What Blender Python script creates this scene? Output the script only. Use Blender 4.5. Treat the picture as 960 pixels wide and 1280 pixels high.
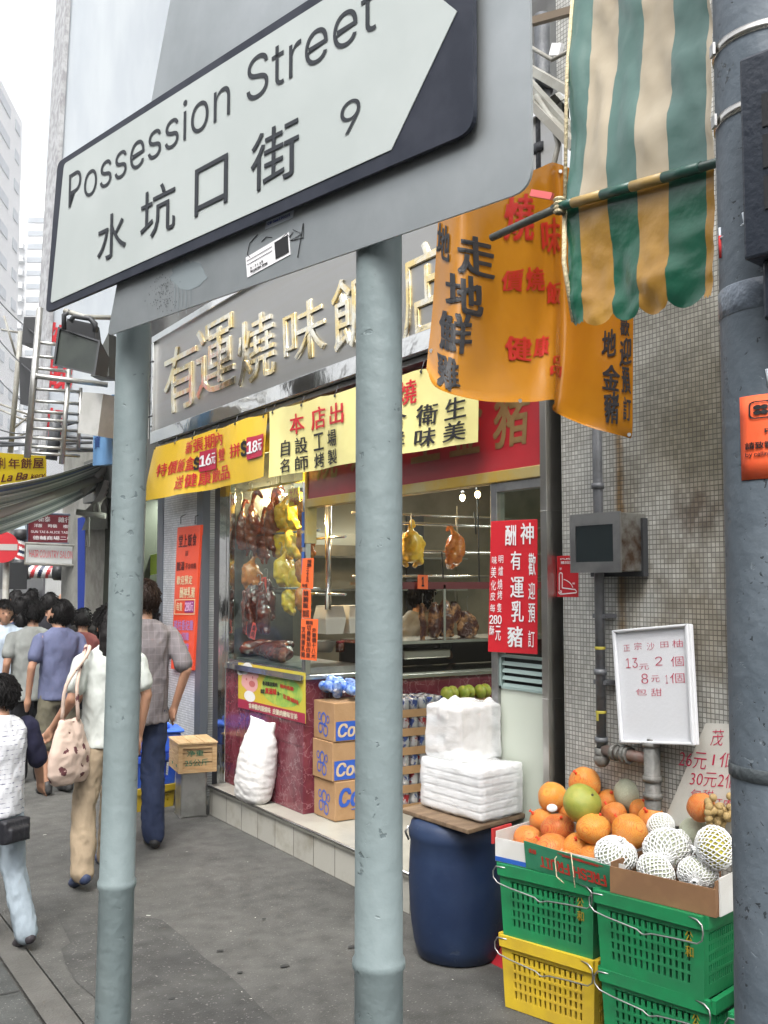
import bpy, bmesh, math, random
from mathutils import Vector, Matrix, noise
for o in list(bpy.data.objects): bpy.data.objects.remove(o)
SC = bpy.context.scene; COL = SC.collection
random.seed(7)
R = math.radians
V = Vector
# ---------------------------------------------------------------- camera, sky, sun, exposure
F, EYE = 1270.0, 1.70
YAW, PITCH = R(32.05), R(3.97)
FW = V((math.sin(YAW)*math.cos(PITCH), math.cos(YAW)*math.cos(PITCH), math.sin(PITCH)))
RT = V((math.cos(YAW), -math.sin(YAW), 0)); UP = RT.cross(FW)
cd = bpy.data.cameras.new('camera'); cam = bpy.data.objects.new('camera', cd); COL.objects.link(cam)
cam.location = (0, 0, EYE); cam.rotation_euler = FW.to_track_quat('-Z', 'Y').to_euler()
cd.sensor_fit = 'AUTO'; cd.sensor_width = 36; cd.lens = 36*F/1280; cd.clip_start = .05; cd.clip_end = 2000
SC.camera = cam
SUN_EL, SUN_AZ = 58, -140          # azimuth measured from +Y towards +X
w = bpy.data.worlds.new('World'); SC.world = w; w.use_nodes = True
nt = w.node_tree; bg = nt.nodes['Background']; sky = nt.nodes.new('ShaderNodeTexSky')
sky.sky_type = 'NISHITA'; sky.sun_disc = False; sky.sun_elevation = R(SUN_EL); sky.sun_rotation = R(SUN_AZ)
sky.air_density = 1.0; sky.dust_density = 6.0; sky.ozone_density = 1.0
hs = nt.nodes.new('ShaderNodeHueSaturation'); hs.inputs['Saturation'].default_value = .18
nt.links.new(sky.outputs[0], hs.inputs['Color']); nt.links.new(hs.outputs[0], bg.inputs[0]); bg.inputs[1].default_value = .15
sd = bpy.data.lights.new('sun', 'SUN'); sun = bpy.data.objects.new('sun', sd); COL.objects.link(sun)
sd.energy = 0.8; sd.angle = R(14); sd.color = (1, .96, .9)
sdir = V((math.sin(R(SUN_AZ))*math.cos(R(SUN_EL)), math.cos(R(SUN_AZ))*math.cos(R(SUN_EL)), math.sin(R(SUN_EL))))
sun.rotation_euler = (-sdir).to_track_quat('-Z', 'Y').to_euler(); sun.location = (0, 0, 30)
SC.view_settings.view_transform = 'Standard'; SC.view_settings.look = 'None'; SC.view_settings.gamma = 1
SC.view_settings.exposure = 1.58; SC.view_settings.use_curve_mapping = False
SC.cycles.max_bounces = 6; SC.cycles.use_denoising = True; SC.cycles.caustics_reflective = False
# ---------------------------------------------------------------- measuring helpers (photo sight line -> a point on a real plane)
EYEP = V((0, 0, EYE))
def ray(px, py): return FW + RT*((px-480)/F) - UP*((py-640)/F)
def hx(px, py, x): r = ray(px, py); return EYEP + r*(x/r.x)
def hy(px, py, y): r = ray(px, py); return EYEP + r*(y/r.y)
def hz(px, py, z=0): r = ray(px, py); return EYEP + r*((z-EYE)/r.z)
def hd(px, py, d): return EYEP + ray(px, py)*d
def zg(y):                                  # the street dips gently beyond the shop
    if y < 8: return 0.0
    if y < 20: return -.030*(y-8)
    return -.36 + .02*(y-20)
# ---------------------------------------------------------------- object helpers
WM = {}
def tag(o, label=None, cat=None, group=None, kind=None):
    if label: o['label'] = label
    if cat: o['category'] = cat
    if group: o['group'] = group
    if kind: o['kind'] = kind
    return o
def thing(name, label, cat, loc=(0, 0, 0), rz=0, group=None):
    o = bpy.data.objects.new(name, None); COL.objects.link(o); o.empty_display_size = .1
    o.location = loc; o.rotation_euler = (0, 0, rz)
    WM[o.name] = Matrix.Translation(V(loc)) @ Matrix.Rotation(rz, 4, 'Z')
    return tag(o, label, cat, group)
class MB:
    def __init__(s): s.v = []; s.f = []; s.m = []; s.s = []
    def add(s, vs, fs, m=0, sm=False):
        n = len(s.v); s.v += [V(p) for p in vs]
        for f in fs: s.f.append([i+n for i in f]); s.m.append(m); s.s.append(sm)
        return s
    def box(s, c, d, rz=0, m=0, M=None):
        x, y, z = d[0]/2, d[1]/2, d[2]/2; c = V(c); Q = M or Matrix.Rotation(rz, 3, 'Z')
        vs = [c + Q @ V((a*x, b*y, e*z)) for e in (-1, 1) for a, b in ((-1, -1), (1, -1), (1, 1), (-1, 1))]
        return s.add(vs, [(3, 2, 1, 0), (4, 5, 6, 7), (0, 1, 5, 4), (1, 2, 6, 5), (2, 3, 7, 6), (3, 0, 4, 7)], m)
    def bb(s, x0, x1, y0, y1, z0, z1, m=0): return s.box(((x0+x1)/2, (y0+y1)/2, (z0+z1)/2), (abs(x1-x0), abs(y1-y0), abs(z1-z0)), 0, m)
    def quad(s, a, b, c, d, m=0): return s.add([a, b, c, d], [(0, 1, 2, 3)], m)
    def plate(s, pts, th, m=0, n=None):      # extruded polygon, pts counter-clockwise seen from the front; thickness goes backwards
        pts = [V(p) for p in pts]; k = len(pts)
        if n is None:
            n = V((0, 0, 0))
            for i in range(k): n += (pts[i]-pts[0]).cross(pts[(i+1) % k]-pts[0])
            n.normalize()
        vs = pts + [p - n*th for p in pts]
        fs = [list(range(k)), list(range(2*k-1, k-1, -1))] + [(i, i+k, (i+1) % k+k, (i+1) % k) for i in range(k)]
        return s.add(vs, fs, m)
    def bar(s, a, b, w, h, m=0, up=(0, 0, 1)):
        a, b = V(a), V(b); d = (b-a); L = d.length; d.normalize(); u = V(up)
        sx = d.cross(u)
        if sx.length < 1e-4: sx = d.cross(V((1, 0, 0)))
        sx.normalize(); u = sx.cross(d)
        vs = [p + sx*(i*w/2) + u*(j*h/2) for p in (a, b) for i, j in ((-1, -1), (1, -1), (1, 1), (-1, 1))]
        return s.add(vs, [(3, 2, 1, 0), (4, 5, 6, 7), (0, 1, 5, 4), (1, 2, 6, 5), (2, 3, 7, 6), (3, 0, 4, 7)], m)
    def tube(s, pts, r, n=10, m=0, cap=True, closed=False):
        pts = [V(p) for p in pts]; k = len(pts); rs = r if isinstance(r, (list, tuple)) else [r]*k
        vs = []; fs = []; pu = None
        for i, p in enumerate(pts):
            d = (pts[(i+1) % k] if (closed or i < k-1) else p) - (pts[i-1] if (closed or i > 0) else p); d.normalize()
            if pu is None:
                pu = d.cross(V((0, 0, 1)))
                if pu.length < .1: pu = d.cross(V((1, 0, 0)))
            pu = (pu - d*pu.dot(d)).normalized(); q = d.cross(pu)
            for j in range(n):
                a = 2*math.pi*j/n; vs.append(p + (pu*math.cos(a) + q*math.sin(a))*rs[i])
        for i in range(k if closed else k-1):
            for j in range(n):
                a, b = i*n, ((i+1) % k)*n; fs.append((a+j, a+(j+1) % n, b+(j+1) % n, b+j))
        s.add(vs, fs, m, True)
        if cap and not closed:
            o = len(s.v)-len(vs)
            s.f.append([o+j for j in range(n-1, -1, -1)]); s.m.append(m); s.s.append(False)
            s.f.append([o+(k-1)*n+j for j in range(n)]); s.m.append(m); s.s.append(False)
        return s
    def cyl(s, a, b, r, r1=None, n=20, m=0): return s.tube([a, b], [r, r if r1 is None else r1], n, m)
    def lathe(s, c, prof, n=28, m=0, ax=None):
        c = V(c); vs = []; fs = []; k = len(prof); Q = V((0, 0, 1)).rotation_difference(V(ax)).to_matrix() if ax else Matrix.Identity(3)
        for r, z in prof:
            for j in range(n):
                a = 2*math.pi*j/n; vs.append(c + Q @ V((r*math.cos(a), r*math.sin(a), z)))
        for i in range(k-1):
            for j in range(n): fs.append((i*n+j, i*n+(j+1) % n, (i+1)*n+(j+1) % n, (i+1)*n+j))
        return s.add(vs, fs, m, True)
    def sph(s, c, r, nu=16, nv=10, m=0, Q=None):
        c = V(c); r = (r, r, r) if not isinstance(r, (tuple, list)) else r; Q = Q or Matrix.Identity(3)
        vs = [c + Q @ V((0, 0, -r[2]))]; fs = []
        for i in range(1, nv):
            t = math.pi*i/nv - math.pi/2
            for j in range(nu):
                a = 2*math.pi*j/nu; vs.append(c + Q @ V((r[0]*math.cos(t)*math.cos(a), r[1]*math.cos(t)*math.sin(a), r[2]*math.sin(t))))
        vs.append(c + Q @ V((0, 0, r[2]))); L = len(vs)-1
        for j in range(nu):
            fs.append((0, 1+(j+1) % nu, 1+j)); fs.append((L, L-nu+j, L-nu+(j+1) % nu))
            for i in range(nv-2): a = 1+i*nu; fs.append((a+j, a+(j+1) % nu, a+nu+(j+1) % nu, a+nu+j))
        return s.add(vs, fs, m, True)
    def grid(s, fn, nu, nv, m=0, sm=True):
        vs = [fn(i/nu, j/nv) for j in range(nv+1) for i in range(nu+1)]; w = nu+1
        return s.add(vs, [(j*w+i, j*w+i+1, (j+1)*w+i+1, (j+1)*w+i) for j in range(nv) for i in range(nu)], m, sm)
    def limb(s, pts, rs, n=12, m=0):           # tapered limb with round joints
        s.tube(pts, rs, n, m)
        for p, r in zip(pts, rs): s.sph(p, r, n, 8, m)
        return s
    def loft(s, secs, n=20, m=0):              # secs: (centre, rx, ry) stacked, closed at the ends
        vs = []; fs = []; k = len(secs)
        for c, rx, ry in secs:
            for j in range(n):
                a = 2*math.pi*j/n; vs.append(V(c) + V((rx*math.cos(a), ry*math.sin(a), 0)))
        for i in range(k-1):
            for j in range(n): fs.append((i*n+j, i*n+(j+1) % n, (i+1)*n+(j+1) % n, (i+1)*n+j))
        fs.append(list(range(n-1, -1, -1))); fs.append([(k-1)*n+j for j in range(n)])
        return s.add(vs, fs, m, True)
    def mesh(s, name, mats, inv=None):
        me = bpy.data.meshes.new(name); vs = [inv @ p for p in s.v] if inv else s.v
        me.from_pydata([tuple(p) for p in vs], [], s.f)
        for m in (mats if isinstance(mats, (list, tuple)) else [mats]): me.materials.append(m)
        me.polygons.foreach_set('material_index', s.m); me.polygons.foreach_set('use_smooth', s.s); me.update()
        return me
def mods(o, bev=0, solid=0, sub=0):
    if solid: d = o.modifiers.new('solid', 'SOLIDIFY'); d.thickness = solid; d.offset = -1
    if bev: d = o.modifiers.new('bevel', 'BEVEL'); d.width = bev; d.segments = 2; d.limit_method = 'ANGLE'; d.angle_limit = R(50)
    if sub: d = o.modifiers.new('sub', 'SUBSURF'); d.levels = sub; d.render_levels = sub
    return o
def root_of(p):
    while p.parent: p = p.parent
    return p
def part(name, mb, mats, parent, local=False, bev=0, solid=0, label=None):
    if isinstance(mb, MB): me = mb.mesh(name, mats, None if local else WM[root_of(parent).name].inverted())
    else:
        me = mb
        if not local: me.transform(WM[root_of(parent).name].inverted())
    o = bpy.data.objects.new(name, me); COL.objects.link(o); o.parent = parent
    if label: o['label'] = label
    return mods(o, bev, solid)
def solo(name, mb, mats, label, cat, group=None, bev=0, solid=0, kind=None):
    me = mb.mesh(name, mats) if isinstance(mb, MB) else mb
    xs = [v.co for v in me.vertices]
    c = V(((min(p.x for p in xs)+max(p.x for p in xs))/2, (min(p.y for p in xs)+max(p.y for p in xs))/2, min(p.z for p in xs)))
    me.transform(Matrix.Translation(-c)); o = bpy.data.objects.new(name, me); COL.objects.link(o); o.location = c
    WM[o.name] = Matrix.Translation(c)
    return mods(tag(o, label, cat, group, kind), bev, solid)
def struct(name, mb, mats, kind='structure'):
    o = bpy.data.objects.new(name, mb.mesh(name, mats)); COL.objects.link(o); o['kind'] = kind; return o
def dup(root, loc=None, rz=None, label=None, scale=None):
    def cp(o, par):
        c = o.copy(); COL.objects.link(c); c.parent = par
        for ch in list(o.children): cp(ch, c)
        return c
    kids = list(root.children)
    r = root.copy(); COL.objects.link(r)
    for k in kids: cp(k, r)
    if loc is not None: r.location = loc
    if rz is not None: r.rotation_euler = (0, 0, rz) if not isinstance(rz, (tuple, list)) else rz
    if label: r['label'] = label
    if scale: r.scale = (scale,)*3 if not isinstance(scale, (tuple, list)) else scale
    return r
def remesh(mb, vox, sm=4, mats=None, name='m', disp=0, dscale=.1, fac=.5, zs=1):
    me = mb.mesh(name, mats or []); o = bpy.data.objects.new('tmp', me); COL.objects.link(o)
    d = o.modifiers.new('r', 'REMESH'); d.mode = 'VOXEL'; d.voxel_size = vox; d.use_smooth_shade = True
    if sm: d = o.modifiers.new('s', 'SMOOTH'); d.iterations = sm; d.factor = fac
    dg = bpy.context.evaluated_depsgraph_get(); out = bpy.data.meshes.new_from_object(o.evaluated_get(dg)); out.name = name
    bpy.data.objects.remove(o); bpy.data.meshes.remove(me)
    if disp:
        out.update(); ns = [v.normal.copy() for v in out.vertices]
        for v, n in zip(out.vertices, ns): q = V((v.co.x, v.co.y, v.co.z*zs))/dscale; v.co += n*(noise.noise(q)*disp + (.5-abs(noise.noise(q*1.7+V((3, 1, 7)))))*disp*.8)
    out.materials.clear()
    for m in (mats if isinstance(mats, (list, tuple)) else [mats]): out.materials.append(m)
    for p in out.polygons: p.use_smooth = True
    return out
# ---------------------------------------------------------------- writing
TXT = {}
try: SANS = bpy.data.fonts.load(bpy.utils.system_resource('DATAFILES', path='fonts') + '/Inter.woff2')
except Exception: SANS = None
def glyphs(s, bold=0.0, shear=0, sub=0):
    bold = max(-.012, min(bold, 0)); k = (s, bold, shear, sub)
    if k not in TXT:
        c = bpy.data.curves.new('t', 'FONT'); c.body = s; c.resolution_u = 3; c.offset = bold
        if SANS and s.isascii(): c.font = SANS
        c.shear = shear; c.fill_mode = 'FRONT'
        o = bpy.data.objects.new('t', c); COL.objects.link(o)
        dg = bpy.context.evaluated_depsgraph_get(); me = bpy.data.meshes.new_from_object(o.evaluated_get(dg))
        if sub:
            b = bmesh.new(); b.from_mesh(me); bmesh.ops.triangulate(b, faces=b.faces[:])
            for _ in range(sub):
                es = [e for e in b.edges if e.calc_length() > .16]
                if es: bmesh.ops.subdivide_edges(b, edges=es, cuts=1); bmesh.ops.triangulate(b, faces=b.faces[:])
            b.to_mesh(me); b.free()
        vs = [v.co.copy() for v in me.vertices]; fs = [list(p.vertices) for p in me.polygons]
        bpy.data.objects.remove(o); bpy.data.curves.remove(c); bpy.data.meshes.remove(me)
        if not vs: vs = [V((0, 0, 0)), V((1, 0, 0)), V((0, 1, 0))]; fs = []
        x0 = min(p.x for p in vs); x1 = max(p.x for p in vs); y0 = min(p.y for p in vs); y1 = max(p.y for p in vs)
        TXT[k] = ([((p.x-x0)/max(x1-x0, 1e-6), (p.y-y0)/max(y1-y0, 1e-6)) for p in vs], fs, max(x1-x0, .05), max(y1-y0, .05))
    return TXT[k]
def tx(mb, s, A, B, C, off=.002, bold=0.0, ext=0.0, m=0, shear=0, fn=None, sub=0):
    """writes s into the parallelogram A (bottom left), B (bottom right), C (top left)"""
    vs, fs, gw, gh = glyphs(s, bold, shear, sub)
    k = max(0, bold)*.8; lay = [(0, 0)] if k <= 0 else [(-k/gw, -k*.5/gh), (k/gw, -k*.5/gh), (-k/gw, k*.5/gh), (k/gw, k*.5/gh)]   # heavier strokes: thin layers set a little apart
    if fn:
        for i, (du, dv) in enumerate(lay):
            P = []
            for u, v in vs:
                p = fn(u+du, v+dv)
                if i: n = (fn(u+du+.02, v+dv)-p).cross(fn(u+du, v+dv+.02)-p).normalized(); p = p + n*(.0004*i)
                P.append(p)
            mb.add(P, fs, m)
        return mb
    A, B, C = V(A), V(B), V(C); X, Y = B-A, C-A; n = X.cross(Y).normalized()
    if len(lay) > 1 and not ext:
        for i, (du, dv) in enumerate(lay): mb.add([A + X*(u+du) + Y*(v+dv) + n*(off+.0003*i) for u, v in vs], fs, m)
        return mb
    if len(lay) > 1:
        for i, (du, dv) in enumerate(lay): tx(mb, s, A+X*du+Y*dv, A+X*(1+du)+Y*dv, A+X*du+Y*(1+dv), off, 0, ext-.0011*i, m, shear)
        return mb
    P = [A + X*u + Y*v + n*(off+ext) for u, v in vs]
    if not ext: return mb.add(P, fs, m)
    k = len(P); ed = {}
    for f in fs:
        for i in range(len(f)):
            a, b = f[i], f[(i+1) % len(f)]; ed[(a, b)] = 1
    side = [(b, a, a+k, b+k) for a, b in ed if (b, a) not in ed]
    return mb.add(P + [p - n*ext for p in P], fs + side, m)
def vtx(mb, s, A, B, C, gap=.12, **kw):       # characters stacked downwards inside the parallelogram
    A, B, C = V(A), V(B), V(C); Y = C-A; n = len(s)
    for i, ch in enumerate(s):
        if ch == ' ': continue
        a = A + Y*((n-1-i)/n + gap/2/n); h = Y*((1-gap)/n)
        tx(mb, ch, a, a+(B-A), a+h, **kw)
def htx(mb, s, A, B, C, gap=.12, **kw):       # characters set side by side, each filling its own cell
    A, B, C = V(A), V(B), V(C); X = B-A; n = len(s)
    for i, ch in enumerate(s):
        if ch == ' ': continue
        a = A + X*((i+gap/2)/n); tx(mb, ch, a, a+X*((1-gap)/n), a+(C-A), **kw)
# ---------------------------------------------------------------- materials
MT = {}
def mat(name, col=(.5, .5, .5), rough=.5, metal=0, bump=0, bscale=40, var=None, vscale=5, vmix=(.4, .6), emit=None, es=1, spec=.5, trans=0, alpha=1, stretch=(1, 1, 1), detail=4, sss=0, coat=0, dist=.01, rvar=0):
    if name in MT: return MT[name]
    m = bpy.data.materials.new(name); m.use_nodes = True; t = m.node_tree; N, L = t.nodes, t.links; b = N['Principled BSDF']
    b.inputs['Base Color'].default_value = (*col, 1); b.inputs['Roughness'].default_value = rough; b.inputs['Metallic'].default_value = metal
    b.inputs['Specular IOR Level'].default_value = spec; b.inputs['Transmission Weight'].default_value = trans; b.inputs['Alpha'].default_value = alpha
    if coat: b.inputs['Coat Weight'].default_value = coat; b.inputs['Coat Roughness'].default_value = .1
    if sss: b.inputs['Subsurface Weight'].default_value = sss; b.inputs['Subsurface Radius'].default_value = (.02, .01, .006)
    if emit: b.inputs['Emission Color'].default_value = (*emit, 1); b.inputs['Emission Strength'].default_value = es
    tc = N.new('ShaderNodeTexCoord'); mp = N.new('ShaderNodeMapping'); mp.inputs['Scale'].default_value = stretch; L.new(tc.outputs['Object'], mp.inputs[0])
    if var is not None:
        n = N.new('ShaderNodeTexNoise'); n.inputs['Scale'].default_value = vscale; n.inputs['Detail'].default_value = detail; n.inputs['Roughness'].default_value = .6
        r = N.new('ShaderNodeValToRGB'); r.color_ramp.elements[0].position, r.color_ramp.elements[1].position = vmix
        r.color_ramp.elements[0].color = (*col, 1); r.color_ramp.elements[1].color = (*var, 1)
        L.new(mp.outputs[0], n.inputs[0]); L.new(n.outputs[0], r.inputs[0]); L.new(r.outputs[0], b.inputs['Base Color'])
        if rvar:
            mr = N.new('ShaderNodeMapRange'); mr.inputs['To Min'].default_value = rough; mr.inputs['To Max'].default_value = rough+rvar
            L.new(n.outputs[0], mr.inputs[0]); L.new(mr.outputs[0], b.inputs['Roughness'])
    if bump:
        n2 = N.new('ShaderNodeTexNoise'); n2.inputs['Scale'].default_value = bscale; n2.inputs['Detail'].default_value = 3
        bp = N.new('ShaderNodeBump'); bp.inputs['Strength'].default_value = bump; bp.inputs['Distance'].default_value = dist
        L.new(mp.outputs[0], n2.inputs[0]); L.new(n2.outputs[0], bp.inputs['Height']); L.new(bp.outputs[0], b.inputs['Normal'])
    MT[name] = m; return m
def flaky(m, sc=60, lo=.62, hi=.66, col=(.08, .09, .09), strength=.6, dist=.004, second=None):   # chipped paint: sparse spots with a raised rim
    t = m.node_tree; N, L = t.nodes, t.links; b = N['Principled BSDF']; src = b.inputs['Base Color'].links[0].from_socket; old = b.inputs['Normal'].links[0].from_socket if b.inputs['Normal'].links else None
    tc = N.new('ShaderNodeTexCoord'); n = N.new('ShaderNodeTexNoise'); n.inputs['Scale'].default_value = sc; n.inputs['Detail'].default_value = 5; n.inputs['Distortion'].default_value = .6; k = N.new('ShaderNodeTexNoise'); k.inputs['Scale'].default_value = sc/9; k.inputs['Detail'].default_value = 2
    L.new(tc.outputs['Object'], n.inputs[0]); L.new(tc.outputs['Object'], k.inputs[0]); a = N.new('ShaderNodeMath'); a.operation = 'MULTIPLY_ADD'; a.inputs[1].default_value = .45; L.new(k.outputs[0], a.inputs[0]); a2 = N.new('ShaderNodeMath'); a2.operation = 'ADD'; a2.inputs[1].default_value = -.225; L.new(n.outputs[0], a.inputs[2]); L.new(a.outputs[0], a2.inputs[0])
    r = N.new('ShaderNodeValToRGB'); r.color_ramp.elements[0].position = lo; r.color_ramp.elements[1].position = hi; L.new(a2.outputs[0], r.inputs[0])
    mx = N.new('ShaderNodeMix'); mx.data_type = 'RGBA'; mx.inputs[7].default_value = (*col, 1); L.new(r.outputs[0], mx.inputs['Factor']); L.new(src, mx.inputs[6]); L.new(mx.outputs[2], b.inputs['Base Color'])
    bp = N.new('ShaderNodeBump'); bp.inputs['Strength'].default_value = strength; bp.inputs['Distance'].default_value = dist; bp.invert = True; L.new(r.outputs[0], bp.inputs['Height'])
    if old: L.new(old, bp.inputs['Normal'])
    L.new(bp.outputs[0], b.inputs['Normal']); return m
def swz(m, order, scale=1):                    # a vector node with object coordinates reordered, e.g. 'YZX'
    t = m.node_tree; N, L = t.nodes, t.links
    g = N.new('ShaderNodeNewGeometry') if order[0] == 'w' else N.new('ShaderNodeTexCoord')
    sp = N.new('ShaderNodeSeparateXYZ'); cb = N.new('ShaderNodeCombineXYZ')
    L.new(g.outputs['Position' if order[0] == 'w' else 'Object'], sp.inputs[0])
    for i, a in enumerate(order[-3:]): L.new(sp.outputs[a], cb.inputs[i])
    return cb.outputs[0]
def brickmat(name, order, bw, bh, mortar, c1, c2, cm, rough=.3, offset=0, dirt=None, dscale=1.2, dmix=(.45, .7), bump=.3, spec=.5):
    if name in MT: return MT[name]
    m = mat(name, c1, rough, spec=spec); t = m.node_tree; N, L = t.nodes, t.links; b = N['Principled BSDF']
    k = N.new('ShaderNodeTexBrick'); k.offset = offset; k.squash = 1; k.inputs['Scale'].default_value = 1
    k.inputs['Brick Width'].default_value = bw; k.inputs['Row Height'].default_value = bh; k.inputs['Mortar Size'].default_value = mortar
    k.inputs['Mortar Smooth'].default_value = .2; k.inputs['Bias'].default_value = 0
    k.inputs['Color1'].default_value = (*c1, 1); k.inputs['Color2'].default_value = (*c2, 1); k.inputs['Mortar'].default_value = (*cm, 1)
    vec = swz(m, order); L.new(vec, k.inputs['Vector']); out = k.outputs['Color']
    if dirt:
        n = N.new('ShaderNodeTexNoise'); n.inputs['Scale'].default_value = dscale; n.inputs['Detail'].default_value = 8; n.inputs['Roughness'].default_value = .65
        L.new(vec, n.inputs[0])
        r = N.new('ShaderNodeValToRGB'); r.color_ramp.elements[0].position, r.color_ramp.elements[1].position = dmix
        L.new(n.outputs[0], r.inputs[0]); mx = N.new('ShaderNodeMix'); mx.data_type = 'RGBA'; mx.blend_type = 'MULTIPLY'
        L.new(r.outputs[0], mx.inputs['Factor']); L.new(out, mx.inputs[6]); mx.inputs[7].default_value = (*dirt, 1); out = mx.outputs[2]
    L.new(out, b.inputs['Base Color'])
    bp = N.new('ShaderNodeBump'); bp.inputs['Strength'].default_value = bump; bp.inputs['Distance'].default_value = .003; bp.invert = True
    L.new(k.outputs['Fac'], bp.inputs['Height']); L.new(bp.outputs[0], b.inputs['Normal'])
    return m
def glassmat(name, col=(.9, .97, .95), alpha=.12, rough=.02):
    if name in MT: return MT[name]
    m = bpy.data.materials.new(name); m.use_nodes = True; t = m.node_tree; N, L = t.nodes, t.links; N.clear()
    o = N.new('ShaderNodeOutputMaterial'); tr = N.new('ShaderNodeBsdfTransparent'); gl = N.new('ShaderNodeBsdfGlossy'); mx = N.new('ShaderNodeMixShader'); lw = N.new('ShaderNodeLayerWeight'); pw = N.new('ShaderNodeMath'); fr = N.new('ShaderNodeMath')
    tr.inputs[0].default_value = (*col, 1); gl.inputs['Roughness'].default_value = rough; gl.inputs['Color'].default_value = (1, 1, 1, 1); lw.inputs[0].default_value = .5; pw.operation = 'POWER'; pw.inputs[1].default_value = 5; fr.operation = 'MULTIPLY_ADD'; fr.inputs[1].default_value = .55; fr.inputs[2].default_value = .022; L.new(lw.outputs['Facing'], pw.inputs[0]); L.new(pw.outputs[0], fr.inputs[0])
    L.new(fr.outputs[0], mx.inputs[0]); L.new(tr.outputs[0], mx.inputs[1]); L.new(gl.outputs[0], mx.inputs[2]); L.new(mx.outputs[0], o.inputs[0])
    MT[name] = m; return m
STEEL = mat('stainless', (.62, .61, .58), .22, 1, bump=.02, bscale=30, var=(.5, .49, .46), vscale=3)
STEELD = mat('stainless_dull', (.45, .45, .44), .38, 1, var=(.32, .32, .32), vscale=6)
CHROME = mat('chrome', (.72, .72, .70), .1, 1, bump=.18, bscale=5, dist=.02)
DARK = mat('dark_metal', (.03, .032, .035), .5)
BLACK = mat('black_ink', (.012, .012, .014), .6)
REDI = mat('red_ink', (.55, .02, .03), .5)
WHITE = mat('white_paint', (.8, .8, .8), .45)
GOLD = mat('gold', (.75, .55, .22), .18, 1)
# ================================================================ ground
def ground(name, x0, x1, y0, y1, m, dz, nx=2):
    ys = [y0]
    for y in (8, 11, 14, 17, 20, 30, 60, 100, 200):
        if y0 < y < y1: ys.append(y)
    ys.append(y1); mb = MB()
    for i in range(len(ys)-1):
        a, b = ys[i], ys[i+1]
        mb.quad((x0, a, zg(a)+dz), (x1, a, zg(a)+dz), (x1, b, zg(b)+dz), (x0, b, zg(b)+dz))
    return struct(name, mb, m)
asph = mat('asphalt', (.057, .057, .053), .85, bump=.9, bscale=110, var=(.094, .092, .085), vscale=1.1, vmix=(.35, .68), dist=.006, detail=9)
def speckle(m, sc=75, lo=.64, col=(.165, .16, .15)):
    t = m.node_tree; N, L = t.nodes, t.links; b = N['Principled BSDF']; src = b.inputs['Base Color'].links[0].from_socket
    tc = N.new('ShaderNodeTexCoord'); n = N.new('ShaderNodeTexNoise'); n.inputs['Scale'].default_value = sc; n.inputs['Detail'].default_value = 2
    n3 = N.new('ShaderNodeTexNoise'); n3.inputs['Scale'].default_value = 9; n3.inputs['Detail'].default_value = 6
    r = N.new('ShaderNodeValToRGB'); r.color_ramp.elements[0].position = lo; r.color_ramp.elements[1].position = lo+.05
    L.new(tc.outputs['Object'], n.inputs[0]); L.new(tc.outputs['Object'], n3.inputs[0]); L.new(n.outputs[0], r.inputs[0])
    mx = N.new('ShaderNodeMix'); mx.data_type = 'RGBA'; mx.inputs[7].default_value = (*col, 1); L.new(r.outputs[0], mx.inputs['Factor']); L.new(src, mx.inputs[6])
    r3 = N.new('ShaderNodeValToRGB'); r3.color_ramp.elements[0].position = .3; r3.color_ramp.elements[1].position = .62
    r3.color_ramp.elements[0].color = (.62, .62, .61, 1); L.new(n3.outputs[0], r3.inputs[0])
    m2 = N.new('ShaderNodeMix'); m2.data_type = 'RGBA'; m2.blend_type = 'MULTIPLY'; m2.inputs['Factor'].default_value = 1
    L.new(mx.outputs[2], m2.inputs[6]); L.new(r3.outputs[0], m2.inputs[7]); L.new(m2.outputs[2], b.inputs['Base Color'])
speckle(asph)
slab = mat('slab_concrete', (.045, .048, .046), .85, bump=.5, bscale=150, var=(.072, .075, .071), vscale=1.6, vmix=(.35, .65), dist=.006, detail=8)
speckle(slab, 75, .645)
kerbm = mat('kerb_stone', (.062, .06, .054), .85, bump=.4, bscale=90, var=(.085, .082, .075), vscale=4)
ground('ground', -400, 400, -60, 400, asph, -.03)
ground('pavement', 1.17, 60, -6, 70, asph, 0)
ground('footway', -1.6, 1.03, -6, 70, slab, 0)
ground('kerb_strip', 1.042, 1.16, -6, 70, kerbm, .004)
mb = MB()                                   # sawn joints across the footway slabs
jm = mat('joint_dirt', (.03, .03, .028), .95)
for i in range(26): y = 1.35+i*1.05; mb.quad((-1.55, y, zg(y)+.003), (1.03, y, zg(y)+.003), (1.03, y+.012, zg(y)+.003), (-1.55, y+.012, zg(y)+.003))
struct('slab_joints', mb, jm)
patchm = mat('asphalt_patch', (.040, .040, .038), .9, bump=.6, bscale=150, var=(.060, .060, .056), vscale=3, dist=.006)
speckle(patchm, 75, .65)
def blob(cx, cy, rx, ry, seed, n=40, z=.004, rot=0):
    pts = []
    for i in range(n):
        a = 2*math.pi*i/n; k = 1+.28*noise.noise(V((math.cos(a)*1.7+seed, math.sin(a)*1.7, seed)))+.12*noise.noise(V((math.cos(a)*5+seed, math.sin(a)*5, seed)))
        x, y = rx*k*math.cos(a), ry*k*math.sin(a); pts.append(V((cx+x*math.cos(rot)-y*math.sin(rot), cy+x*math.sin(rot)+y*math.cos(rot), z)))
    return pts
mb = MB(); p = blob(1.55, 4.0, .30, 1.5, 3.1); mb.add(p, [list(range(len(p)))])
struct('tarmac_patch', mb, patchm)
litter = mat('paper_scrap', (.42, .41, .37), .8)
rnd = random.Random(5); mb = MB()
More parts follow.
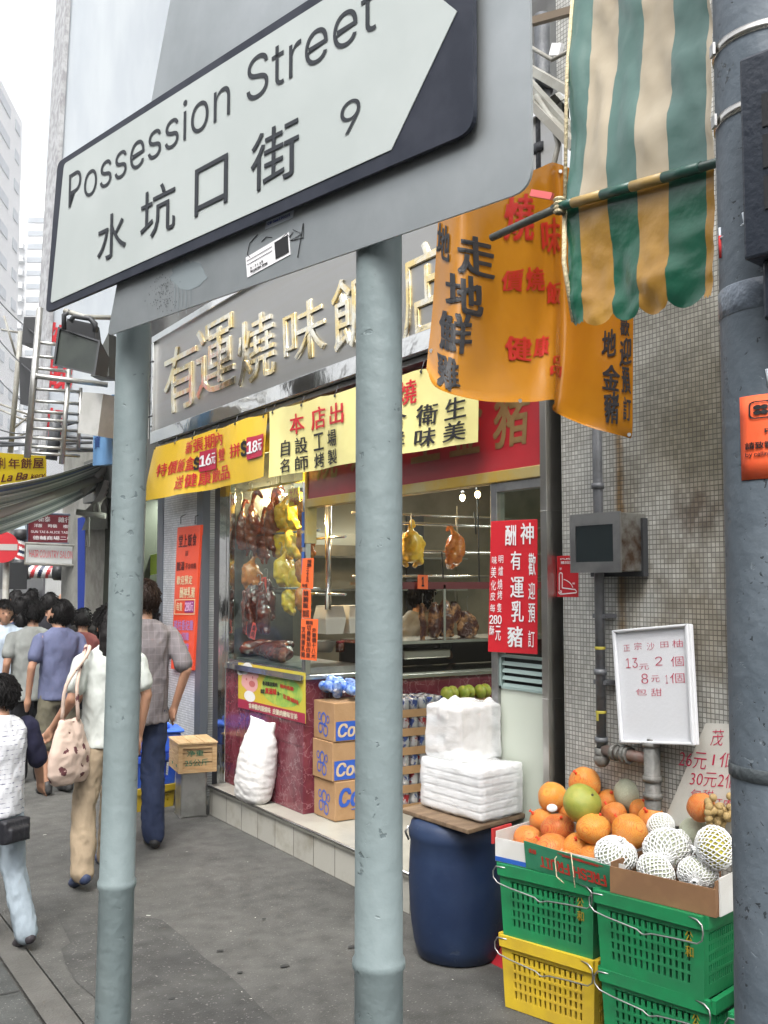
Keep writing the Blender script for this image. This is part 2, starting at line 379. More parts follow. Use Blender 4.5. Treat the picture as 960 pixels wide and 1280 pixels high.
for i in range(26):
    x, y = rnd.uniform(1.3, 2.7), rnd.uniform(3.2, 8); s = rnd.choice([.004, .005, .006, .008, .013]); a = rnd.uniform(0, 3)
    c, q = V((math.cos(a), math.sin(a), 0))*s, V((-math.sin(a), math.cos(a), 0))*s*.5
    o = V((x, y, .006)); mb.quad(o-c-q, o+c-q*.6, o+c*.8+q, o-c*.7+q)
struct('street_litter', mb, litter, 'stuff')
mb = MB(); rnd = random.Random(9)
gum = mat('gum_stain', (.028, .028, .027), .9)
for (px, py, s) in ((275, 1190, .018), (356, 1209, .022), (300, 1217, .014), (440, 1185, .02), (330, 1150, .012), (215, 1250, .015)):
    c = hz(px, py); p = blob(c.x, c.y, s, s*.7, px*.1, 14, .007); mb.add(p, [list(range(14))])
struct('gum_stains', mb, gum, 'stuff')
# ================================================================ street name sign on two posts
FH = V((math.sin(YAW), math.cos(YAW), 0))
def ld(l, d): return RT*l + FH*d            # lateral, depth -> ground plan
SD = (RT*-.682 + FH*.731).normalized()      # along the sign, away from us
SN = (RT*-.731 - FH*.682).normalized()      # out of its face, towards us
P2 = ld(-.008, 1.6); P1 = ld(-.578, 2.226)
def onsign(px, py, off): q = P2 + SN*off; r = ray(px, py); return EYEP + r*((q-EYEP).dot(SN)/r.dot(SN))
postm = mat('post_paint', (.18, .222, .225), .42, bump=.4, bscale=34, var=(.145, .185, .19), vscale=7, vmix=(.32, .72), dist=.006, rvar=.25, detail=9)
flaky(postm, 55, .70, .72, (.10, .13, .135), .5); flaky(postm, 30, .71, .73, (.13, .165, .17), .4)
sign = thing('street_sign', 'arrow shaped street name board on two grey posts with a bare metal back plate', 'street sign', tuple(P2))
def post(P, top, wz, name, lean=0):
    mb = MB(); prof = [(.0375, -.05), (.0372, wz-.012), (.0405, wz-.006), (.041, wz), (.0405, wz+.006), (.0372, wz+.012)] + [(.037, wz+.012+(top-wz-.012)*k/6) for k in range(1, 7)]
    mb.lathe((P.x, P.y, 0), prof, 40); mb.v = [q + RT*(lean*(q.z-.6)) for q in mb.v]; rn = random.Random(int(wz*100))
    part('post', mb, postm, sign)
post(P1, onsign(167, 250, .05).z, hd(142, 1090, 2.26).z, 'a', .013); post(P2, onsign(475, 60, .05).z, hd(474, 1190, 1.6).z, 'b')
platem = mat('galvanised_plate', (.47, .50, .51), .42, .9, bump=.10, bscale=9, var=(.34, .37, .38), vscale=5, vmix=(.3, .75), dist=.01, rvar=.15, detail=8)
def rcorner(a, b, c, r, n=6):                # rounded corner at b
    a, b, c = V(a), V(b), V(c); u, v = (a-b).normalized(), (c-b).normalized(); p, q = b+u*r, b+v*r
    return [(p*(1-t)+b*t)*(1-t) + (b*(1-t)+q*t)*t for t in [i/n for i in range(n+1)]]
# back plate, bottom edge follows the photograph; the top runs out of frame
o = .047
BL, BR = onsign(134, 420, o), onsign(665, 236, o); TR = BR + V((0, 0, .82)); TL = onsign(213, 0, o)
TL = TL + (TL-BL)*.30
pts = rcorner(TL, BL, BR, .02) + rcorner(BL, BR, TR, .035) + rcorner(BR, TR, TL, .03) + rcorner(TR, TL, BL, .02)
bp = part('back_plate', MB().plate(pts, .004, n=SN), platem, sign)
mb = MB(); rn = random.Random(4)              # dried splash and drips of grey paint
for i in range(160):
    px = rn.gauss(205, 9); py = rn.uniform(348, 385) + rn.uniform(-8, 8); c = onsign(px, py, o+.0006); s = rn.choice([.0008, .0011, .0016])
    mb.add([c + SD*(-s*math.cos(k)) + V((0, 0, s*math.sin(k))) for k in [j*math.pi/3 for j in range(6)]], [tuple(range(6))])
part('paint_specks', mb, mat('splash', (.10, .11, .11), .6), bp)
mb = MB(); c = onsign(230, 352, o+.0005); mb.add([onsign(236+22*math.cos(k)*(1+.5*noise.noise(V((math.cos(k)*2, math.sin(k)*2, 0)))), 344+19*math.sin(k)*(1+.4*noise.noise(V((math.cos(k)*4, math.sin(k)*4, 3)))), o+.0005) for k in [-j*math.pi/20 for j in range(40)]], [tuple(range(40))])
for i, (a, b) in enumerate(((218, 386), (222, 395), (227, 383), (232, 392), (238, 380))):
    mb.quad(onsign(a, 350, o+.0006), onsign(a+.4, b, o+.0006), onsign(a+1.0, b, o+.0006), onsign(a+1.6, 350, o+.0006))
part('paint_stain', mb, mat('grey_stain', (.20, .235, .25), .55), bp)
def stick(name, q, m, ink, words, z=.0012, parent=bp):
    a, b, c, d = [onsign(x, y, o+z) for x, y in q]; st = part(name, MB().plate([a, b, c, d], .0006, n=SN), m, parent); t = MB()
    for s, u0, u1, v0, v1 in words:
        f = lambda u, v: a*(1-u)*(1-v)+b*u*(1-v)+c*u*v+d*(1-u)*v
        tx(t, s, f(u0, v0), f(u1, v0), f(u0, v1), off=.0008, bold=.01) if s != '#' else t.quad(*[f(*k)+SN*.0008 for k in ((u0, v0), (u1, v0), (u1, v1), (u0, v1))])
    part('print', t, ink, st)
stick('sticker', [(309, 347), (363, 318), (361, 290), (307, 322)], mat('sticker_white', (.78, .78, .8), .5), BLACK,
      [('#', .68, .98, .12, .9), ('Possession Street', .1, .5, .12, .24), ('6 : 7 / 15', .1, .4, .3, .4), ('#', .03, .62, .58, .61), ('#', .03, .62, .77, .8)])
stick('sticker', [(331, 287), (366, 272), (368, 256), (334, 270)], mat('sticker_faded', (.55, .6, .68), .5), mat('blue_ink', (.05, .08, .35), .5),
      [('CB Gaa1201/1', .1, .9, .2, .42), ('12/04', .3, .8, .55, .85)])
mb = MB()                                    # black marker scrawl
for q in ([(322, 293), (312, 304), (309, 318), (313, 322)], [(327, 302), (333, 296), (340, 297)], [(352, 298), (358, 292), (362, 296), (366, 290)], [(366, 287), (377, 292), (363, 301), (379, 297), (379, 279), (372, 322)]):
    mb.tube([onsign(x, y, o+.001) for x, y in q], .0007, 6)
part('marker_scrawl', mb, BLACK, bp)
# name board: dark border, white arrow face
o2 = .062
bBL, bTL, bBR = onsign(57, 391, o2), onsign(72, 203, o2), onsign(592, 163, o2)
tip = onsign(571, 14, o2); sh = onsign(489, 187, o2)
topdir = (onsign(385, 0, o2)-onsign(75, 201, o2)).normalized()
bTR = bTL + topdir*((bBR-bTL).dot(topdir)); bTR = V((bBR.x, bBR.y, bTR.z))
pts = rcorner(bTL, bBL, bBR, .018) + rcorner(bBL, bBR, bTR, .03) + rcorner(bBR, bTR, bTL, .03) + rcorner(bTR, bTL, bBL, .02)
borderm = mat('sign_border', (.020, .024, .036), .5, var=(.03, .034, .048), vscale=14, spec=.25)
nb = part('name_board', MB().plate(pts, .008, n=SN), borderm, sign)
fo = o2+.0015
a = onsign(63, 379, fo); b = sh; c = onsign(80, 205, fo)
bot = (onsign(489, 187, fo)-a); c2 = onsign(385, 12, fo)
utop = (c2-c); dd = (tip-b); mirror = V((b.x, b.y, 0)); 
tt = (V((b.x, b.y, 0))-V((c.x, c.y, 0))).length/V((utop.x, utop.y, 0)).length; up2 = c + utop*tt
pts = rcorner(c, a, b, .010) + [onsign(489, 187, fo), onsign(571, 14, fo), up2] + rcorner(up2, c, a, .012)
facem = mat('sign_face', (.40, .44, .43), .38, var=(.43, .47, .46), vscale=5, bump=.03, bscale=12)
face = part('sign_face', MB().plate(pts, .0015, n=SN), facem, nb)
mb = MB(); inkm = mat('sign_ink', (.03, .034, .04), .5, spec=.25); q = lambda x, y: onsign(x, y, fo)
A, B = q(86, 261), q(471, 36); C = q(88, 218)
tx(mb, 'Possession Street', A, B, A + V((0, 0, (C-A).z*1.02)), off=.0012, bold=-.004, sub=0)
for ch, (x0, x1, yb0, yb1, yt0) in {'水': (122, 158, 330, 318, 275), '坑': (176, 219, 304, 288, 242), '口': (244, 285, 272, 252, 212), '街': (314, 374, 243, 219, 172), '9': (426, 451, 172, 160, 130)}.items():
    A, B, C = q(x0, yb0), q(x1, yb1), q(x0+3, yt0); A, B = A, V((B.x, B.y, A.z + (B.z-A.z)*.3))
    tx(mb, ch, A, B, A + V((0, 0, (C-A).z)), off=.0012, bold=.004 if ch != '9' else -.004)
part('lettering', mb, inkm, nb)
# ================================================================ lamp post at the right edge
LPc = ld(.790, 2.0); LPR = .113
lampm = mat('lamp_post_paint', (.060, .080, .100), .45, bump=.42, bscale=30, var=(.115, .14, .165), vscale=4.5, vmix=(.3, .7), dist=.008, rvar=.3, detail=8)
flaky(lampm, 95, .66, .70, (.03, .038, .046), .7); flaky(lampm, 42, .69, .72, (.15, .18, .205), .35)
lp = thing('lamp_post', 'thick blue grey lamp post with steel straps and an orange notice at the right edge', 'lamp post', tuple(LPc))
mb = MB(); mb.lathe((LPc.x, LPc.y, 0), [(LPR+.01, -.05), (LPR+.01, .55), (LPR+.004, .6), (LPR+.002, .95), (LPR, 1.0), (LPR, 4.6)], 48)
part('shaft', mb, lampm, lp)
rn = random.Random(3); mb = MB()
def onpost(px, z, off=.0):                   # a point on the shaft's visible side
    u = (px-982)/70.0; u = max(-1, min(1, u)); d = RT*u - FH*math.sqrt(1-u*u); return V((LPc.x, LPc.y, 0)) + d*(LPR+off) + V((0, 0, z)), d
for z in (hd(900, 40, 2.0).z, hd(900, 135, 2.0).z):
    mb = MB(); mb.lathe((LPc.x, LPc.y, 0), [(LPR, z-.010), (LPR+.003, z-.009), (LPR+.003, z+.009), (LPR, z+.010)], 48)
    s = part('strap', mb, STEEL, lp)
    q, d = onpost(905, z, .008); part('buckle', MB().box(q, (.022, .005, .024), math.atan2(d.y, d.x)+math.pi/2), STEELD, s)
mb = MB(); zt = hd(900, 370, 2).z             # tape wrapped round
mb.lathe((LPc.x, LPc.y, 0), [(LPR, zt-.036), (LPR+.002, zt-.034), (LPR+.0025, zt+.02), (LPR, zt+.023)], 48)
part('tape_wrap', mb, mat('grey_tape', (.14, .17, .21), .35, bump=.8, bscale=30), lp)
zz = hd(900, 960, 2).z; mb = MB(); mb.lathe((LPc.x, LPc.y, 0), [(LPR+.001, zz-.012), (LPR+.003, zz-.01), (LPR+.003, zz+.012), (LPR+.001, zz+.014)], 48); part('weld_band', mb, mat('dark_band', (.045, .055, .06), .6, bump=.6), lp)
# control box strapped to it
def frame(M, c): return lambda x, y, z: c + M @ V((x, y, z))
z0, z1 = hd(945, 395, 1.85).z, hd(940, 52, 1.85).z
q = hd(1000, 300, 1.86); q.z = 0; d = (-V((q.x, q.y, 0)).normalized()*.6-RT*.35).normalized(); zbox = hd(945, 318, 1.85).z; Mb = Matrix.Rotation(math.atan2(d.y, d.x)+math.pi/2, 3, 'Z')
boxm = mat('box_paint', (.014, .019, .029), .4, bump=.2, bscale=60)
mb = MB(); mb.box((q.x, q.y, (zbox+z1)/2), (.17, .10, z1-zbox), 0, 0, Mb); mb.box((q.x, q.y, (z0+zbox)/2)+Mb @ V((.006, .01, 0)) if False else V((q.x, q.y, (z0+zbox)/2)) + Mb @ V((.008, .012, 0)), (.14, .075, zbox-z0), 0, 0, Mb)
cb = part('control_box', mb, boxm, lp, bev=.006)
mb = MB(); h = (z1-zbox)
for k in range(3): mb.box(V((q.x, q.y, zbox+h*(.30+.2*k))) + Mb @ V((-.035, -.051, 0)), (.012, .003, h*.16), 0, 0, Mb)
for k in range(3): mb.box(V((q.x, q.y, zbox+h*(.30+.2*k))) + Mb @ V((.03, -.051, 0)), (.012, .003, h*.16), 0, 0, Mb)
part('vent_slot', mb, mat('slot_black', (.006, .007, .009), .8), cb)
# orange repair notice, wrapped on the shaft
orange = mat('dayglo_orange', (.85, .10, .03), .6, var=(.80, .12, .035), vscale=9)
nz0, nz1 = hd(940, 597, 1.9).z, hd(940, 489, 1.9).z
def npt(u, v, off=.003): q, d = onpost(920+78*u, nz0+(nz1-nz0)*v, off); return q
mb = MB(); mb.grid(lambda u, v: npt(u, v, .002), 14, 4); nt_ = part('notice', mb, orange, lp, solid=.001)
mb = MB()
for s, u0, u1, v0, v1, bd in (('如', .38, .52, .62, .74, .02), ('有損壞', .56, .98, .62, .74, .02), ('Please report', .26, .98, .53, .59, .02), ('請致電：', .05, .38, .36, .44, .03), ('by calling:', .05, .34, .26, .32, .02), ('2823', .46, .95, .26, .44, .04), ('Tel', .5, .7, .08, .14, .02)):
    tx(mb, s, 0, 0, 0, bold=bd, fn=lambda u, v, u0=u0, u1=u1, v0=v0, v1=v1: npt(u0+(u1-u0)*u, v0+(v1-v0)*v, .004)) if True else 0
# emblem: rounded square outline with a four petal mark
for i in range(24):
    f = lambda k: (max(-1, min(1, 1.25*math.cos(k))), max(-1, min(1, 1.25*math.sin(k))))
    k0, k1 = 2*math.pi*i/24, 2*math.pi*(i+1)/24; (a0, b0), (a1, b1) = f(k0), f(k1); e = lambda a, b, s: npt(.22+.13*a*s, .82+.105*b*s, .004)
    mb.quad(e(a0, b0, .86), e(a0, b0, 1), e(a1, b1, 1), e(a1, b1, .86))
for i in range(4):
    k = i*math.pi/2+math.pi/4; c = (.42*math.cos(k), .42*math.sin(k))
    P = [e(c[0]+.36*math.cos(t+k)*1.0, c[1]+.36*math.sin(t+k)*.75, 1) for t in [j*2*math.pi/10 for j in range(10)]]; mb.add(P, [tuple(range(10))])
part('print', mb, BLACK, nt_)
chalk = mat('chalk', (.5, .55, .6), .9); mb = MB()
def pstroke(mb, pl, w=.004):
    mb.tube([onpost(x, hd(900, y, 1.92).z, .001)[0] for x, y in pl], w, 6)
for pl in ([(911, 256), (912, 284)], [(926, 252), (929, 283)], [(911, 271), (928, 267)], [(943, 460), (945, 482)], [(944, 470), (960, 462)], [(957, 452), (960, 476)]): pstroke(mb, pl, .003)
part('chalk_mark', mb, chalk, lp)
mb = MB(); pstroke(mb, [(900, 267), (901, 297)], .0035); part('red_mark', mb, mat('red_chalk', (.55, .03, .03), .8), lp)
# ================================================================ the roast meat shop's building
WX = 3.08                                    # shopfront plane
ST = .215                                    # platform height
shop = thing('shop_building', 'tiled corner building whose ground floor is the open roast meat shop', 'building', (3.6, 5, 0))
mosaic = brickmat('mosaic_tiles', 'YZX', .0195, .0195, .0022, (.56, .56, .52), (.38, .38, .35), (.19, .185, .17), .35, 0, (.42, .41, .38), 1.0, (.42, .72), .5)
mosaicL = brickmat('mosaic_small', 'YZX', .03, .0195, .002, (.62, .64, .66), (.46, .49, .52), (.2, .2, .21), .3, 0, (.5, .5, .5), 2, (.5, .8), .5)
def dirty(m, vec, blobs):                    # soft darker stains at given places on the wall
    t = m.node_tree; N, L = t.nodes, t.links; b = N['Principled BSDF']; src = b.inputs['Base Color'].links[0].from_socket
    for (c, rad, col, k) in blobs:
        ds = N.new('ShaderNodeVectorMath'); ds.operation = 'DISTANCE'; g = N.new('ShaderNodeNewGeometry'); mpn = N.new('ShaderNodeMapping'); mpn.vector_type = 'TEXTURE'
        mpn.inputs['Location'].default_value = c; mpn.inputs['Scale'].default_value = rad; L.new(g.outputs['Position'], mpn.inputs[0])
        n = N.new('ShaderNodeTexNoise'); n.inputs['Scale'].default_value = k; n.inputs['Detail'].default_value = 6; L.new(g.outputs['Position'], n.inputs[0])
        ds.inputs[1].default_value = (0, 0, 0); L.new(mpn.outputs[0], ds.inputs[0])
        ma = N.new('ShaderNodeMath'); ma.operation = 'MULTIPLY_ADD'; L.new(n.outputs[0], ma.inputs[0]); ma.inputs[1].default_value = 1.6; L.new(ds.outputs['Value'], ma.inputs[2])
        r = N.new('ShaderNodeMapRange'); r.inputs['From Min'].default_value = 1.0; r.inputs['From Max'].default_value = 1.75; r.inputs['To Min'].default_value = 1; r.inputs['To Max'].default_value = 0; L.new(ma.outputs[0], r.inputs[0])
        mx = N.new('ShaderNodeMix'); mx.data_type = 'RGBA'; mx.blend_type = 'MULTIPLY'; mx.inputs[7].default_value = (*col, 1); L.new(r.outputs[0], mx.inputs['Factor']); L.new(src, mx.inputs[6]); src = mx.outputs[2]
    L.new(src, b.inputs['Base Color'])
XW = 3.09                                    # face of the mosaic wall
w = lambda x, y: tuple(hx(x, y, XW))
dirty(mosaic, None, [(w(850, 470), (1, .62, .75), (.54, .53, .49), 5), (w(870, 780), (1, .35, .42), (.55, .5, .43), 9), (w(790, 700), (1, .10, .5), (.55, .5, .42), 7),
                     (w(870, 640), (1, .16, .2), (.4, .34, .3), 14), (w(775, 640), (1, .035, .9), (.55, .38, .22), 8), (w(870, 560), (1, .5, .5), (.62, .58, .5), 3)])
mb = MB(); mb.bb(XW, XW+.35, -1.2, 3.43, 0, 6.5); part('mosaic_wall', mb, mosaic, shop)
cyn, cyf = hx(686, 900, 3.035).y, 3.515
mb = MB(); mb.bb(3.035, 3.3, cyn, cyf, 0, 2.9)
for z in (1.18, 2.02): mb.bb(3.032, 3.3, cyn-.002, cyf+.001, z, z+.004)
part('steel_column', mb, mat('column_steel', (.60, .585, .55), .30, 1, bump=.02, bscale=8, var=(.45, .43, .39), vscale=1.7), shop, bev=.003)
# platform with tiled riser
riser = brickmat('riser_tiles', 'wYZX', .262, .6, .004, (.43, .42, .37), (.37, .36, .32), (.10, .09, .075), .3, 0, (.55, .5, .42), 4, (.5, .75), .2)
floorm = mat('platform_top', (.37, .36, .31), .35, var=(.30, .29, .25), vscale=3)
mb = MB(); mb.bb(2.945, 8.2, 4.2, 7.12, -.2, ST-.03, 0)
part('platform', mb, riser, shop)
mb = MB(); mb.bb(2.93, 8.2, 4.185, 7.135, ST-.03, ST); part('platform_top', mb, floorm, shop, bev=.006)
mb = MB(); mb.tube([(2.93, 4.19, ST-.004), (2.93, 7.13, ST-.004)], .008, 8); part('edge_trim', mb, STEEL, shop)
# upper facade, pillar, inner walls
facade = mat('facade_render', (.16, .165, .16), .8, var=(.10, .10, .098), vscale=2.5, bump=.2, bscale=20)
mb = MB(); mb.bb(3.25, 8.5, 3.4, 11.0, 2.86, 9.5); part('upper_wall', mb, facade, shop)
mb = MB(); mb.bb(3.07, 3.45, 7.72, 8.52, 0, 2.9); part('mosaic_pillar', mb, mosaicL, shop)
mb = MB(); mb.bb(3.06, 3.10, 8.52, 8.66, 0, 2.9); mb.bb(3.055, 3.12, 7.60, 7.72, 0, 2.9); part('pillar_trim', mb, mat('grey_trim', (.16, .18, .21), .4, .6), shop)
inner = mat('interior_wall', (.34, .37, .35), .5, var=(.28, .30, .28), vscale=2)
dkred = mat('dark_interior', (.06, .02, .022), .5, var=(.09, .03, .03), vscale=3)
mb = MB(); mb.bb(8.0, 8.1, 3.4, 9.2, 0, 2.85); mb.bb(3.6, 8.0, 9.1, 9.2, 0, 2.85); mb.bb(3.5, 8, 3.376, 3.48, 0, 2.85); part('interior_wall', mb, inner, shop)
mb = MB(); mb.bb(3.12, 8.0, 3.5, 9.1, 2.8, 2.85); part('ceiling', mb, mat('ceiling_paint', (.42, .44, .42), .6), shop)
mb = MB(); mb.bb(3.4, 8.0, 7.2, 9.1, 0, .02); part('kitchen_floor', mb, dkred, shop)
# overhead clutter above the shop: pipes, trunking, rafters
ov = thing('overhead_pipes', 'tangle of dark pipes and grey trunking above the shop beside the striped awning', 'pipes', (3.0, 3.2, 2.9))
pipem = mat('old_iron_pipe', (.07, .075, .085), .5, bump=.5, bscale=50, var=(.045, .05, .055), vscale=9)
conm = mat('grey_conduit', (.30, .30, .27), .5, var=(.22, .21, .18), vscale=6)
for x, y0, y1, r, m in ((676, 20, 260, .035, pipem), (683, 150, 330, .03, mat('rusty_pipe', (.16, .10, .085), .6, var=(.10, .07, .06), vscale=9))):
    mb = MB(); a, b = hx(x, y0, 2.97), hx(x+4, y1, 2.97); a.y = b.y; mb.cyl(b, a, r)
    for k in (.3, .62): c = b.lerp(a, k); mb.cyl(c-V((0, 0, .02)), c+V((0, 0, .02)), r*1.35)
    part('pipe', mb, m, ov)
for q in ([(655, 82, 2.9), (718, 118, 2.9)], [(655, 98, 2.85), (720, 170, 2.85)], [(655, 118, 2.8), (720, 185, 2.8)]):
    a, b = [hx(*t) for t in q]; part('trunking', MB().bar(a, b, .05, .035), conm, ov)
mb = MB(); mb.tube([hx(670, 120, 2.8), hx(690, 150, 2.8), hx(698, 180, 2.8), hx(690, 215, 2.8), hx(680, 240, 2.8)], .012, 8)
mb.tube([hx(665, 60, 2.8), hx(690, 75, 2.8), hx(715, 62, 2.8)], .009, 8); part('cable', mb, conm, ov)
mb = MB(); mb.bar(hx(655, 30, 2.7), hx(735, 8, 2.7), .03, .03); part('bracket', mb, mat('rust_bar', (.16, .12, .08), .6), ov)
mb = MB(); mb.bar(hx(690, 62, 2.9), hx(702, 62, 2.9), .02, .05); part('tag', mb, WHITE, ov)
# ---------------------------------------------------------------- drain pipe on the mosaic wall
dp = thing('drain_pipe', 'grey drain pipe with elbow, union and T joint at the foot of the mosaic wall', 'drain pipe', tuple(hx(755, 950, 3.0)))
X = 3.03; drm = mat('drain_paint', (.13, .135, .145), .4, bump=.4, bscale=45, var=(.095, .10, .105), vscale=7)
top = hx(752, 300, X); el = hx(752, 938, X); top.y = el.y
mb = MB(); mb.cyl(el, top, .021); part('upright', mb, drm, dp)
mb = MB()
for y in (607, 840, 925): c = V((el.x, el.y, hx(752, y, X).z)); part('collar', MB().cyl(c-V((0, 0, .012)), c+V((0, 0, .012)), .027), drm, dp)
mb.sph(hx(752, 946, X)+V((0, 0, -.01)), .034); mb.cyl(el-V((0, 0, .03)), el+V((0, 0, .01)), .029); part('elbow', mb, mat('drain_fitting', (.16, .155, .14), .5, bump=.6, bscale=40, var=(.10, .10, .09), vscale=12), dp)
fit = MT['drain_fitting']; e0, e1 = hx(755, 938, X), hx(815, 946, X); e1 = V((X, e1.y, e0.z+.002))
mb = MB(); mb.cyl(e0, e1, .023); part('branch', mb, mat('rusty_branch', (.13, .115, .10), .5, var=(.16, .09, .07), vscale=8, bump=.4), dp)
mb = MB()
for k, r in ((.24, .033), (.34, .029), (.46, .038), (.52, .036)): c = e0.lerp(e1, k); d = (e1-e0).normalized()*.009; mb.cyl(c-d, c+d, r, n=8 if r > .035 else 20)
part('union', mb, fit, dp)
t1 = e1.copy(); mb = MB(); mb.cyl(V((t1.x, t1.y, .3)), t1+V((0, 0, .06)), .032); mb.cyl(t1+V((0, 0, .05)), t1+V((0, 0, .065)), .037); mb.cyl(t1+V((0, 0, .065)), t1+V((0, 0, .078)), .018, n=8)
for dz in (-.085, -.15): mb.cyl(t1+V((0, 0, dz)), t1+V((0, 0, dz+.02)), .038)
part('tee', mb, fit, dp)
mb = MB()
for y in (770, 853): c = V((el.x, el.y, hx(752, y, X).z)); mb.box(c+V((.03, 0, 0)), (.07, .075, .018)); mb.cyl(c+V((0, -.037, 0)), c+V((0, -.037, .001)), .008)
part('bracket', mb, drm, dp)
yel = mat('yellow_tape', (.42, .36, .05), .6); mb = MB()
for y in (810, 890): c = V((el.x, el.y, hx(752, y, X).z)); mb.lathe(c, [(.0218, -.006), (.0235, 0), (.0218, .006)], 20)
mb.box(V((el.x-.02, el.y, hx(752, 896, X).z)), (.004, .012, .03)); part('tape', mb, yel, dp)
solo('conduit', MB().bar(hx(909, 380, 3.07), V((3.07, hx(909, 380, 3.07).y, hx(907, 918, 3.07).z)), .022, .03), mat('conduit_blue', (.05, .065, .10), .4), 'thin dark blue conduit running down the wall beside the lamp post', 'conduit', bev=.003)
# ---------------------------------------------------------------- steel lamp box on the wall
X = 2.945
A, B, Cc, D = hx(715, 716, X), hx(776, 713, X), hx(776, 640, X), hx(715, 645, X)
zb, zt = (A.z+B.z)/2, (Cc.z+D.z)/2; ya, yb = A.y, B.y
wb = thing('wall_box', 'square steel box with a dark glass front fixed on the mosaic wall', 'wall box', (X, (ya+yb)/2, zb))
mb = MB(); mb.bb(X, 3.085, yb, ya, zb, zt); part('housing', mb, mat('box_steel', (.36, .355, .33), .4, .9, var=(.12, .075, .05), vscale=7, vmix=(.45, .62), bump=.2), wb, bev=.004)
mb = MB(); mb.bb(X-.006, X+.003, yb-.004, yb+.035, zb-.004, zt+.004); mb.bb(X-.006, X+.003, ya-.03, ya+.004, zb-.004, zt+.004); mb.bb(X-.006, X+.003, yb+.035, ya-.03, zt-.045, zt+.004); mb.bb(X-.006, X+.003, yb+.035, ya-.03, zb-.004, zb+.04)
part('front_frame', mb, STEELD, wb)
part('glass_front', MB().bb(X-.003, X+.002, yb+.033, ya-.028, zb+.038, zt-.043), mat('smoked_glass', (.018, .026, .028), .25), wb)
mb = MB(); mb.bb(3.06, 3.088, yb-.012, ya+.01, zb-.02, zt-.02); part('back_plate', mb, DARK, wb)
# ---------------------------------------------------------------- red sticker beside the column
A, B, Cc = hx(696, 746, XW-.001), hx(723, 746, XW-.001), hx(696, 695, XW-.001); B.z = A.z
redp = mat('red_panel', (.50, .012, .02), .4, var=(.42, .01, .015), vscale=4)
stk = solo('sticker', MB().plate([A, B, B+(Cc-A), Cc], .003), redp, 'small red sticker with a white swing door symbol beside the steel column', 'sticker')
f = lambda u, v, o=.0015: A + (B-A)*u + (Cc-A)*v + V((-1, 0, 0))*o
mb = MB()
def ring2(mb, pts, w, f):                    # stroke of width w through u,v points
    asp = (Cc-A).length/(B-A).length
    for (u0, v0), (u1, v1) in zip(pts, pts[1:]):
        d = V((u1-u0, (v1-v0)*asp, 0)).normalized(); n = V((-d.y, d.x/asp, 0))*w/2
        n = V((-d.y*w/2, d.x*w/2/asp, 0)); mb.quad(f(u0-n.x, v0-n.y), f(u1-n.x, v1-n.y), f(u1+n.x, v1+n.y), f(u0+n.x, v0+n.y))
arc = lambda cx, cy, r, a0, a1, n=12, k=.52: [(cx+r*math.cos(a0+(a1-a0)*i/n), cy+r*k*math.sin(a0+(a1-a0)*i/n)) for i in range(n+1)]
ring2(mb, [(.13, .16), (.13, .55)] + arc(.2, .55, .07, math.pi, 0) + [(.27, .55), (.27, .22), (.88, .18)] + arc(.88, .13, .05, 1.5, -1.5)+[(.25, .07)]+arc(.2, .12, .1, -1, -3.3), .035, f)
ring2(mb, arc(.2, .125, .045, 0, 6.28, 12), .03, f); ring2(mb, arc(.2, .12, .6, .35, 1.35, 10), .025, f)
tx(mb, 'PUSH', f(.2, .9, 0), f(.8, .9, 0), f(.2, .94, 0), bold=.02); tx(mb, '推拉門', f(.2, .8, 0), f(.8, .8, 0), f(.2, .87, 0), bold=.02); tx(mb, '關', f(.15, .66, 0), f(.25, .66, 0), f(.15, .71, 0)); tx(mb, '開', f(.75, .3, 0), f(.85, .3, 0), f(.75, .35, 0))
part('symbol', mb, WHITE, stk)
# ---------------------------------------------------------------- counter, L shaped, burgundy stone
def stone(name='burgundy_stone'):
    m = mat(name, (.115, .018, .03), .22, var=(.17, .035, .05), vscale=9, detail=8, coat=.3); t = m.node_tree; N, L = t.nodes, t.links; b = N['Principled BSDF']; src = b.inputs['Base Color'].links[0].from_socket
    g = N.new('ShaderNodeNewGeometry'); nz = N.new('ShaderNodeTexNoise'); nz.inputs['Scale'].default_value = 7; nz.inputs['Detail'].default_value = 4; L.new(g.outputs['Position'], nz.inputs[0])
    av = N.new('ShaderNodeVectorMath'); av.operation = 'MULTIPLY_ADD'; av.inputs[1].default_value = (.25, .25, .25); L.new(nz.outputs['Color'], av.inputs[0]); L.new(g.outputs['Position'], av.inputs[2])
    v = N.new('ShaderNodeTexVoronoi'); v.feature = 'DISTANCE_TO_EDGE'; v.inputs['Scale'].default_value = 11; L.new(av.outputs[0], v.inputs['Vector'])
    r = N.new('ShaderNodeValToRGB'); r.color_ramp.elements[0].position = 0; r.color_ramp.elements[1].position = .035; r.color_ramp.elements[0].color = (.55, .55, .55, 1); r.color_ramp.elements[1].color = (0, 0, 0, 1)
    L.new(v.outputs[0], r.inputs[0]); mx = N.new('ShaderNodeMix'); mx.data_type = 'RGBA'; mx.inputs[7].default_value = (.36, .2, .22, 1); L.new(r.outputs[0], mx.inputs['Factor']); L.new(src, mx.inputs[6]); L.new(mx.outputs[2], b.inputs['Base Color']); return m
burg = stone()
YC = 5.90                                    # near side of the counter
ctr = thing('shop_counter', 'burgundy stone counter with a pig poster on its front under the glass display', 'counter', (WX, 6.5, ST))
mb = MB(); mb.bb(WX, 3.62, YC, 7.16, ST, 1.07); mb.bb(3.62, 5.9, YC, 6.55, ST, 1.04); part('body', mb, burg, ctr, bev=.003)
mb = MB()
for y in (6.35, 6.8): mb.bb(WX-.0012, WX, y, y+.002, ST, 1.07)
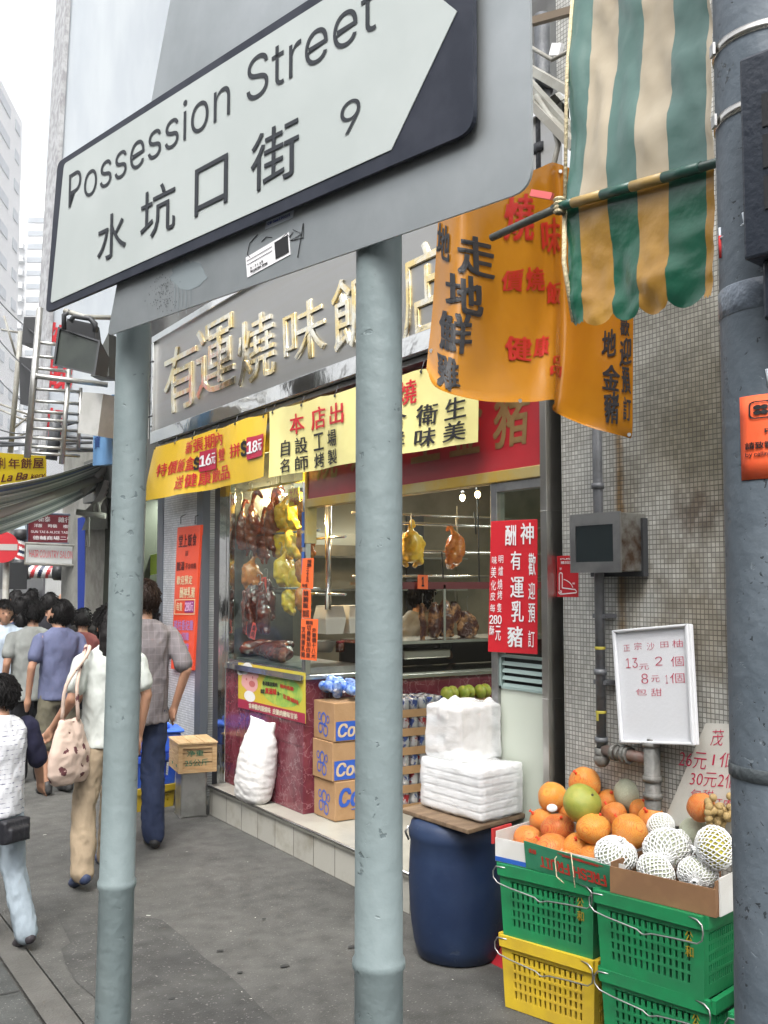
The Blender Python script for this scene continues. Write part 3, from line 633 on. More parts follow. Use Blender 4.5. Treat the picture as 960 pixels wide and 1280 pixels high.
for z in (.64,): mb.bb(WX-.0012, WX, YC, 7.16, z, z+.002)
part('tile_joint', mb, mat('stone_joint', (.05, .012, .018), .6), ctr)
mb = MB(); mb.bb(WX-.02, 3.64, YC-.02, 7.18, 1.07, 1.10); mb.bb(3.64, 5.9, YC-.02, 6.57, 1.04, 1.07); part('worktop', mb, STEEL, ctr, bev=.004)
mb = MB(); mb.bb(WX-.034, WX-.021, YC-.01, 7.15, 1.066, 1.104); part('edge_rail', mb, CHROME, ctr)
# poster with a pig cook
Xp = WX-.006
A, B, Cc = hx(298, 884, Xp), hx(382, 903, Xp), hx(298, 828, Xp); B.z = A.z + (B.z-A.z)*.2
yelp = mat('poster_yellow', (.62, .42, .03), .45, var=(.50, .46, .05), vscale=2.5)
f = lambda u, v, o=.0012: A + (B-A)*u + (Cc-A)*v + V((-1, 0, 0))*o
poster = part('poster', MB().plate([f(0, 0), f(1, 0), f(1, 1), f(0, 1)], .003), yelp, ctr)
part('lower_band', MB().quad(f(0, 0, .002), f(1, 0, .002), f(1, .2, .002), f(0, .2, .002)), mat('poster_red', (.33, .02, .05), .45), poster)
mb = MB(); tx(mb, '食神脆肉靚燒味', f(.18, .04, .003), f(.52, .04, .003), f(.18, .16, .003), bold=.04, off=.001); tx(mb, '皮脆肉嫩味甘美', f(.55, .04, .003), f(.9, .04, .003), f(.55, .16, .003), bold=.04, off=.001); part('print', mb, mat('poster_cream', (.72, .66, .5), .5), poster)
ell = lambda cx, cy, rx, ry, o, n=20, rot=0: [f(cx+rx*math.cos(t)*math.cos(rot)-ry*math.sin(t)*math.sin(rot)*.75, cy+rx*math.cos(t)*math.sin(rot)*1.3+ry*math.sin(t)*math.cos(rot), o) for t in [2*math.pi*i/n for i in range(n)]]
def fl(mb, pts): mb.add(pts, [tuple(range(len(pts)))])
mb = MB(); fl(mb, ell(.67, .55, .30, .32, .0018, 26)); fl(mb, ell(.55, .62, .16, .24, .0017)); part('speech_cloud', mb, mat('poster_green', (.18, .40, .07), .45, var=(.45, .52, .08), vscale=9), poster)
mb = MB(); fl(mb, ell(.19, .62, .13, .23, .0022, rot=.2)); fl(mb, ell(.09, .58, .035, .10, .0024)); fl(mb, ell(.28, .80, .05, .09, .0024, rot=.5)); part('pig_head', mb, mat('pig_pink', (.70, .36, .34), .5), poster)
mb = MB(); fl(mb, ell(.09, .86, .09, .11, .0026)); fl(mb, ell(.16, .93, .08, .10, .0026)); fl(mb, ell(.03, .8, .05, .08, .0026)); fl(mb, ell(.19, .30, .09, .12, .0026)); part('cook_hat', mb, mat('poster_white', (.75, .75, .73), .5), poster)
mb = MB(); fl(mb, ell(.23, .58, .05, .07, .0028)); fl(mb, ell(.14, .66, .012, .03, .0028)); fl(mb, ell(.24, .72, .012, .03, .0028)); part('pig_snout', mb, mat('pig_dark', (.50, .14, .13), .5), poster)
mb = MB(); tx(mb, '香港脆皮燒肉', f(.40, .60, .003), f(.62, .62, .003), f(.40, .69, .003), bold=.05); tx(mb, '認證', f(.37, .42, .003), f(.43, .43, .003), f(.37, .51, .003), bold=.05); tx(mb, '第一', f(.62, .45, .003), f(.68, .45, .003), f(.62, .53, .003), bold=.05); part('print', mb, BLACK, poster)
mb = MB(); tx(mb, '真滋味', f(.44, .43, .003), f(.61, .45, .003), f(.44, .56, .003), bold=.06); tx(mb, '燒肉香脆', f(.66, .62, .003), f(.85, .60, .003), f(.66, .70, .003), bold=.05); tx(mb, '至愛燒味', f(.70, .42, .003), f(.92, .34, .003), f(.70, .51, .003), bold=.05); part('print', mb, mat('poster_redink', (.5, .02, .02), .5), poster)
# ================================================================ signs over the front
FX = 2.94; fz0, fz1 = 2.92, 3.83; fy0, fy1 = 3.15, 8.46
fas = thing('fascia_sign', 'long brushed steel shop sign with raised gold characters above the banners', 'shop sign', (FX, 5.8, fz0))
brushed = mat('brushed_steel', (.44, .435, .42), .42, 1, bump=.035, bscale=30, stretch=(1, .25, 22), dist=.004, var=(.43, .42, .39), vscale=.8)
part('panel', MB().bb(FX, 3.24, fy0, fy1, fz0, fz1), brushed, fas)
mb = MB(); e = .055
mb.bb(FX-.03, FX+.01, fy0, fy1, fz1-e, fz1); mb.bb(FX-.03, FX+.01, fy0, fy1, fz0-.03, fz0+e+.02); mb.bb(FX-.03, FX+.01, fy1-e*.8, fy1, fz0+e+.02, fz1-e); mb.bb(FX-.03, FX+.01, fy0, fy0+e, fz0+e+.02, fz1-e)
part('frame', mb, CHROME, fas, bev=.004)
goldside = [mat('gold_face', (.80, .76, .64), .16, 1, bump=.25, bscale=18, var=(.80, .62, .28), vscale=7), GOLD]
for ch, (xl, xr, yb, yt) in {'有': (203, 243, 512, 430), '運': (243, 290, 490, 400), '燒': (295, 340, 475, 393), '味': (352, 403, 450, 376), '飯': (413, 465, 432, 340), '店': (500, 556, 420, 300)}.items():
    a, b = hx((xl), (yb), FX-.03), hx(xr, yb, FX-.03); t = hx((xl+xr)/2, yt, FX-.03); a0 = hx((xl+xr)/2, yb, FX-.03)
    mb = MB(); A = V((FX, a.y, a0.z)); B = V((FX, b.y, a0.z)); tx(mb, ch, A, B, A+V((0, .06*(a.y-b.y), t.z-a0.z)), off=0, bold=.008, ext=.013); part('character', mb, goldside[0], fas, bev=.006)
# red board under the fascia
rb = thing('red_board', 'red signboard with faded gold characters and a gilt bottom rail above the shop opening', 'signboard', (WX, 4.6, 2.22))
RX = 3.045; rz0, rz1 = 2.235, 2.9
part('panel', MB().bb(RX, 3.10, 3.516, 5.78, rz0, rz1), mat('board_red', (.36, .018, .025), .3, var=(.28, .014, .02), vscale=1.5, coat=.3), rb)
goldtrim = mat('gilt_trim', (.55, .36, .06), .35, .5, var=(.5, .42, .2), vscale=3)
mb = MB(); mb.bb(RX-.01, 3.11, 3.516, 5.80, rz0-.055, rz0); mb.bb(RX-.01, 3.11, 5.785, 5.815, 1.95, rz1); part('rail', mb, goldtrim, rb, bev=.004)
mb = MB(); chars = '燒味之王金豬'
for i, ch in enumerate(chars):
    y0 = 5.66-i*.36; tx(mb, ch, (RX, y0, rz0+.11), (RX, y0-.27, rz0+.11), (RX, y0, rz0+.42), off=.002, bold=.025, shear=.1)
part('lettering', mb, mat('faded_gold', (.20, .12, .045), .4, .3, var=(.26, .17, .07), vscale=8), rb)
# corner light over the board: soffit with strip
mb = MB(); mb.bb(2.97, 3.1, 3.52, 8.4, 2.86, 2.89); part('soffit', mb, STEELD, fas)
# ================================================================ cloth banners
def cat4(a, b, c, d, t): return ((b*2) + (c-a)*t + (a*2-b*5+c*4-d)*t*t + (b*3-a-c*3+d)*t*t*t)*.5
def spl(P, t):
    n = len(P)-1; t = max(0, min(.99999, t))*n; i = int(t); g = lambda k: P[max(0, min(n, k))]
    a = g(i-1) if i > 0 else P[0]*2-P[1]; d = g(i+2) if i+2 <= n else P[n]*2-P[n-1]
    return cat4(a, g(i), g(i+1), d, t-i)
def bil(a, b, c, d): return lambda u, v: a*((1-u)*(1-v)) + b*(u*(1-v)) + c*(u*v) + d*((1-u)*v)   # BL BR TR TL
def cell(fn, u0, u1, v0, v1): return lambda u, v: fn(u0+(u1-u0)*u, v0+(v1-v0)*v)
def cloth_text(mb, s, fn, u0, u1, v0, v1, bold=.02, gap=.1, sub=1, vert=False):
    n = len(s)
    for i, ch in enumerate(s):
        if ch == ' ': continue
        if vert: k0, k1 = v1-(v1-v0)*(i+1-gap/2)/n, v1-(v1-v0)*(i+gap/2)/n; c = cell(fn, u0, u1, k0, k1)
        else: k0, k1 = u0+(u1-u0)*(i+gap/2)/n, u0+(u1-u0)*(i+1-gap/2)/n; c = cell(fn, k0, k1, v0, v1)
        tx(mb, ch, 0, 0, 0, bold=bold, fn=c, sub=sub)
vin = dict(rough=.38, bump=.15, bscale=14)
yv = mat('yellow_vinyl', (.76, .50, .035), var=(.68, .44, .03), vscale=2, **vin)
pv = mat('pale_vinyl', (.76, .70, .30), var=(.70, .63, .26), vscale=2, **vin)
BX = 2.895
def ban(name, q, m, label, amp, ph, kx):
    a, b, c, d = [hx(*p, BX) for p in q]; base = bil(a, b, c, d)
    def fn(u, v, o=0):
        p = base(u, v); s = (1-v)*.75+.25
        return p + V((-1, 0, 0))*(amp*s*math.sin(u*kx+ph+v*1.2)+amp*.5*math.sin(u*kx*2.7+2*ph-v) + o) + V((0, 0, 1))*(-.018*v*v*abs(math.sin(u*kx*1.5+ph)))
    mb = MB(); mb.grid(fn, 40, 14); o = solo(name, mb, m, label, 'banner')
    mb = MB()                                # eyelets and short ties along the top
    for i in range(6):
        p = fn(.02+i*.19, .97, .004); mb.cyl(p, p+V((-.004, 0, 0)), .009, n=10); mb.tube([p, p+V((.02, 0, .06))], .003, 6)
    part('tie', mb, DARK, o)
    return o, (lambda u, v: fn(u, v, .006))
o, f1 = ban('banner', [(183, 627), (336, 596), (335, 514), (194, 558)], yv, 'golden yellow banner with red writing at the left end of the shop sign', .03, .4, 7)
mb = MB(); cloth_text(mb, '新張期內', f1, .33, .66, .70, .93); cloth_text(mb, '特價飯盒', f1, .10, .44, .40, .64); cloth_text(mb, '雙', f1, .61, .70, .42, .64); cloth_text(mb, '拼', f1, .74, .82, .42, .64); cloth_text(mb, '送健康飲品', f1, .28, .74, .10, .33); part('lettering', mb, REDI, o)
mb = MB()
for u in (.47, .86): mb.grid(lambda a, b, u=u: cell(f1, u, u+.13, .33, .68)(a, b)+V((-.004, 0, 0)), 4, 4)
part('price_patch', mb, mat('price_red', (.42, .015, .05), .5), o)
mb = MB(); cloth_text(mb, '$', f1, .43, .47, .36, .62, .05); cloth_text(mb, '$', f1, .82, .86, .38, .66, .05); part('lettering', mb, BLACK, o)
f1b = lambda u, v: f1(u, v)+V((-.007, 0, 0)); mb = MB(); cloth_text(mb, '16元', f1b, .475, .595, .42, .60, .03); cloth_text(mb, '18元', f1b, .865, .985, .42, .60, .03); part('price', mb, WHITE, o)
o, f2 = ban('banner', [(337, 597), (592, 552), (601, 440), (336, 512)], pv, 'pale yellow banner with black and red writing behind the right sign post', .022, 2.2, 9)
mb = MB(); cloth_text(mb, '本店出', f2, .12, .47, .56, .86, gap=.3); cloth_text(mb, '爐燒', f2, .60, .78, .60, .90, gap=.3); part('lettering', mb, REDI, o)
mb = MB(); cloth_text(mb, '自設工場', f2, .06, .43, .27, .50, gap=.35); cloth_text(mb, '名師烤製', f2, .06, .43, .03, .23, gap=.35); cloth_text(mb, '合衛生', f2, .64, .98, .31, .56, gap=.3); cloth_text(mb, '鮮味美', f2, .64, .98, .05, .27, gap=.3); part('lettering', mb, BLACK, o)
# ---------------------------------------------------------------- big folded orange banner
cols = [[(549, 250, 3.62), (541, 380, 3.60), (535, 440, 3.56), (533, 462, 3.5)],
        [(580, 244, 3.52), (577, 385, 3.46), (556, 478, 3.42), (548, 486, 3.36)],
        [(628, 230, 3.70), (630, 390, 3.66), (610, 490, 3.52), (606, 501, 3.46)],
        [(664, 214, 3.82), (672, 385, 3.84), (662, 488, 3.66), (664, 502, 3.60)],
        [(684, 205, 3.90), (692, 380, 3.92), (692, 485, 3.74), (693, 500, 3.70)],
        [(700, 205, 3.98), (706, 380, 4.04), (696, 500, 3.98), (692, 514, 3.97)],
        [(745, 225, 3.86), (744, 390, 3.88), (736, 518, 3.84), (733, 532, 3.82)],
        [(793, 260, 3.72), (792, 400, 3.72), (790, 530, 3.74), (789, 548, 3.74)]]
cc = [[hd(*p) for p in c] for c in cols]
def lerp1(x, xs, ys):
    for i in range(len(xs)-1):
        if x <= xs[i+1] or i == len(xs)-2: return ys[i]+(ys[i+1]-ys[i])*(x-xs[i])/(xs[i+1]-xs[i])
def fo_(u, v, o=0):                          # v = 0 top, 1 bottom
    v = lerp1(v, [0, .56, .93, 1], [0, 1/3, 2/3, 1]); u = lerp1(u, [0, .127, .32, .47, .55, .62, .80, 1], [i/7 for i in range(8)])
    p = spl([spl(c, v) for c in cc], u)
    k = noise.noise(V((u*5, v*2.2, 1)))*.03+noise.noise(V((u*11, v*6, 4)))*.005
    return p - FW*(k+o)
orv = mat('orange_vinyl', (.35, .145, .009), .22, bump=.12, bscale=9, var=(.30, .12, .008), vscale=2.2, dist=.02)
mb = MB(); mb.grid(lambda u, v: fo_(u, 1-v), 72, 40)
ob = solo('banner', mb, orv, 'big folded orange banner hanging beside the striped awning', 'banner')
def bf(u0, u1, v0, v1): return lambda u, v: fo_(u0+(u1-u0)*u+.0*v, v1+(v0-v1)*v, .006)
GR = []
for i in range(91):
    for j in range(61):
        p = fo_(i/90, j/60)-EYEP; d = p.dot(FW); GR.append((480+F*p.dot(RT)/d, 640-F*p.dot(UP)/d, i/90, j/60))
def uvof(px, py): return min(GR, key=lambda g: (g[0]-px)**2+(g[1]-py)**2)[2:]
def bt(mb, s, x0, x1, y0, y1, bold=.035, sl=0):   # box in the photograph -> the same place on the cloth
    q = [uvof(*k) for k in ((x0, y1), (x1, y1+sl), (x1, y0+sl), (x0, y0))]
    def f(u, v):
        w4 = ((1-u)*(1-v), u*(1-v), u*v, (1-u)*v); return fo_(sum(a*b[0] for a, b in zip(w4, q)), sum(a*b[1] for a, b in zip(w4, q)), .006)
    tx(mb, s, 0, 0, 0, bold=bold, sub=2, fn=f)
mb = MB()
for ch, k in {'走': (572, 616, 295, 341), '地': (559, 603, 340, 386), '鮮': (549, 588, 388, 434), '雞': (546, 573, 438, 478), ' 地': (545, 562, 276, 320), ' 金': (753, 773, 457, 488), '豬': (755, 773, 492, 527), '  地': (753, 768, 412, 447), '歡': (776, 787, 402, 420), '迎': (774, 788, 423, 457), '預': (776, 787, 461, 492), '訂': (778, 788, 497, 527)}.items(): bt(mb, ch.strip(), *k, bold=.04, sl=8 if k[0] < 620 else 0)
part('lettering', mb, BLACK, ob)
mb = MB(); dkr = mat('banner_red', (.36, .015, .012), .35)
for ch, k in {'味': (677, 699, 277, 318), '燒': (630, 667, 243, 302), '價': (627, 653, 338, 365), ' 燒': (657, 680, 336, 363), '飯': (684, 700, 355, 382), '健': (632, 664, 422, 451), '康': (668, 687, 420, 445), '品': (688, 701, 446, 470)}.items(): bt(mb, ch.strip(), *k, bold=.035)
part('lettering', mb, dkr, ob)
mb = MB()
for u, v in ((.02, .87), (.43, .965), (.985, .955), (.62, .03)): p = fo_(u, v, .005); mb.cyl(p, p-FW*.003, .007, n=12)
part('eyelet', mb, STEELD, ob)
# ================================================================ striped awning
aw = thing('striped_awning', 'green and cream striped plastic awning hanging over the fruit stall', 'awning', tuple(hx(790, 380, 2.0)))
AX = 2.0
tl, tr, bl, br = hx(720, -60, AX+.12), hx(884, -60, AX+.06), hx(706, 258, AX), hx(893, 206, AX)
vb, vr = hx(717, 402, AX+.0), hx(893, 366, AX)
ub = [0, .105, .32, .525, .73, .955, 1.0]; ut = [0, .18, .38, .575, .785, .99, 1.0]
fg = mat('lit_green', (.055, .122, .105), .32, bump=.25, bscale=12, var=(.075, .15, .13), vscale=4, dist=.01); fc = mat('lit_cream', (.38, .325, .235), .4, bump=.25, bscale=12, var=(.33, .275, .19), vscale=3, dist=.01)  # canopy: same cloth as the valance, sky light put into paler colours
sg = mat('shaded_green', (.008, .075, .042), .28, bump=.3, bscale=16, var=(.012, .095, .055), vscale=5, dist=.012); so = mat('shaded_cream', (.34, .185, .03), .35, bump=.3, bscale=16, var=(.28, .145, .022), vscale=5, dist=.012)  # valance: the same striped cloth, its shade put into darker colours
def canopy(q, b0, b1, wav, nv, sc=0):
    fn = bil(*q); mb = MB()
    for s in range(6):
        def g(u, v):
            uu = (b0[s]+(b0[s+1]-b0[s])*u)*(1-v) + (b1[s]+(b1[s+1]-b1[s])*u)*v
            vv = v
            if sc: vv = v - (1-v)*sc*(math.sin(math.pi*min(1, max(0, u)))**.6 if s not in (0, 5) else .35*abs(math.sin(u*7))+.2)
            p = fn(uu, vv)
            return p + V((-1, 0, 0))*(wav*noise.noise(V((uu*3, vv*2.5, 2+sc*9)))+wav*.35*noise.noise(V((uu*9, vv*7, 5)))+.004*noise.noise(V((uu*30, vv*22, 1)))) * (1-abs(2*v-1)**6 if not sc else (1-v))
        mb.grid(g, 8, nv, s % 2)
    return mb
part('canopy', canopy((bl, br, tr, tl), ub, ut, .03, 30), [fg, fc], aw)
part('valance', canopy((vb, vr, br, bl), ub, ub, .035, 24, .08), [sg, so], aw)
mb = MB(); barm = mat('bar_paint', (.02, .055, .045), .45, var=(.03, .035, .03), vscale=9)
e0 = hx(615, 297, AX-.02); b_l = bl+V((-.02, 0, -.005)); b_r = br+(br-bl)*.3+V((-.02, 0, -.005))
part('front_bar', MB().cyl(b_l+(b_l-b_r)*.04, b_r, .012), barm, aw)
part('bar_end', MB().cyl(e0, b_l, .012), mat('bare_bar', (.06, .065, .055), .5), aw)
mb = MB(); wrap = lambda t: b_l.lerp(b_r, t)
for i in range(5):                           # cloth rolled over the bar, in the same stripes
    t0, t1 = ub[i]/1.3+.0, ub[i+1]/1.3; mb.cyl(wrap(t0), wrap(t1), .0145, n=16, m=i % 2)
part('bar_sleeve', mb, [mat('sleeve_green', (.014, .07, .05), .35), mat('sleeve_ochre', (.36, .24, .08), .4)], aw)
rope = mat('rope', (.55, .47, .30), .8, bump=.8, bscale=120)
mb = MB(); mb.tube([tl, tl.lerp(bl, .5)+V((-.015, 0, 0)), bl], .006, 8); mb.tube([bl, bl.lerp(vb, .5)+V((-.02, 0, 0)), vb], .007, 8)
for i in range(4): mb.lathe(bl+V((-.02, .0, -.02+.012*i)), [(.014, -.006), (.02, 0), (.014, .006)], 12)
part('edge_rope', mb, rope, aw)
mb = MB(); c = bl+V((-.03, .02, .03)); mb.bar(c, c+V((-.02, .07, .03)), .012, .02); part('knot_tag', mb, mat('pink_rag', (.6, .12, .12), .8), aw)
mb = MB(); mb.tube([tl+V((.0, 0, .1)), tr+V((0, 0, .1))+(tr-tl)*.3], .02, 10); part('top_bar', mb, barm, aw)
# ================================================================ red signs on the shopfront
def board(name, q, X, m, label, cat, th=.02, bev=.002):
    a, b, c, d = [hx(*p, X) for p in q]; o = solo(name, MB().plate([a, b, c, d], th, n=V((-1, 0, 0))), m, label, cat, bev=bev)
    return o, (lambda u, v: bil(a, b, c, d)(u, v)+V((-.003, 0, 0)))
ored = mat('orange_red_board', (.72, .075, .025), .4, var=(.66, .06, .02), vscale=2)
o, f = board('menu_board', [(213.5, 836), (241, 838), (250.5, 656), (221.7, 659.5)], 3.035, ored, 'tall orange red menu board on the narrow mosaic pillar', 'menu board', .025)
def bw(o, f, rows, m, nm='lettering'):
    for s, u0, u1, v0, v1, bd in rows:
        mb = MB()
        if s.startswith('|'): cloth_text(mb, s[1:], f, u0, u1, v0, v1, bd, .12, 0, True)
        else: cloth_text(mb, s, f, u0, u1, v0, v1, bd, .12, 0)
        part(nm, mb, m, o)
bw(o, f, [('堂上飯食', .10, .90, .86, .945, .03), ('送', .42, .56, .795, .83, .02), ('靚湯', .06, .42, .695, .755, .04), ('不含味精', .46, .92, .70, .74, .02)], mat('dark_red_ink', (.10, .01, .01), .5))
bw(o, f, [('歡迎預定', .10, .80, .595, .655, .03), ('酬神乳豬', .26, .94, .50, .575, .03), ('每隻', .14, .42, .41, .47, .03)], mat('cream_ink', (.75, .62, .38), .5))
mb = MB()
for u0, u1, v0, v1 in ((.06, .96, .485, .49), (.06, .96, .385, .39), (.06, .09, .39, .485), (.93, .96, .39, .485)): mb.quad(f(u0, v0), f(u1, v0), f(u1, v1), f(u0, v1))
part('price_frame', mb, MT['cream_ink'], o)
mb = MB(); mb.quad(f(.52, .40), f(.92, .40), f(.92, .478), f(.52, .478)); part('price_patch', mb, mat('violet_patch', (.30, .03, .20), .5), o)
bw(o, lambda u, v: f(u, v)+V((-.002, 0, 0)), [('280元', .54, .90, .41, .468, .03)], mat('pink_ink', (.75, .45, .65), .5), 'price')
bw(o, f, [('瑤柱香妃雞', .06, .94, .275, .345, .03), ('白切雞', .25, .78, .205, .26, .03), ('豉油雞', .28, .80, .125, .185, .03), ('鹽焗雞', .16, .92, .03, .105, .03)], mat('violet_ink', (.42, .22, .50), .5))
mb = MB()
for x in (226, 244): p = hx(x, 652, 3.03); mb.tube([p+V((.04, 0, .06)), p+V((0, 0, .04)), p+V((0, 0, -.02))], .004, 6)
part('hook', mb, DARK, o)
o, f = board('red_menu_sign', [(609.7, 814.7), (671, 818), (671, 649), (613.5, 651.5)], 3.03, mat('sign_red', (.56, .012, .022), .4, var=(.50, .01, .02), vscale=2), 'bright red sign with white brush writing behind the shop window by the steel column', 'sign', .006)
g = lambda x, y: ((x-452)/203.0, 1-(y-240)/575.0)
rows = []
for ch, x0, x1, y0, y1, bd in (('酬', 520, 572, 262, 350, .02), ('神', 586, 648, 255, 345, .02), ('有', 545, 595, 375, 455, .02), ('運', 545, 608, 487, 575, .02), ('乳', 550, 608, 590, 680, .02), ('豬', 535, 605, 700, 788, .025),
                               ('歡', 622, 654, 385, 480, .015), ('迎', 622, 652, 510, 582, .015), ('預', 622, 652, 600, 680, .015), ('訂', 622, 650, 715, 785, .015),
                               ('味', 462, 488, 395, 430, .0), ('美', 458, 486, 440, 490, .0), ('化', 460, 486, 500, 545, .0), ('皮', 458, 484, 552, 590, .0), ('每', 458, 484, 605, 640, .0), ('明', 492, 516, 392, 425, .0), ('爐', 492, 516, 440, 480, .0), ('燒', 490, 514, 495, 540, .0), ('烤', 490, 514, 545, 585, .0), ('隻', 490, 512, 600, 640, .0)):
    u0, v1 = g(x0, y0); u1, v0 = g(x1, y1); rows.append((ch, u0, u1, v0, v1, bd))
rows += [('280', .03, .30, .215, .28, .02), ('酥', .03, .15, .13, .20, .01), ('元', .16, .29, .09, .20, .01)]
bw(o, f, rows, WHITE)
# glass panel frame, vent and frosted panel beside the column
fp = thing('window_panel', 'narrow fixed shop window with steel frame and louvre vent under the red sign', 'window', (3.06, 3.7, ST))
ya, yb = 3.518, 3.90
mb = MB(); mb.bb(3.05, 3.10, yb-.05, yb, ST, rz0-.055); mb.bb(3.05, 3.10, ya, yb-.05, rz0-.10, rz0-.056); part('frame', mb, STEELD, fp, bev=.003)
z1 = hx(640, 819, 3.06).z; z0 = hx(640, 862, 3.06).z
part('pane', MB().bb(3.072, 3.078, ya, yb-.05, z1, rz0-.10), glassmat('shop_glass'), fp)
part('frosted_panel', MB().bb(3.068, 3.08, ya, yb-.05, ST, z0), mat('pale_panel', (.52, .56, .48), .4), fp)
ventm = mat('vent_green', (.24, .32, .30), .5)
mb = MB(); mb.bb(3.058, 3.08, ya, yb-.05, z0, z0+.012); mb.bb(3.058, 3.08, ya, yb-.05, z1-.012, z1); mb.bb(3.058, 3.08, ya, ya+.02, z0, z1); mb.bb(3.058, 3.08, yb-.065, yb-.05, z0, z1)
for k in range(4): z = z0+.012+(z1-z0-.024)*(k+.5)/4; mb.box((3.066, (ya+yb-.05)/2, z-.012), (.004, yb-ya-.09, (z1-z0)/4*.5), M=Matrix.Rotation(.5, 3, 'Y'))
vt = part('vent', mb, ventm, fp)
part('vent_dark', MB().bb(3.082, 3.086, ya, yb-.05, z0, z1), mat('vent_back', (.02, .025, .025), .8), vt)
# ================================================================ glass display and kitchen behind
disp = thing('display_case', 'steel framed glass display case on the burgundy counter with hanging rails', 'display case', (WX+.2, 6.5, 1.10))
mb = MB()
for x, y, wd in ((WX-.005, 7.135, .05), (WX-.005, 5.90, .045)): mb.bb(x, x+wd, y-wd/2, y+wd/2, 1.10, 2.86)
mb.bb(WX-.005, WX+.04, 7.16, 7.30, .02, 2.86); part('post', mb, CHROME, disp, bev=.006)
mb = MB(); mb.bb(WX+.0, WX+.03, 5.925, 7.11, 2.62, 2.86); mb.bb(WX, WX+.03, 5.925, 7.11, 1.10, 1.13); part('rail_frame', mb, STEEL, disp)
mb = MB(); mb.bb(WX+.005, WX+.05, 7.31, 7.42, .02, 2.86); part('dark_post', mb, DARK, disp)
part('pane', MB().bb(WX+.01, WX+.015, 5.925, 7.11, 1.13, 2.62), glassmat('shop_glass'), disp)
blue = mat('blue_label', (.03, .10, .35), .4); mb = MB(); 
for z0, z1 in ((2.04, 2.16), (1.93, 2.02), (1.72, 1.9)): mb.bb(WX-.012, WX-.007, 5.885, 5.915, z0, z1)
part('label', mb, blue, disp)
mb = MB()
for z in (2.40, 2.05, 1.66): mb.cyl((WX+.14, 5.95, z), (WX+.14, 7.1, z), .009, n=10); mb.cyl((WX+.34, 5.95, z-.04), (WX+.34, 7.1, z-.04), .009, n=10)
for z in (2.36,): mb.cyl((WX+.02, 5.96, z), (WX+.36, 5.96, z), .008, n=8)
part('hanging_rail', mb, STEEL, disp)
part('end_panel', MB().bb(WX+.05, 3.62, 7.12, 7.135, 1.11, 2.86), mat('end_steel', (.16, .16, .155), .35, .7, var=(.09, .09, .09), vscale=3), disp)
part('drip_tray', MB().bb(WX+.06, 3.6, 5.98, 7.1, 1.101, 1.14), STEELD, disp)
rack = thing('kitchen_rack', 'steel serving rack with rails and a meat shelf along the inner counter', 'rack', (4.4, 5.95, 1.07))
zA = lambda y, Y=5.97: hy(555, y, Y).z
mb = MB()
for y in (656, 690): z = zA(y); mb.cyl((3.7, 5.97, z), (5.9, 5.97, z), .011, n=10)
for y in (640, 720): z = zA(y); mb.cyl((3.7, 6.35, z), (5.9, 6.35, z), .009, n=10)
part('rail', mb, STEEL, rack)
mb = MB(); z = zA(731)
mb.bb(3.66, 5.9, 5.95, 6.30, z, z+.02); part('top_shelf', mb, STEELD, rack); part('shelf_lip', MB().bb(3.66, 5.9, 5.940, 5.949, z-.03, z+.02), mat('shelf_red', (.13, .02, .025), .4), rack)
mb = MB(); z = zA(801); mb.bb(3.66, 5.9, 5.93, 6.45, z-.012, z+.01); z2 = zA(840); mb.bb(3.66, 5.9, 5.91, 5.95, z2-.02, z2+.015); part('lower_shelf', mb, STEEL, rack)
part('shelf_back', MB().bb(3.66, 5.9, 6.44, 6.46, 1.075, zA(801)-.013), mat('shelf_dark', (.06, .05, .045), .5, .4), rack)
mb = MB()
for x in (3.67, 5.85): mb.bb(x, x+.03, 5.95, 5.98, 1.071, 2.5)
part('upright', mb, STEELD, rack)
mb = MB(); mb.bb(4.22, 4.24, 5.94, 5.945, zA(801)+.01, zA(731)); part('divider', mb, STEEL, rack)
mb = MB(); p = hy(410, 762, 6.2); q_ = hy(412, 632, 6.2); mb.cyl(p, V((p.x, p.y, q_.z)), .022); part('steel_pole', mb, STEEL, rack)
# tools hanging from the rails (long hooks)
mb = MB()
for px, y0, y1 in ((552, 690, 723), (597, 620, 728), (593, 640, 668)): mb.cyl(hy(px, y0, 5.96), hy(px+2, y1, 5.96), .006, n=8)
part('hook_rod', mb, DARK, rack)
# rear kitchen wall panels and hood
kit = thing('kitchen_wall', 'steel clad rear kitchen wall with cooker hood and dark doorway', 'kitchen wall', (5, 8.5, 0))
panel = mat('kitchen_panel', (.34, .31, .25), .3, .8, var=(.22, .21, .17), vscale=1.5)
mb = MB(); mb.bb(3.5, 8.0, 8.62, 8.66, .9, 2.8)
for x in (4.1, 5.2, 6.3): mb.bb(x, x+.012, 8.61, 8.62, .9, 2.5)
part('panel', mb, panel, kit)
part('doorway', MB().bb(hy(508, 690, 8.6).x, hy(529, 690, 8.6).x, 8.59, 8.61, .9, hy(520, 645, 8.6).z), DARK, kit)
part('work_surface', MB().bb(3.5, 8.0, 7.9, 8.62, .86, .92), STEEL, kit)
hood = mat('hood_steel', (.60, .56, .45), .3, 1)
mb = MB(); mb.plate([(3.55, 7.6, 2.1), (5.0, 7.6, 2.1), (5.0, 8.1, 2.55), (3.55, 8.1, 2.55)], .02); mb.bb(3.55, 5.0, 7.58, 7.6, 2.02, 2.12); part('hood', mb, hood, kit)
mb = MB(); mb.bb(3.55, 6.2, 8.3, 8.6, 1.62, 1.64); mb.bb(3.55, 6.2, 8.3, 8.6, 1.93, 1.95); part('wall_shelf', mb, STEEL, kit)
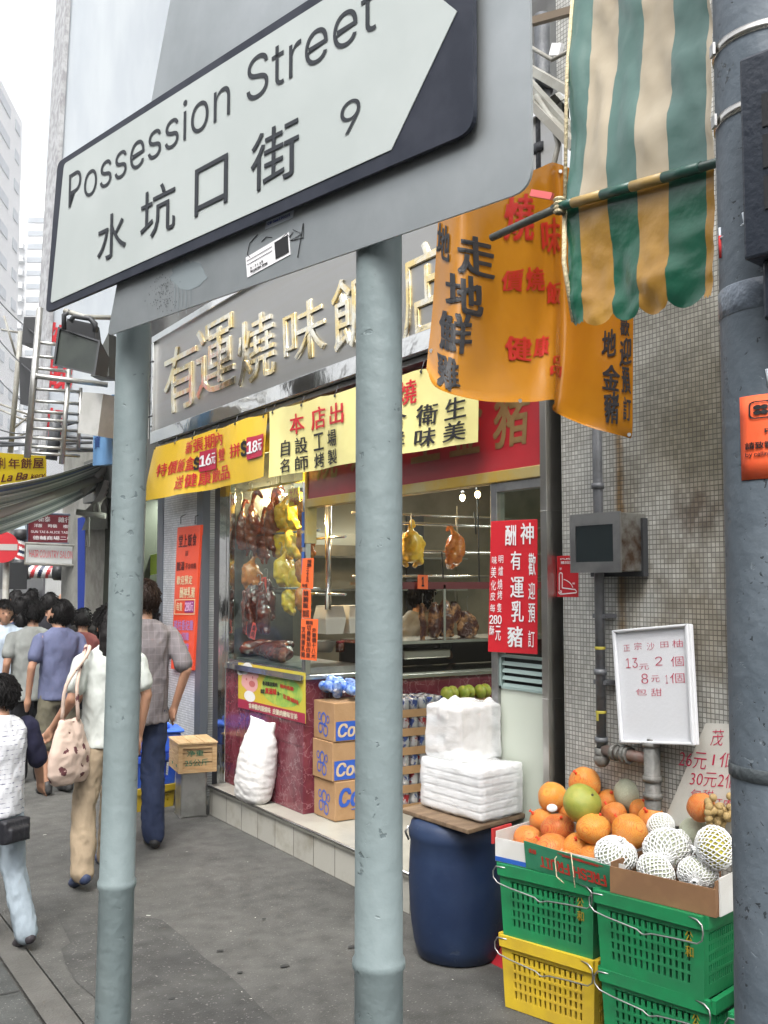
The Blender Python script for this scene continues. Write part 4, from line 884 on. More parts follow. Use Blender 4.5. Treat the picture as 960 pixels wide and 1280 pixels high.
# lit lamps
def lamp(name, pos, label, e, col=(1, .72, .36), r=.024):
    mb = MB(); mb.sph(pos, (r, r, r*1.25)); mb2 = MB(); mb2.cyl(V(pos)+V((0, 0, r*1.1)), V(pos)+V((0, 0, r*2.4)), r*.6); mb2.cyl(V(pos)+V((0, 0, r*2.4)), (pos[0], pos[1], 2.8), .004, n=6)
    t = thing(name, label, 'lamp', pos); part('bulb', mb, mat('bulb_glow', (1, .8, .5), .3, emit=(1, .70, .35), es=7), t); part('socket', mb2, DARK, t)
    l = bpy.data.lights.new('bulb_light', 'POINT'); l.energy = e*.62; l.color = col; l.shadow_soft_size = r
    lo = bpy.data.objects.new('bulb_light', l); COL.objects.link(lo); lo.parent = t; lo.location = (0, -.0, -r*1.6)
def wpos(px, py, y): return tuple(hy(px, py, y))
lamp('bulb', tuple(hx(350, 613, WX+.36)), 'bright bulb over the ducks, left of the two at the display glass', 26)
lamp('bulb', tuple(hx(387, 612, WX+.16)), 'bright bulb at the gilt corner post above the yellow price tags', 20)
lamp('bulb', wpos(578, 622, 7.2), 'bulb glowing inside under the red board, left of the two deep in the shop', 9)
lamp('bulb', wpos(597, 618, 6.9), 'bulb glowing inside under the red board, right of the two deep in the shop', 9)
def tubel(a, b, label, e):
    a, b = V(a), V(b); t = thing('tube_light', label, 'tube light', tuple((a+b)/2)); part('tube', MB().cyl(a, b, .016), mat('tube_glow', (1, 1, 1), .3, emit=(.88, 1, .93), es=5), t)
    part('fitting', MB().bar(a+V((0, 0, .035)), b+V((0, 0, .035)), .06, .03), WHITE, t)
    l = bpy.data.lights.new('tube_area', 'AREA'); l.shape = 'RECTANGLE'; l.size = (b-a).length; l.size_y = .05; l.energy = e*.62; l.color = (.93, 1, .92)
    lo = bpy.data.objects.new('tube_area', l); COL.objects.link(lo); lo.parent = t; lo.location = (0, 0, -.03); d = (b-a); lo.rotation_euler = (0, 0, math.atan2(d.y, d.x))
tubel((4.6, 4.4, 2.72), (5.8, 4.4, 2.72), 'white tube light on the shop ceiling behind the red sign window', 26)
tubel((4.2, 7.2, 2.72), (5.6, 7.2, 2.72), 'white tube light on the ceiling over the kitchen rack', 30)
# ---------------------------------------------------------------- roast birds
def bird(kind):
    mb = MB(); k = 1.0
    if kind == 'chicken':
        mb.limb([(0, 0, .06), (0, .01, .11), (0, .0, .17), (0, 0, .215)], [.045, .072, .066, .03], 16)
        for s in (-1, 1):
            mb.limb([(s*.045, .0, .085), (s*.062, .03, .035), (s*.03, .045, -.0)], [.034, .028, .016], 10)
            mb.limb([(s*.055, -.005, .185), (s*.085, .03, .14), (s*.075, .035, .10)], [.020, .017, .012], 10)
        mb.limb([(0, 0, .21), (0, .03, .27), (.012, .055, .295), (.02, .07, .27), (.02, .085, .262)], [.024, .016, .018, .018, .006], 10)
    elif kind == 'duck':
        mb.limb([(0, 0, .05), (0, .015, .13), (0, .01, .24), (0, 0, .33)], [.04, .068, .06, .028], 16)
        for s in (-1, 1):
            mb.limb([(s*.04, .01, .09), (s*.055, .03, .03), (s*.035, .03, -.03)], [.032, .024, .011], 10)
            mb.limb([(s*.05, 0, .29), (s*.075, .02, .22), (s*.06, .03, .17)], [.018, .015, .010], 10)
        mb.limb([(0, 0, .32), (0, .01, .40), (.0, .03, .46), (.01, .055, .455), (.012, .085, .42), (.012, .095, .40)], [.022, .015, .02, .022, .012, .006], 10)
    elif kind == 'pork':
        mb.loft([((0, 0, 0), .04, .03), ((0, 0, .05), .075, .05), ((.01, 0, .15), .07, .055), ((-.01, 0, .24), .055, .04), ((0, 0, .30), .02, .02)], 16)
        mb.limb([(.05, .01, .02), (.03, .02, .16), (.02, 0, .27)], [.03, .028, .02], 10)
    elif kind == 'slab':
        mb.loft([((0, 0, 0), .03, .02), ((.0, 0, .03), .10, .03), ((.01, .0, .12), .12, .035), ((.0, 0, .2), .09, .035), ((-.03, 0, .26), .04, .03)], 18)
    else:
        mb.limb([(0, 0, 0), (.015, 0, .1), (-.01, 0, .2), (0, 0, .3)], [.022, .03, .028, .018], 12)
    return remesh(mb, .008 if kind != 'duck' else .009, 3, disp=.006, dscale=.035, name=kind)
skinY = mat('poached_skin', (.78, .46, .03), .28, bump=.4, bscale=90, var=(.80, .55, .09), vscale=14, sss=.15, coat=.3)
skinO = mat('soy_skin', (.42, .11, .02), .22, bump=.4, bscale=90, var=(.55, .20, .04), vscale=14, coat=.4)
skinR = mat('roast_skin', (.16, .022, .01), .18, bump=.4, bscale=70, var=(.28, .06, .018), vscale=11, coat=.6)
skinD = mat('char_meat', (.055, .010, .010), .22, bump=.8, bscale=60, var=(.13, .022, .014), vscale=16, coat=.5)
skinP = mat('roast_pork', (.06, .012, .007), .3, bump=.7, bscale=60, var=(.48, .24, .10), vscale=11, vmix=(.48, .62), coat=.3)
MESH = {k: bird(k) for k in ('chicken', 'duck', 'pork', 'slab', 'strip')}
hookm = STEELD
PROTO = {}
def hang(kind, m, pos, rz, label, cat, name, group, sc=1.0, top=.3, rail=None):
    key = (kind, m.name)
    t = thing(name, label, cat, (0, 0, 0), 0, group)
    me = MESH[kind].copy(); me.materials.clear(); me.materials.append(m)
    b = bpy.data.objects.new('body', me); COL.objects.link(b); b.parent = t
    L = (rail if rail else .06)/sc
    mb = MB(); mb.tube([(0, .0, top-.05), (0, -.012, top-.01), (0, 0, top+.02), (0, 0, top+L)]+[(.0, .012*math.cos(a)-.012, top+L+.012*math.sin(a)) for a in (.5, 1.2, 2, 2.8, 3.6)], .003, 6)
    part('hook', mb, hookm, t, local=True)
    t.location = pos; t.rotation_euler = (0, 0, rz); t.scale = (sc,)*3
    return t
CH = 'birds hanging in the display window'
def bpx(px, pyb, x): p = hx(px, pyb, x); return p
# yellow chickens: pixel of the body's foot
for i, (px, py, xx, sc, lab) in enumerate([(352, 664, .20, .86, 'pale yellow poached chicken in the top row, left of the pair'), (367, 665, .16, .9, 'pale yellow poached chicken in the top row beside the orange one'),
        (350, 699, .20, .9, 'yellow poached chicken in the second row, leftmost'), (366, 699, .16, .92, 'yellow poached chicken in the second row beside the orange one'),
        (352, 735, .18, .92, 'yellow poached chicken hanging alone in the third row'), (360, 768, .20, .74, 'smallest yellow poached chicken, lowest at the window')]):
    hang('chicken', skinY, hx(px, py, WX+xx), R(-90+random.uniform(-25, 25)), lab, 'chicken', 'poached_chicken', CH, sc, .29, .05)
for i, (px, py, xx, sc, lab) in enumerate([(382, 663, .12, .9, 'orange soy chicken at the top against the gilt corner post'), (381, 697, .12, .9, 'orange soy chicken in the second row against the corner post'), (378, 732, .14, .8, 'orange soy chicken behind the upper orange price strip'), (378, 768, .14, .8, 'orange soy chicken behind the middle orange price strip')]):
    hang('chicken', skinO, hx(px, py, WX+xx), R(-90+random.uniform(-30, 30)), lab, 'chicken', 'soy_chicken', CH, sc, .29, .05)
for px, py, xx, sc, lab in [(314, 690, .12, .98, 'dark roast duck hanging left in the window'), (338, 690, .15, .98, 'dark roast duck hanging second from left in the window'), (345, 662, .22, .7, 'roast duck half hidden behind the top poached chickens')]:
    hang('duck', skinR, hx(px, py, WX+xx), R(random.uniform(-130, -60)), lab, 'duck', 'roast_duck', CH, sc, .44, .08)
hang('chicken', skinO, hx(313, 744, WX+.12), R(-80), 'orange brown chicken above the dark char siu in the window corner', 'chicken', 'soy_chicken', CH, 1.05, .29, .05)
for i, (px, py, xx, kd, lab) in enumerate([(306, 790, .09, 'strip', 'dark red barbecued pork strip, leftmost at the window foot'), (316, 778, .12, 'pork', 'biggest dark barbecued pork piece at the window foot'), (325, 782, .1, 'strip', 'dark red pork strip between two orange tags'), (334, 775, .13, 'pork', 'dark barbecued pork piece right of the orange tags'), (312, 795, .08, 'strip', 'lowest dark pork strip over the drip tray')]):
    hang(kd, skinD, hx(px, py, WX+xx), R(-90+40*math.sin(i*2.1)), lab, 'roast pork', 'barbecued_pork', 'barbecued pork in the window', 1.0, .3, .06)
for px, py, xx, sc, lab in [(343, 672, .28, .7, 'pale chicken half behind the leftmost top row chicken'), (375, 679, .22, .7, 'pale chicken wedged between the orange ones and the pair'), (362, 728, .26, .7, 'pale chicken half hidden between the second and third rows'), (369, 742, .24, .8, 'pale chicken right behind the single one of the third row')]:
    hang('chicken', skinY, hx(px, py, WX+xx), R(-90+random.uniform(-40, 40)), lab, 'chicken', 'poached_chicken', CH, sc, .29, .05)
for px, py, xx, sc, lab in [(302, 690, .10, .85, 'roast duck farthest left in the top row of the window'), (327, 700, .2, .85, 'roast duck between the two front ones, farther back')]:
    hang('duck', skinR, hx(px, py, WX+xx), R(random.uniform(-130, -60)), lab, 'duck', 'roast_duck', CH, sc, .44, .08)
for i, (px, py, xx, kd, lab) in enumerate([(302, 775, .14, 'pork', 'dark pork piece behind the leftmost strip'), (320, 765, .18, 'strip', 'short dark pork strip high between the bigger pieces'), (329, 792, .08, 'pork', 'dark pork piece low at the right of the tags'), (309, 768, .2, 'strip', 'dark pork strip under the orange brown chicken')]):
    hang(kd, skinD, hx(px, py, WX+xx), R(-90+50*math.sin(i*1.7)), lab, 'roast pork', 'barbecued_pork', 'barbecued pork in the window', 1.0, .3, .06)
for i, (px, py, xx, lab) in enumerate([(300, 812, .12, 'roast meat piece lying leftmost on the window tray'), (322, 815, .14, 'roast meat piece lying second from left on the window tray'), (343, 818, .16, 'roast meat piece lying third from left on the window tray'), (362, 820, .15, 'roast meat piece lying rightmost on the window tray')]):
    t = thing('roast_meat', lab, 'roast meat', tuple(hx(px, py, WX+xx)), 0, 'roast meat on the window tray'); t.rotation_euler = (R(80), R(10*i), R(40+i*50)); me = MESH['pork'].copy(); me.materials.clear(); me.materials.append(skinD if i % 2 else skinR); b = bpy.data.objects.new('meat', me); COL.objects.link(b); b.parent = t
# birds and pork on the inner rack
hang('chicken', skinY, hy(514, 707, 5.93), R(-30), 'plump yellow chicken hanging alone on the inner rail by the sign post', 'chicken', 'poached_chicken', None, 1.05, .29, .05)
hang('chicken', skinO, hy(570, 709, 5.93), R(30), 'brown soy chicken hanging alone on the inner rail in mid shop', 'chicken', 'soy_chicken', None, 1.02, .29, .05)
for px, py, kd, m, sc, lab in [(528, 798, 'strip', skinP, .8, 'thin roast pork strip hanging left on the inner shelf'), (543, 797, 'pork', skinP, .85, 'thick dark roast pork joint hanging second on the inner shelf'), (556, 796, 'pork', skinP, .9, 'roast pork joint with pale rind in the middle of the inner shelf'), (569, 779, 'slab', skinP, .62, 'pork belly piece behind the two right joints'), (584, 798, 'slab', skinP, .78, 'wide roast pork slab hanging rightmost on the inner shelf')]:
    hang(kd, m, hy(px, py, 6.08 if kd != 'slab' else 6.12), R(random.uniform(-25, 25)), lab, 'roast pork', 'roast_pork', 'roast pork on the inner shelf', sc, .3, .07)
# price tags and strips
tagm = mat('tag_orange', (.85, .14, .03), .6); tagy = mat('tag_yellow', (.80, .55, .03), .55); tagp = mat('tag_pinkred', (.82, .09, .06), .6)
def ptag(q, X, m, ink, rows, label, name='price_tag', grp=None, axis='x'):
    h = hx if axis == 'x' else hy
    a, b, c, d = [h(*p, X) for p in q]; n = (b-a).cross(d-a).normalized(); o = solo(name, MB().plate([a, b, c, d], .002, n=n), m, label, 'price tag', grp)
    f = lambda u, v: bil(a, b, c, d)(u, v) + n*.0025; bw(o, f, rows, ink); return o
SX = 3.05
ptag([(376, 735), (391, 736), (392, 697.5), (378, 698)], SX, tagm, BLACK, [('|燒鴨', .5, .85, .72, .96, .02), ('|三十五', .42, .68, .22, .74, .02), ('每隻', .12, .6, .04, .16, .01)], 'uppermost of three orange price strips on the corner post')
ptag([(377, 772), (388, 773), (388.5, 737), (378.5, 736.5)], SX-.002, tagm, BLACK, [('|燒腩飯', .15, .75, .34, .97, .02), ('加底', .1, .9, .04, .3, .02)], 'narrow middle one of three orange price strips on the corner post')
ptag([(375.5, 824), (395.5, 826), (397.5, 774), (376.5, 773)], SX-.004, tagm, BLACK, [('燒味', .3, .75, .86, .96, .02), ('|外賣價十八元', .7, .95, .05, .8, .01), ('|切雞飯加白飯', .38, .62, .05, .85, .01), ('|叉燒飯乳豬', .06, .3, .05, .8, .01)], 'widest and lowest of three orange price strips on the corner post')
ptag([(361, 634), (375, 632), (373.5, 609), (360, 612)], WX+.1, tagy, REDI, [('十八', .1, .9, .62, .95, .03), ('元', .15, .5, .25, .55, .03), ('每斤', .5, .95, .05, .5, .02)], 'yellow price tag over the pale chickens, left of the two')
ptag([(378, 628), (389, 626), (389, 605), (379, 607)], WX+.06, tagy, REDI, [('二十', .1, .9, .55, .95, .03), ('元', .25, .75, .08, .5, .03)], 'yellow price tag against the gilt corner post, right of the two')
ptag([(328, 742), (333, 742), (332.5, 721), (327, 722)], WX+.1, tagp, BLACK, [('|叉燒', .2, .8, .1, .9, .02)], 'narrow red tag standing upright beside the barbecued pork')
ptag([(312, 797), (318, 800), (322, 780), (316, 778)], WX+.06, tagp, BLACK, [('|燒肉', .2, .8, .1, .9, .02)], 'tilted red tag at the foot of the window')
ptag([(307, 793), (311, 794), (312.5, 775), (309, 775)], WX+.08, tagp, BLACK, [('|乳豬', .2, .8, .1, .9, .02)], 'thin pinkish red tag leftmost among the dark pork')
ptag([(522, 736), (535, 736.5), (535, 719), (522.5, 718.5)], 5.92, tagm, BLACK, [('1', .38, .60, .2, .85, .05)], 'orange card with the number 1 on the inner rack', 'number_card', None, 'y')
# foam lunch boxes, bowl and jars behind the counter
foam = mat('foam_white', (.74, .70, .60), .6, bump=.15, bscale=50)
foamw = mat('foam_bright', (.80, .80, .79), .55, bump=.1, bscale=60)
def lidbox(p, label, s=(.21, .2, .05), n=5):
    t = thing('foam_box', label, 'foam boxes', p)
    for i in range(n):
        mb = MB(); x, y, h = s[0]/2, s[1]/2, s[2]; z = i*h; b = .82
        vs = [(a*x*k, c*y*k, zz) for k, zz in ((b, z), (1, z+h*.5), (1, z+h*.56), (b, z+h*.98)) for a, c in ((-1, -1), (1, -1), (1, 1), (-1, 1))]
        fs = [(3, 2, 1, 0), (12, 13, 14, 15)] + [(r*4+j, r*4+(j+1) % 4, r*4+4+(j+1) % 4, r*4+4+j) for r in range(3) for j in range(4)]
        mb.add(vs, fs); part('lunch_box', mb, foam, t, local=True)
for px, py, n, lab in ((412, 792, 1, 'cream foam box on the inner counter, left one seen past the corner post'), (441, 791, 1, 'cream foam box on the inner counter beside the sign post')):
    p = hy(px, py, 6.32); lidbox(tuple(p), lab, (.165, .18, .20), n)
bowlm = glassmat('clear_plastic', (.85, .85, .8))
p = hy(405, 815, 6.3); mb = MB(); mb.lathe(p, [(.05, 0), (.055, .0), (.085, .075), (.088, .08), (.083, .078), (.05, .006)], 24); b = solo('sauce_tub', mb, mat('tub_plastic', (.5, .48, .42), .3, trans=.6), 'clear plastic tub of orange sauce on the inner counter', 'tub')
mb = MB(); mb.lathe(p, [(0, .03), (.064, .032), (.064, .034), (0, .035)], 20); part('sauce', mb, mat('sauce', (.5, .18, .03), .3), b)
p = hy(425, 815, 6.3); mb = MB(); mb.lathe(p, [(.03, 0), (.033, .0), (.033, .05), (.026, .06), (.026, .066), (0, .067)], 20); b = solo('sauce_jar', mb, mat('jar_brown', (.12, .04, .02), .15), 'small brown sauce jar with a red lid on the inner counter', 'jar'); part('lid', MB().cyl(p+V((0, 0, .062)), p+V((0, 0, .08)), .03), mat('lid_red', (.3, .03, .03), .4), b)
# trays of meat on the lower shelf
p = hy(525, 822, 6.1); mb = MB(); mb.bb(p.x-.2, p.x+.2, 6.0, 6.28, p.z, p.z+.06); solo('meat_tray', mb, mat('tray_steel', (.4, .38, .34), .35, .9), 'steel food tray under the hanging pork', 'tray', bev=.01)
# ================================================================ goods on the platform
card = mat('cardboard', (.36, .215, .105), .8, bump=.1, bscale=60, var=(.32, .185, .085), vscale=5)
cblue = mat('carton_blue', (.025, .09, .42), .5)
ctan = mat('carton_tan_ink', (.55, .42, .28), .6)
cx0, cx1, cy0, cy1 = 3.135, 3.54, 5.60, 5.875
CG = 'cartons stacked by the counter'
for i, lab in enumerate(('bottom drinks carton with big blue lettering and no blue band', 'middle drinks carton with a blue band in a stack of three', 'top drinks carton of the stack with blue bottles on it')):
    z0 = ST+.004+i*.243; j = (.0, .012, .005)[i]; x0, y0 = cx0-j+.012, cy0+j
    o = solo('carton', MB().bb(x0, cx1, y0, cy1, z0, z0+.24), card, lab, 'carton', CG, bev=.004)
    mb = MB(); fr = lambda u, v, q=.0015: V((x0+(cx1-x0)*u, y0-q, z0+.24*v))
    if i > 0:
        part('band', MB().quad(fr(.03, .03), fr(.97, .03), fr(.97, .52), fr(.03, .52)), cblue, o)
        t = MB(); tx(t, 'Cool', fr(.07, .12), fr(.6, .12), fr(.07, .46), off=.001, bold=.03, shear=.2); tx(t, 'Vit', fr(.66, .08), fr(.92, .08), fr(.66, .3), off=.001, bold=.02); part('lettering', t, ctan, o)
        tx(mb, 'Cool', fr(.5, .62), fr(.9, .62), fr(.5, .86), off=.001, bold=.02, shear=.2)
    else:
        tx(mb, 'Cool', fr(.08, .36), fr(.72, .36), fr(.08, .82), off=.001, bold=.04, shear=.2); mb.tube([fr(.3, .26), fr(.5, .3), fr(.75, .42), fr(.86, .6)], .003, 6)
    sd_ = lambda u, v, q=.0015: V((x0-q, cy1+(y0-cy1)*u, z0+.24*v))
    for u, v, r in ((.35, .3, .11), (.6, .25, .12), (.5, .55, .13), (.3, .6, .08), (.7, .55, .08)):
        for k in range(8):
            a0, a1 = k*math.pi/4, (k+1)*math.pi/4; mb.quad(*[sd_(u+r*rr*math.cos(a), v+r*rr*1.4*math.sin(a)) for a, rr in ((a0, .7), (a1, .7), (a1, 1), (a0, 1))])
    part('printing', mb, cblue, o)
bb_ = thing('bottle_bag', 'clear bag of blue capped water bottles on the top carton', 'bag of bottles', (3.33, 5.74, ST+.735))
rn = random.Random(2); bl1 = mat('bottle_blue', (.05, .16, .60), .12, var=(.35, .5, .8), vscale=18); mbf = MB()
for k in range(11):
    c = V((3.2+.024*k, rn.uniform(5.64, 5.84), ST+.77+rn.uniform(0, .045)+.03*math.sin(k*.35))); mb = MB(); a = V((rn.uniform(-1, 1), rn.uniform(-1, 1), rn.uniform(-.3, .5)))
    mb.lathe(c, [(0, -.05), (.03, -.05), (.033, -.04), (.033, .0), (.03, .01), (.034, .02), (.028, .05), (.014, .06), (.014, .075), (0, .076)], 14, 0, a); part('bottle', mb, bl1, bb_)
film = glassmat('plastic_film', (.93, .95, .97), rough=.12)
mb = MB(); mb.sph((3.32, 5.74, ST+.78), (.19, .13, .075), 24, 14); part('film', remesh(mb, .014, 2, film, 'film', .02, .05), None, bb_)
# can trays
TG = 'trays of drink cans piled behind the cartons'
cans = [mat('can_silver', (.62, .62, .64), .25, .7, var=(.06, .10, .32), vscale=22, vmix=(.5, .56)), mat('can_red', (.62, .62, .64), .25, .7, var=(.45, .03, .04), vscale=22, vmix=(.5, .56))]
def canmesh(i):
    mb = MB(); mb.lathe((0, 0, 0), [(0, 0), (.027, 0), (.033, .008), (.033, .103), (.029, .114), (.0285, .117), (.026, .113), (0, .112)], 16); return mb.mesh('can', cans[i])
cm = [canmesh(0), canmesh(1)]
tt0 = ('lowest', 'second lowest', 'third from the bottom', 'third from the top', 'second highest', 'topmost')
for i in range(6):
    z0 = ST+.003+i*.121; t = thing('can_tray', tt0[i]+' cardboard tray of drink cans in the pile by the entrance', 'can tray', (3.585, 5.60, z0), 0, TG)
    mb = MB(); mb.bb(3.58, 3.99, 5.595, 5.60, z0, z0+.05); mb.bb(3.575, 3.58, 5.595, 5.87, z0, z0+.05); mb.bb(3.99, 3.995, 5.595, 5.87, z0, z0+.05); mb.bb(3.58, 3.99, 5.60, 5.87, z0, z0+.003); part('tray', mb, card, t)
    for a in range(6):
        for b in range(4):
            if b and i < 5 and a: continue
            o = bpy.data.objects.new('can', cm[(a+i+b) % 2 if i < 5 else 0]); COL.objects.link(o); o.parent = t; o.location = (.033+a*.0675, .036+b*.066, .004); o.rotation_euler = (0, 0, a*1.3+b+i)
t = thing('snack_box', 'open box of yellow green packets above the cans', 'packets', (4.15, 5.75, ST)); mb = MB(); mb.bb(4.0, 4.42, 5.6, 5.87, ST, ST+.69); part('box', mb, card, t, bev=.004)
gp = mat('packet_green', (.22, .33, .04), .35, var=(.38, .40, .06), vscale=9)
for k in range(6): mb = MB(); mb.sph((4.03+.07*k, 5.64+.03*(k % 2), ST+.735), (.034, .06, .05), 10, 8); part('packet', mb, gp, t)
# rice sack leaning on the counter
sackm = mat('woven_sack', (.72, .71, .69), .55, bump=.12, bscale=160, var=(.66, .65, .64), vscale=5)
mb = MB(); c = V((2.985, 6.47, ST))
secs = [(0, .165, .07), (.03, .185, .09), (.12, .198, .105), (.25, .202, .10), (.35, .20, .088), (.42, .195, .064), (.455, .186, .048), (.48, .182, .033), (.52, .192, .02), (.56, .20, .012)]
def rl(z): return c + V((.03*z/.5, -.085*(z/.5), z))
vs = []
n = 24
for z, a, b in secs:
    for j in range(n):
        t_ = 2*math.pi*j/n; sg_ = lambda q: math.copysign(abs(q)**.75, q); yy = a*sg_(math.sin(t_)); vs.append(rl(z)+V((b*sg_(math.cos(t_)), yy, (-.055*(1-min(1, abs(yy)/.17)**1.2) if z > .5 else -.03*(1-min(1, abs(yy)/.17)) if z > .47 else 0))))
fs = [(i*n+j, i*n+(j+1) % n, (i+1)*n+(j+1) % n, (i+1)*n+j) for i in range(len(secs)-1) for j in range(n)] + [list(range(n-1, -1, -1)), [(len(secs)-1)*n+j for j in range(n)]]
mb.add(vs, fs, 0, True)
sk = thing('rice_sack', 'plump white woven sack leaning against the burgundy counter', 'sack', tuple(c))
part('body', remesh(mb, .009, 4, sackm, 'sack', .0045, .07, zs=2.2), None, sk)
# tin, wooden crate, crates behind
A_ = R(10.5); tc = V((2.83, 7.20, 0))
tin = mat('tin_plate', (.42, .42, .40), .38, .85, var=(.30, .30, .28), vscale=6, bump=.15, bscale=9, dist=.02)
tn = thing('oil_tin', 'square unpainted oil tin standing on the pavement under the wooden crate', 'tin', tuple(tc), -.17)
part('can_body', MB().bb(-.095, .095, -.11, .11, 0, .325), tin, tn, local=True, bev=.012)
mb = MB()
for z in (.006, .319): mb.tube([(-.096, -.111, z), (.096, -.111, z), (.096, .111, z), (-.096, .111, z)], .005, 6, closed=True)
part('seam', mb, tin, tn, local=True)
wood = mat('crate_wood', (.48, .33, .17), .7, var=(.38, .24, .11), vscale=7, stretch=(1, 1, 9), bump=.2, bscale=30); woodl = mat('crate_lid', (.52, .37, .20), .7, var=(.42, .28, .13), vscale=5, stretch=(8, 1, 1), bump=.2, bscale=30)
wc = thing('wooden_crate', 'small pine crate with green stencilled writing standing on the oil tin', 'wooden crate', (2.84, 7.20, .331), -.17)
hx_, hy_, h_ = .14, .18, .205; mb = MB()
for i in range(3):
    z0, z1 = .004+i*h_/3, (i+1)*h_/3-.003
    mb.bb(-hx_, -hx_+.012, -hy_, hy_, z0, z1); mb.bb(hx_-.012, hx_, -hy_, hy_, z0, z1); mb.bb(-hx_+.013, hx_-.013, -hy_+.012, -hy_+.022, z0, z1); mb.bb(-hx_+.013, hx_-.013, hy_-.014, hy_-.002, z0, z1)
part('boards', mb, wood, wc, local=True)
mb = MB()
mb.bb(-hx_+.001, -hx_+.032, -hy_-.002, -hy_+.011, 0, h_); mb.bb(hx_-.032, hx_-.001, -hy_-.002, -hy_+.011, 0, h_); mb.bb(-hx_+.033, hx_-.033, -hy_-.001, -hy_+.011, 0, .032); mb.bb(-hx_+.033, hx_-.033, -hy_-.001, -hy_+.011, h_-.032, h_); part('batten', mb, wood, wc, local=True)
mb = MB()
for i in range(3): mb.bb(-hx_-.006+i*.098, -hx_-.006+i*.098+.094, -hy_-.012, hy_+.01, h_, h_+.011)
part('lid', mb, woodl, wc, local=True)
mb = MB(); gi = mat('stencil_green', (.02, .13, .07), .7)
tx(mb, '净重', (-.075, -hy_+.0115, .115), (.045, -hy_+.0115, .115), (-.075, -hy_+.0115, .16), off=.0015, bold=.01); tx(mb, '25公斤', (-.09, -hy_+.0115, .045), (.08, -hy_+.0115, .045), (-.09, -hy_+.0115, .095), off=.0015, bold=.01); part('stencil', mb, gi, wc, local=True)
mb = MB()
for y in (.03, -.12): mb.cyl((-hx_-.001, y, .05), (-hx_-.003, y, .05), .012, n=8)
part('knot', mb, gi, wc, local=True)
# ---------------------------------------------------------------- slotted plastic crates
def crate_mesh(L, W, H, rows, cols, cw, taper=.06):
    """front long side faces -y; local origin at the bottom centre"""
    mb = MB(); th = .008
    def side(P):                             # P(s,z,d): s along, z up, d inwards
        def b(s0, s1, z0, z1, d0=0, d1=th): mb.add([P(s, z, d) for d in (d0, d1) for s, z in ((s0, z0), (s1, z0), (s1, z1), (s0, z1))], [(0, 1, 2, 3), (7, 6, 5, 4), (4, 5, 1, 0), (5, 6, 2, 1), (6, 7, 3, 2), (7, 4, 0, 3)])
        m = .11; zb, zt = .045, H-.065
        b(-1, 1, 0, zb); b(-1, 1, zt, H-.02); b(-1, -1+m*2, zb, zt); b(1-m*2, 1, zb, zt)
        rh = (zt-zb)/rows
        for r in range(rows):
            z0 = zb+r*rh
            if r: b(-1+m*2, 1-m*2, z0-.005, z0+.005)
            for c in range(cols+1):
                s = -1+m*2+(2-m*4)*c/cols; e = .38*(2-m*4)/cols; s0, s1 = max(-1+m*2, s-e/1.3), min(1-m*2, s+e/1.3)
                b(s0, s1, z0+(.005 if r else 0), z0+rh-.005, .001, th-.001)
        b(-1.0, 1.0, H-.045, H, -.014, .0); b(-.97, .97, H-.012, H, 0, th)
    k = lambda z: 1-taper*(1-z/H)
    side(lambda s, z, d: V((s*L/2*k(z), -W/2*k(z)+d, z))); side(lambda s, z, d: V((-s*L/2*k(z), W/2*k(z)-d, z)))
    side(lambda s, z, d: V((L/2*k(z)-d, s*(W/2)*k(z)*.985, z))); side(lambda s, z, d: V((-L/2*k(z)+d, -s*(W/2)*k(z)*.985, z)))
    mb.bb(-L/2*.93, L/2*.93, -W/2*.93, W/2*.93, .003, .012)
    return mb.mesh('basket', cw)
grn = mat('crate_green', (.012, .215, .075), .35, var=(.016, .17, .065), vscale=6, bump=.08, bscale=60, rvar=.2); yelc = mat('crate_yellow', (.60, .42, .025), .38, var=(.50, .34, .03), vscale=6, bump=.08, bscale=60, rvar=.2)
wire = mat('handle_wire', (.40, .40, .39), .35, 1)
def handle(mb, L, W, H, drop):
    y = -W/2-.022; P = [(-L/2+.05, y+.012, H-.012), (-L/2-.004, y+.006, H-.012), (-L/2-.014, y, H-.03), (-L/2-.012, y-.002, H-.055), (-L/2+.01, y-.004, H-.072), (-L/2+.06, y-.006, H-.080),
         (-.03, y-.006, H-.094), (-.012, y-.006, H-.104), (.0, y-.006, H-.106), (.012, y-.006, H-.102), (.03, y-.006, H-.096), (L/2-.10, y-.006, H-.090), (L/2-.015, y-.004, H-.088), (L/2+.002, y-.002, H-.075), (L/2+.006, y, H-.05), (L/2-.0, y+.003, H-.025), (L/2-.02, y+.006, H-.012), (L/2-.06, y+.012, H-.008)]
    mb.tube(P, .0030, 8)
LC, WC, HC = .435, .28, .285
cg = crate_mesh(LC, WC, HC, 5, 14, grn); cy = crate_mesh(LC, WC, HC, 5, 14, yelc)
def crate(c, rz, me, label, grp, writing=True, name='plastic_crate'):
    t = thing(name, label, 'crate', c, rz, grp); b = bpy.data.objects.new('basket', me); COL.objects.link(b); b.parent = t
    mb = MB(); handle(mb, LC, WC, HC, 1); part('wire_handle', mb, wire, t, local=True)
    if writing:
        mb = MB()
        for i, ch in enumerate('公和'): tx(mb, ch, (LC/2-.075, -WC/2+.006, .185-.05*i), (LC/2-.045, -WC/2+.006, .185-.05*i), (LC/2-.075, -WC/2+.006, .222-.05*i), off=.004, bold=.02)
        part('lettering', mb, mat('crate_gilt', (.35, .25, .02), .5), t, local=True)
    return t
def corners(a, b, depth):                    # front left, front right -> centre and turn
    a, b = V(a), V(b); d = (b-a).normalized(); n = V((-d.y, d.x)); c = (a+b)/2+n*depth/2; return c, math.atan2(d.y, d.x)
cL, rL = corners((2.632, 3.315), (2.742, 2.895), WC); cR, rR = corners((2.70, 2.835), (2.80, 2.42), WC)
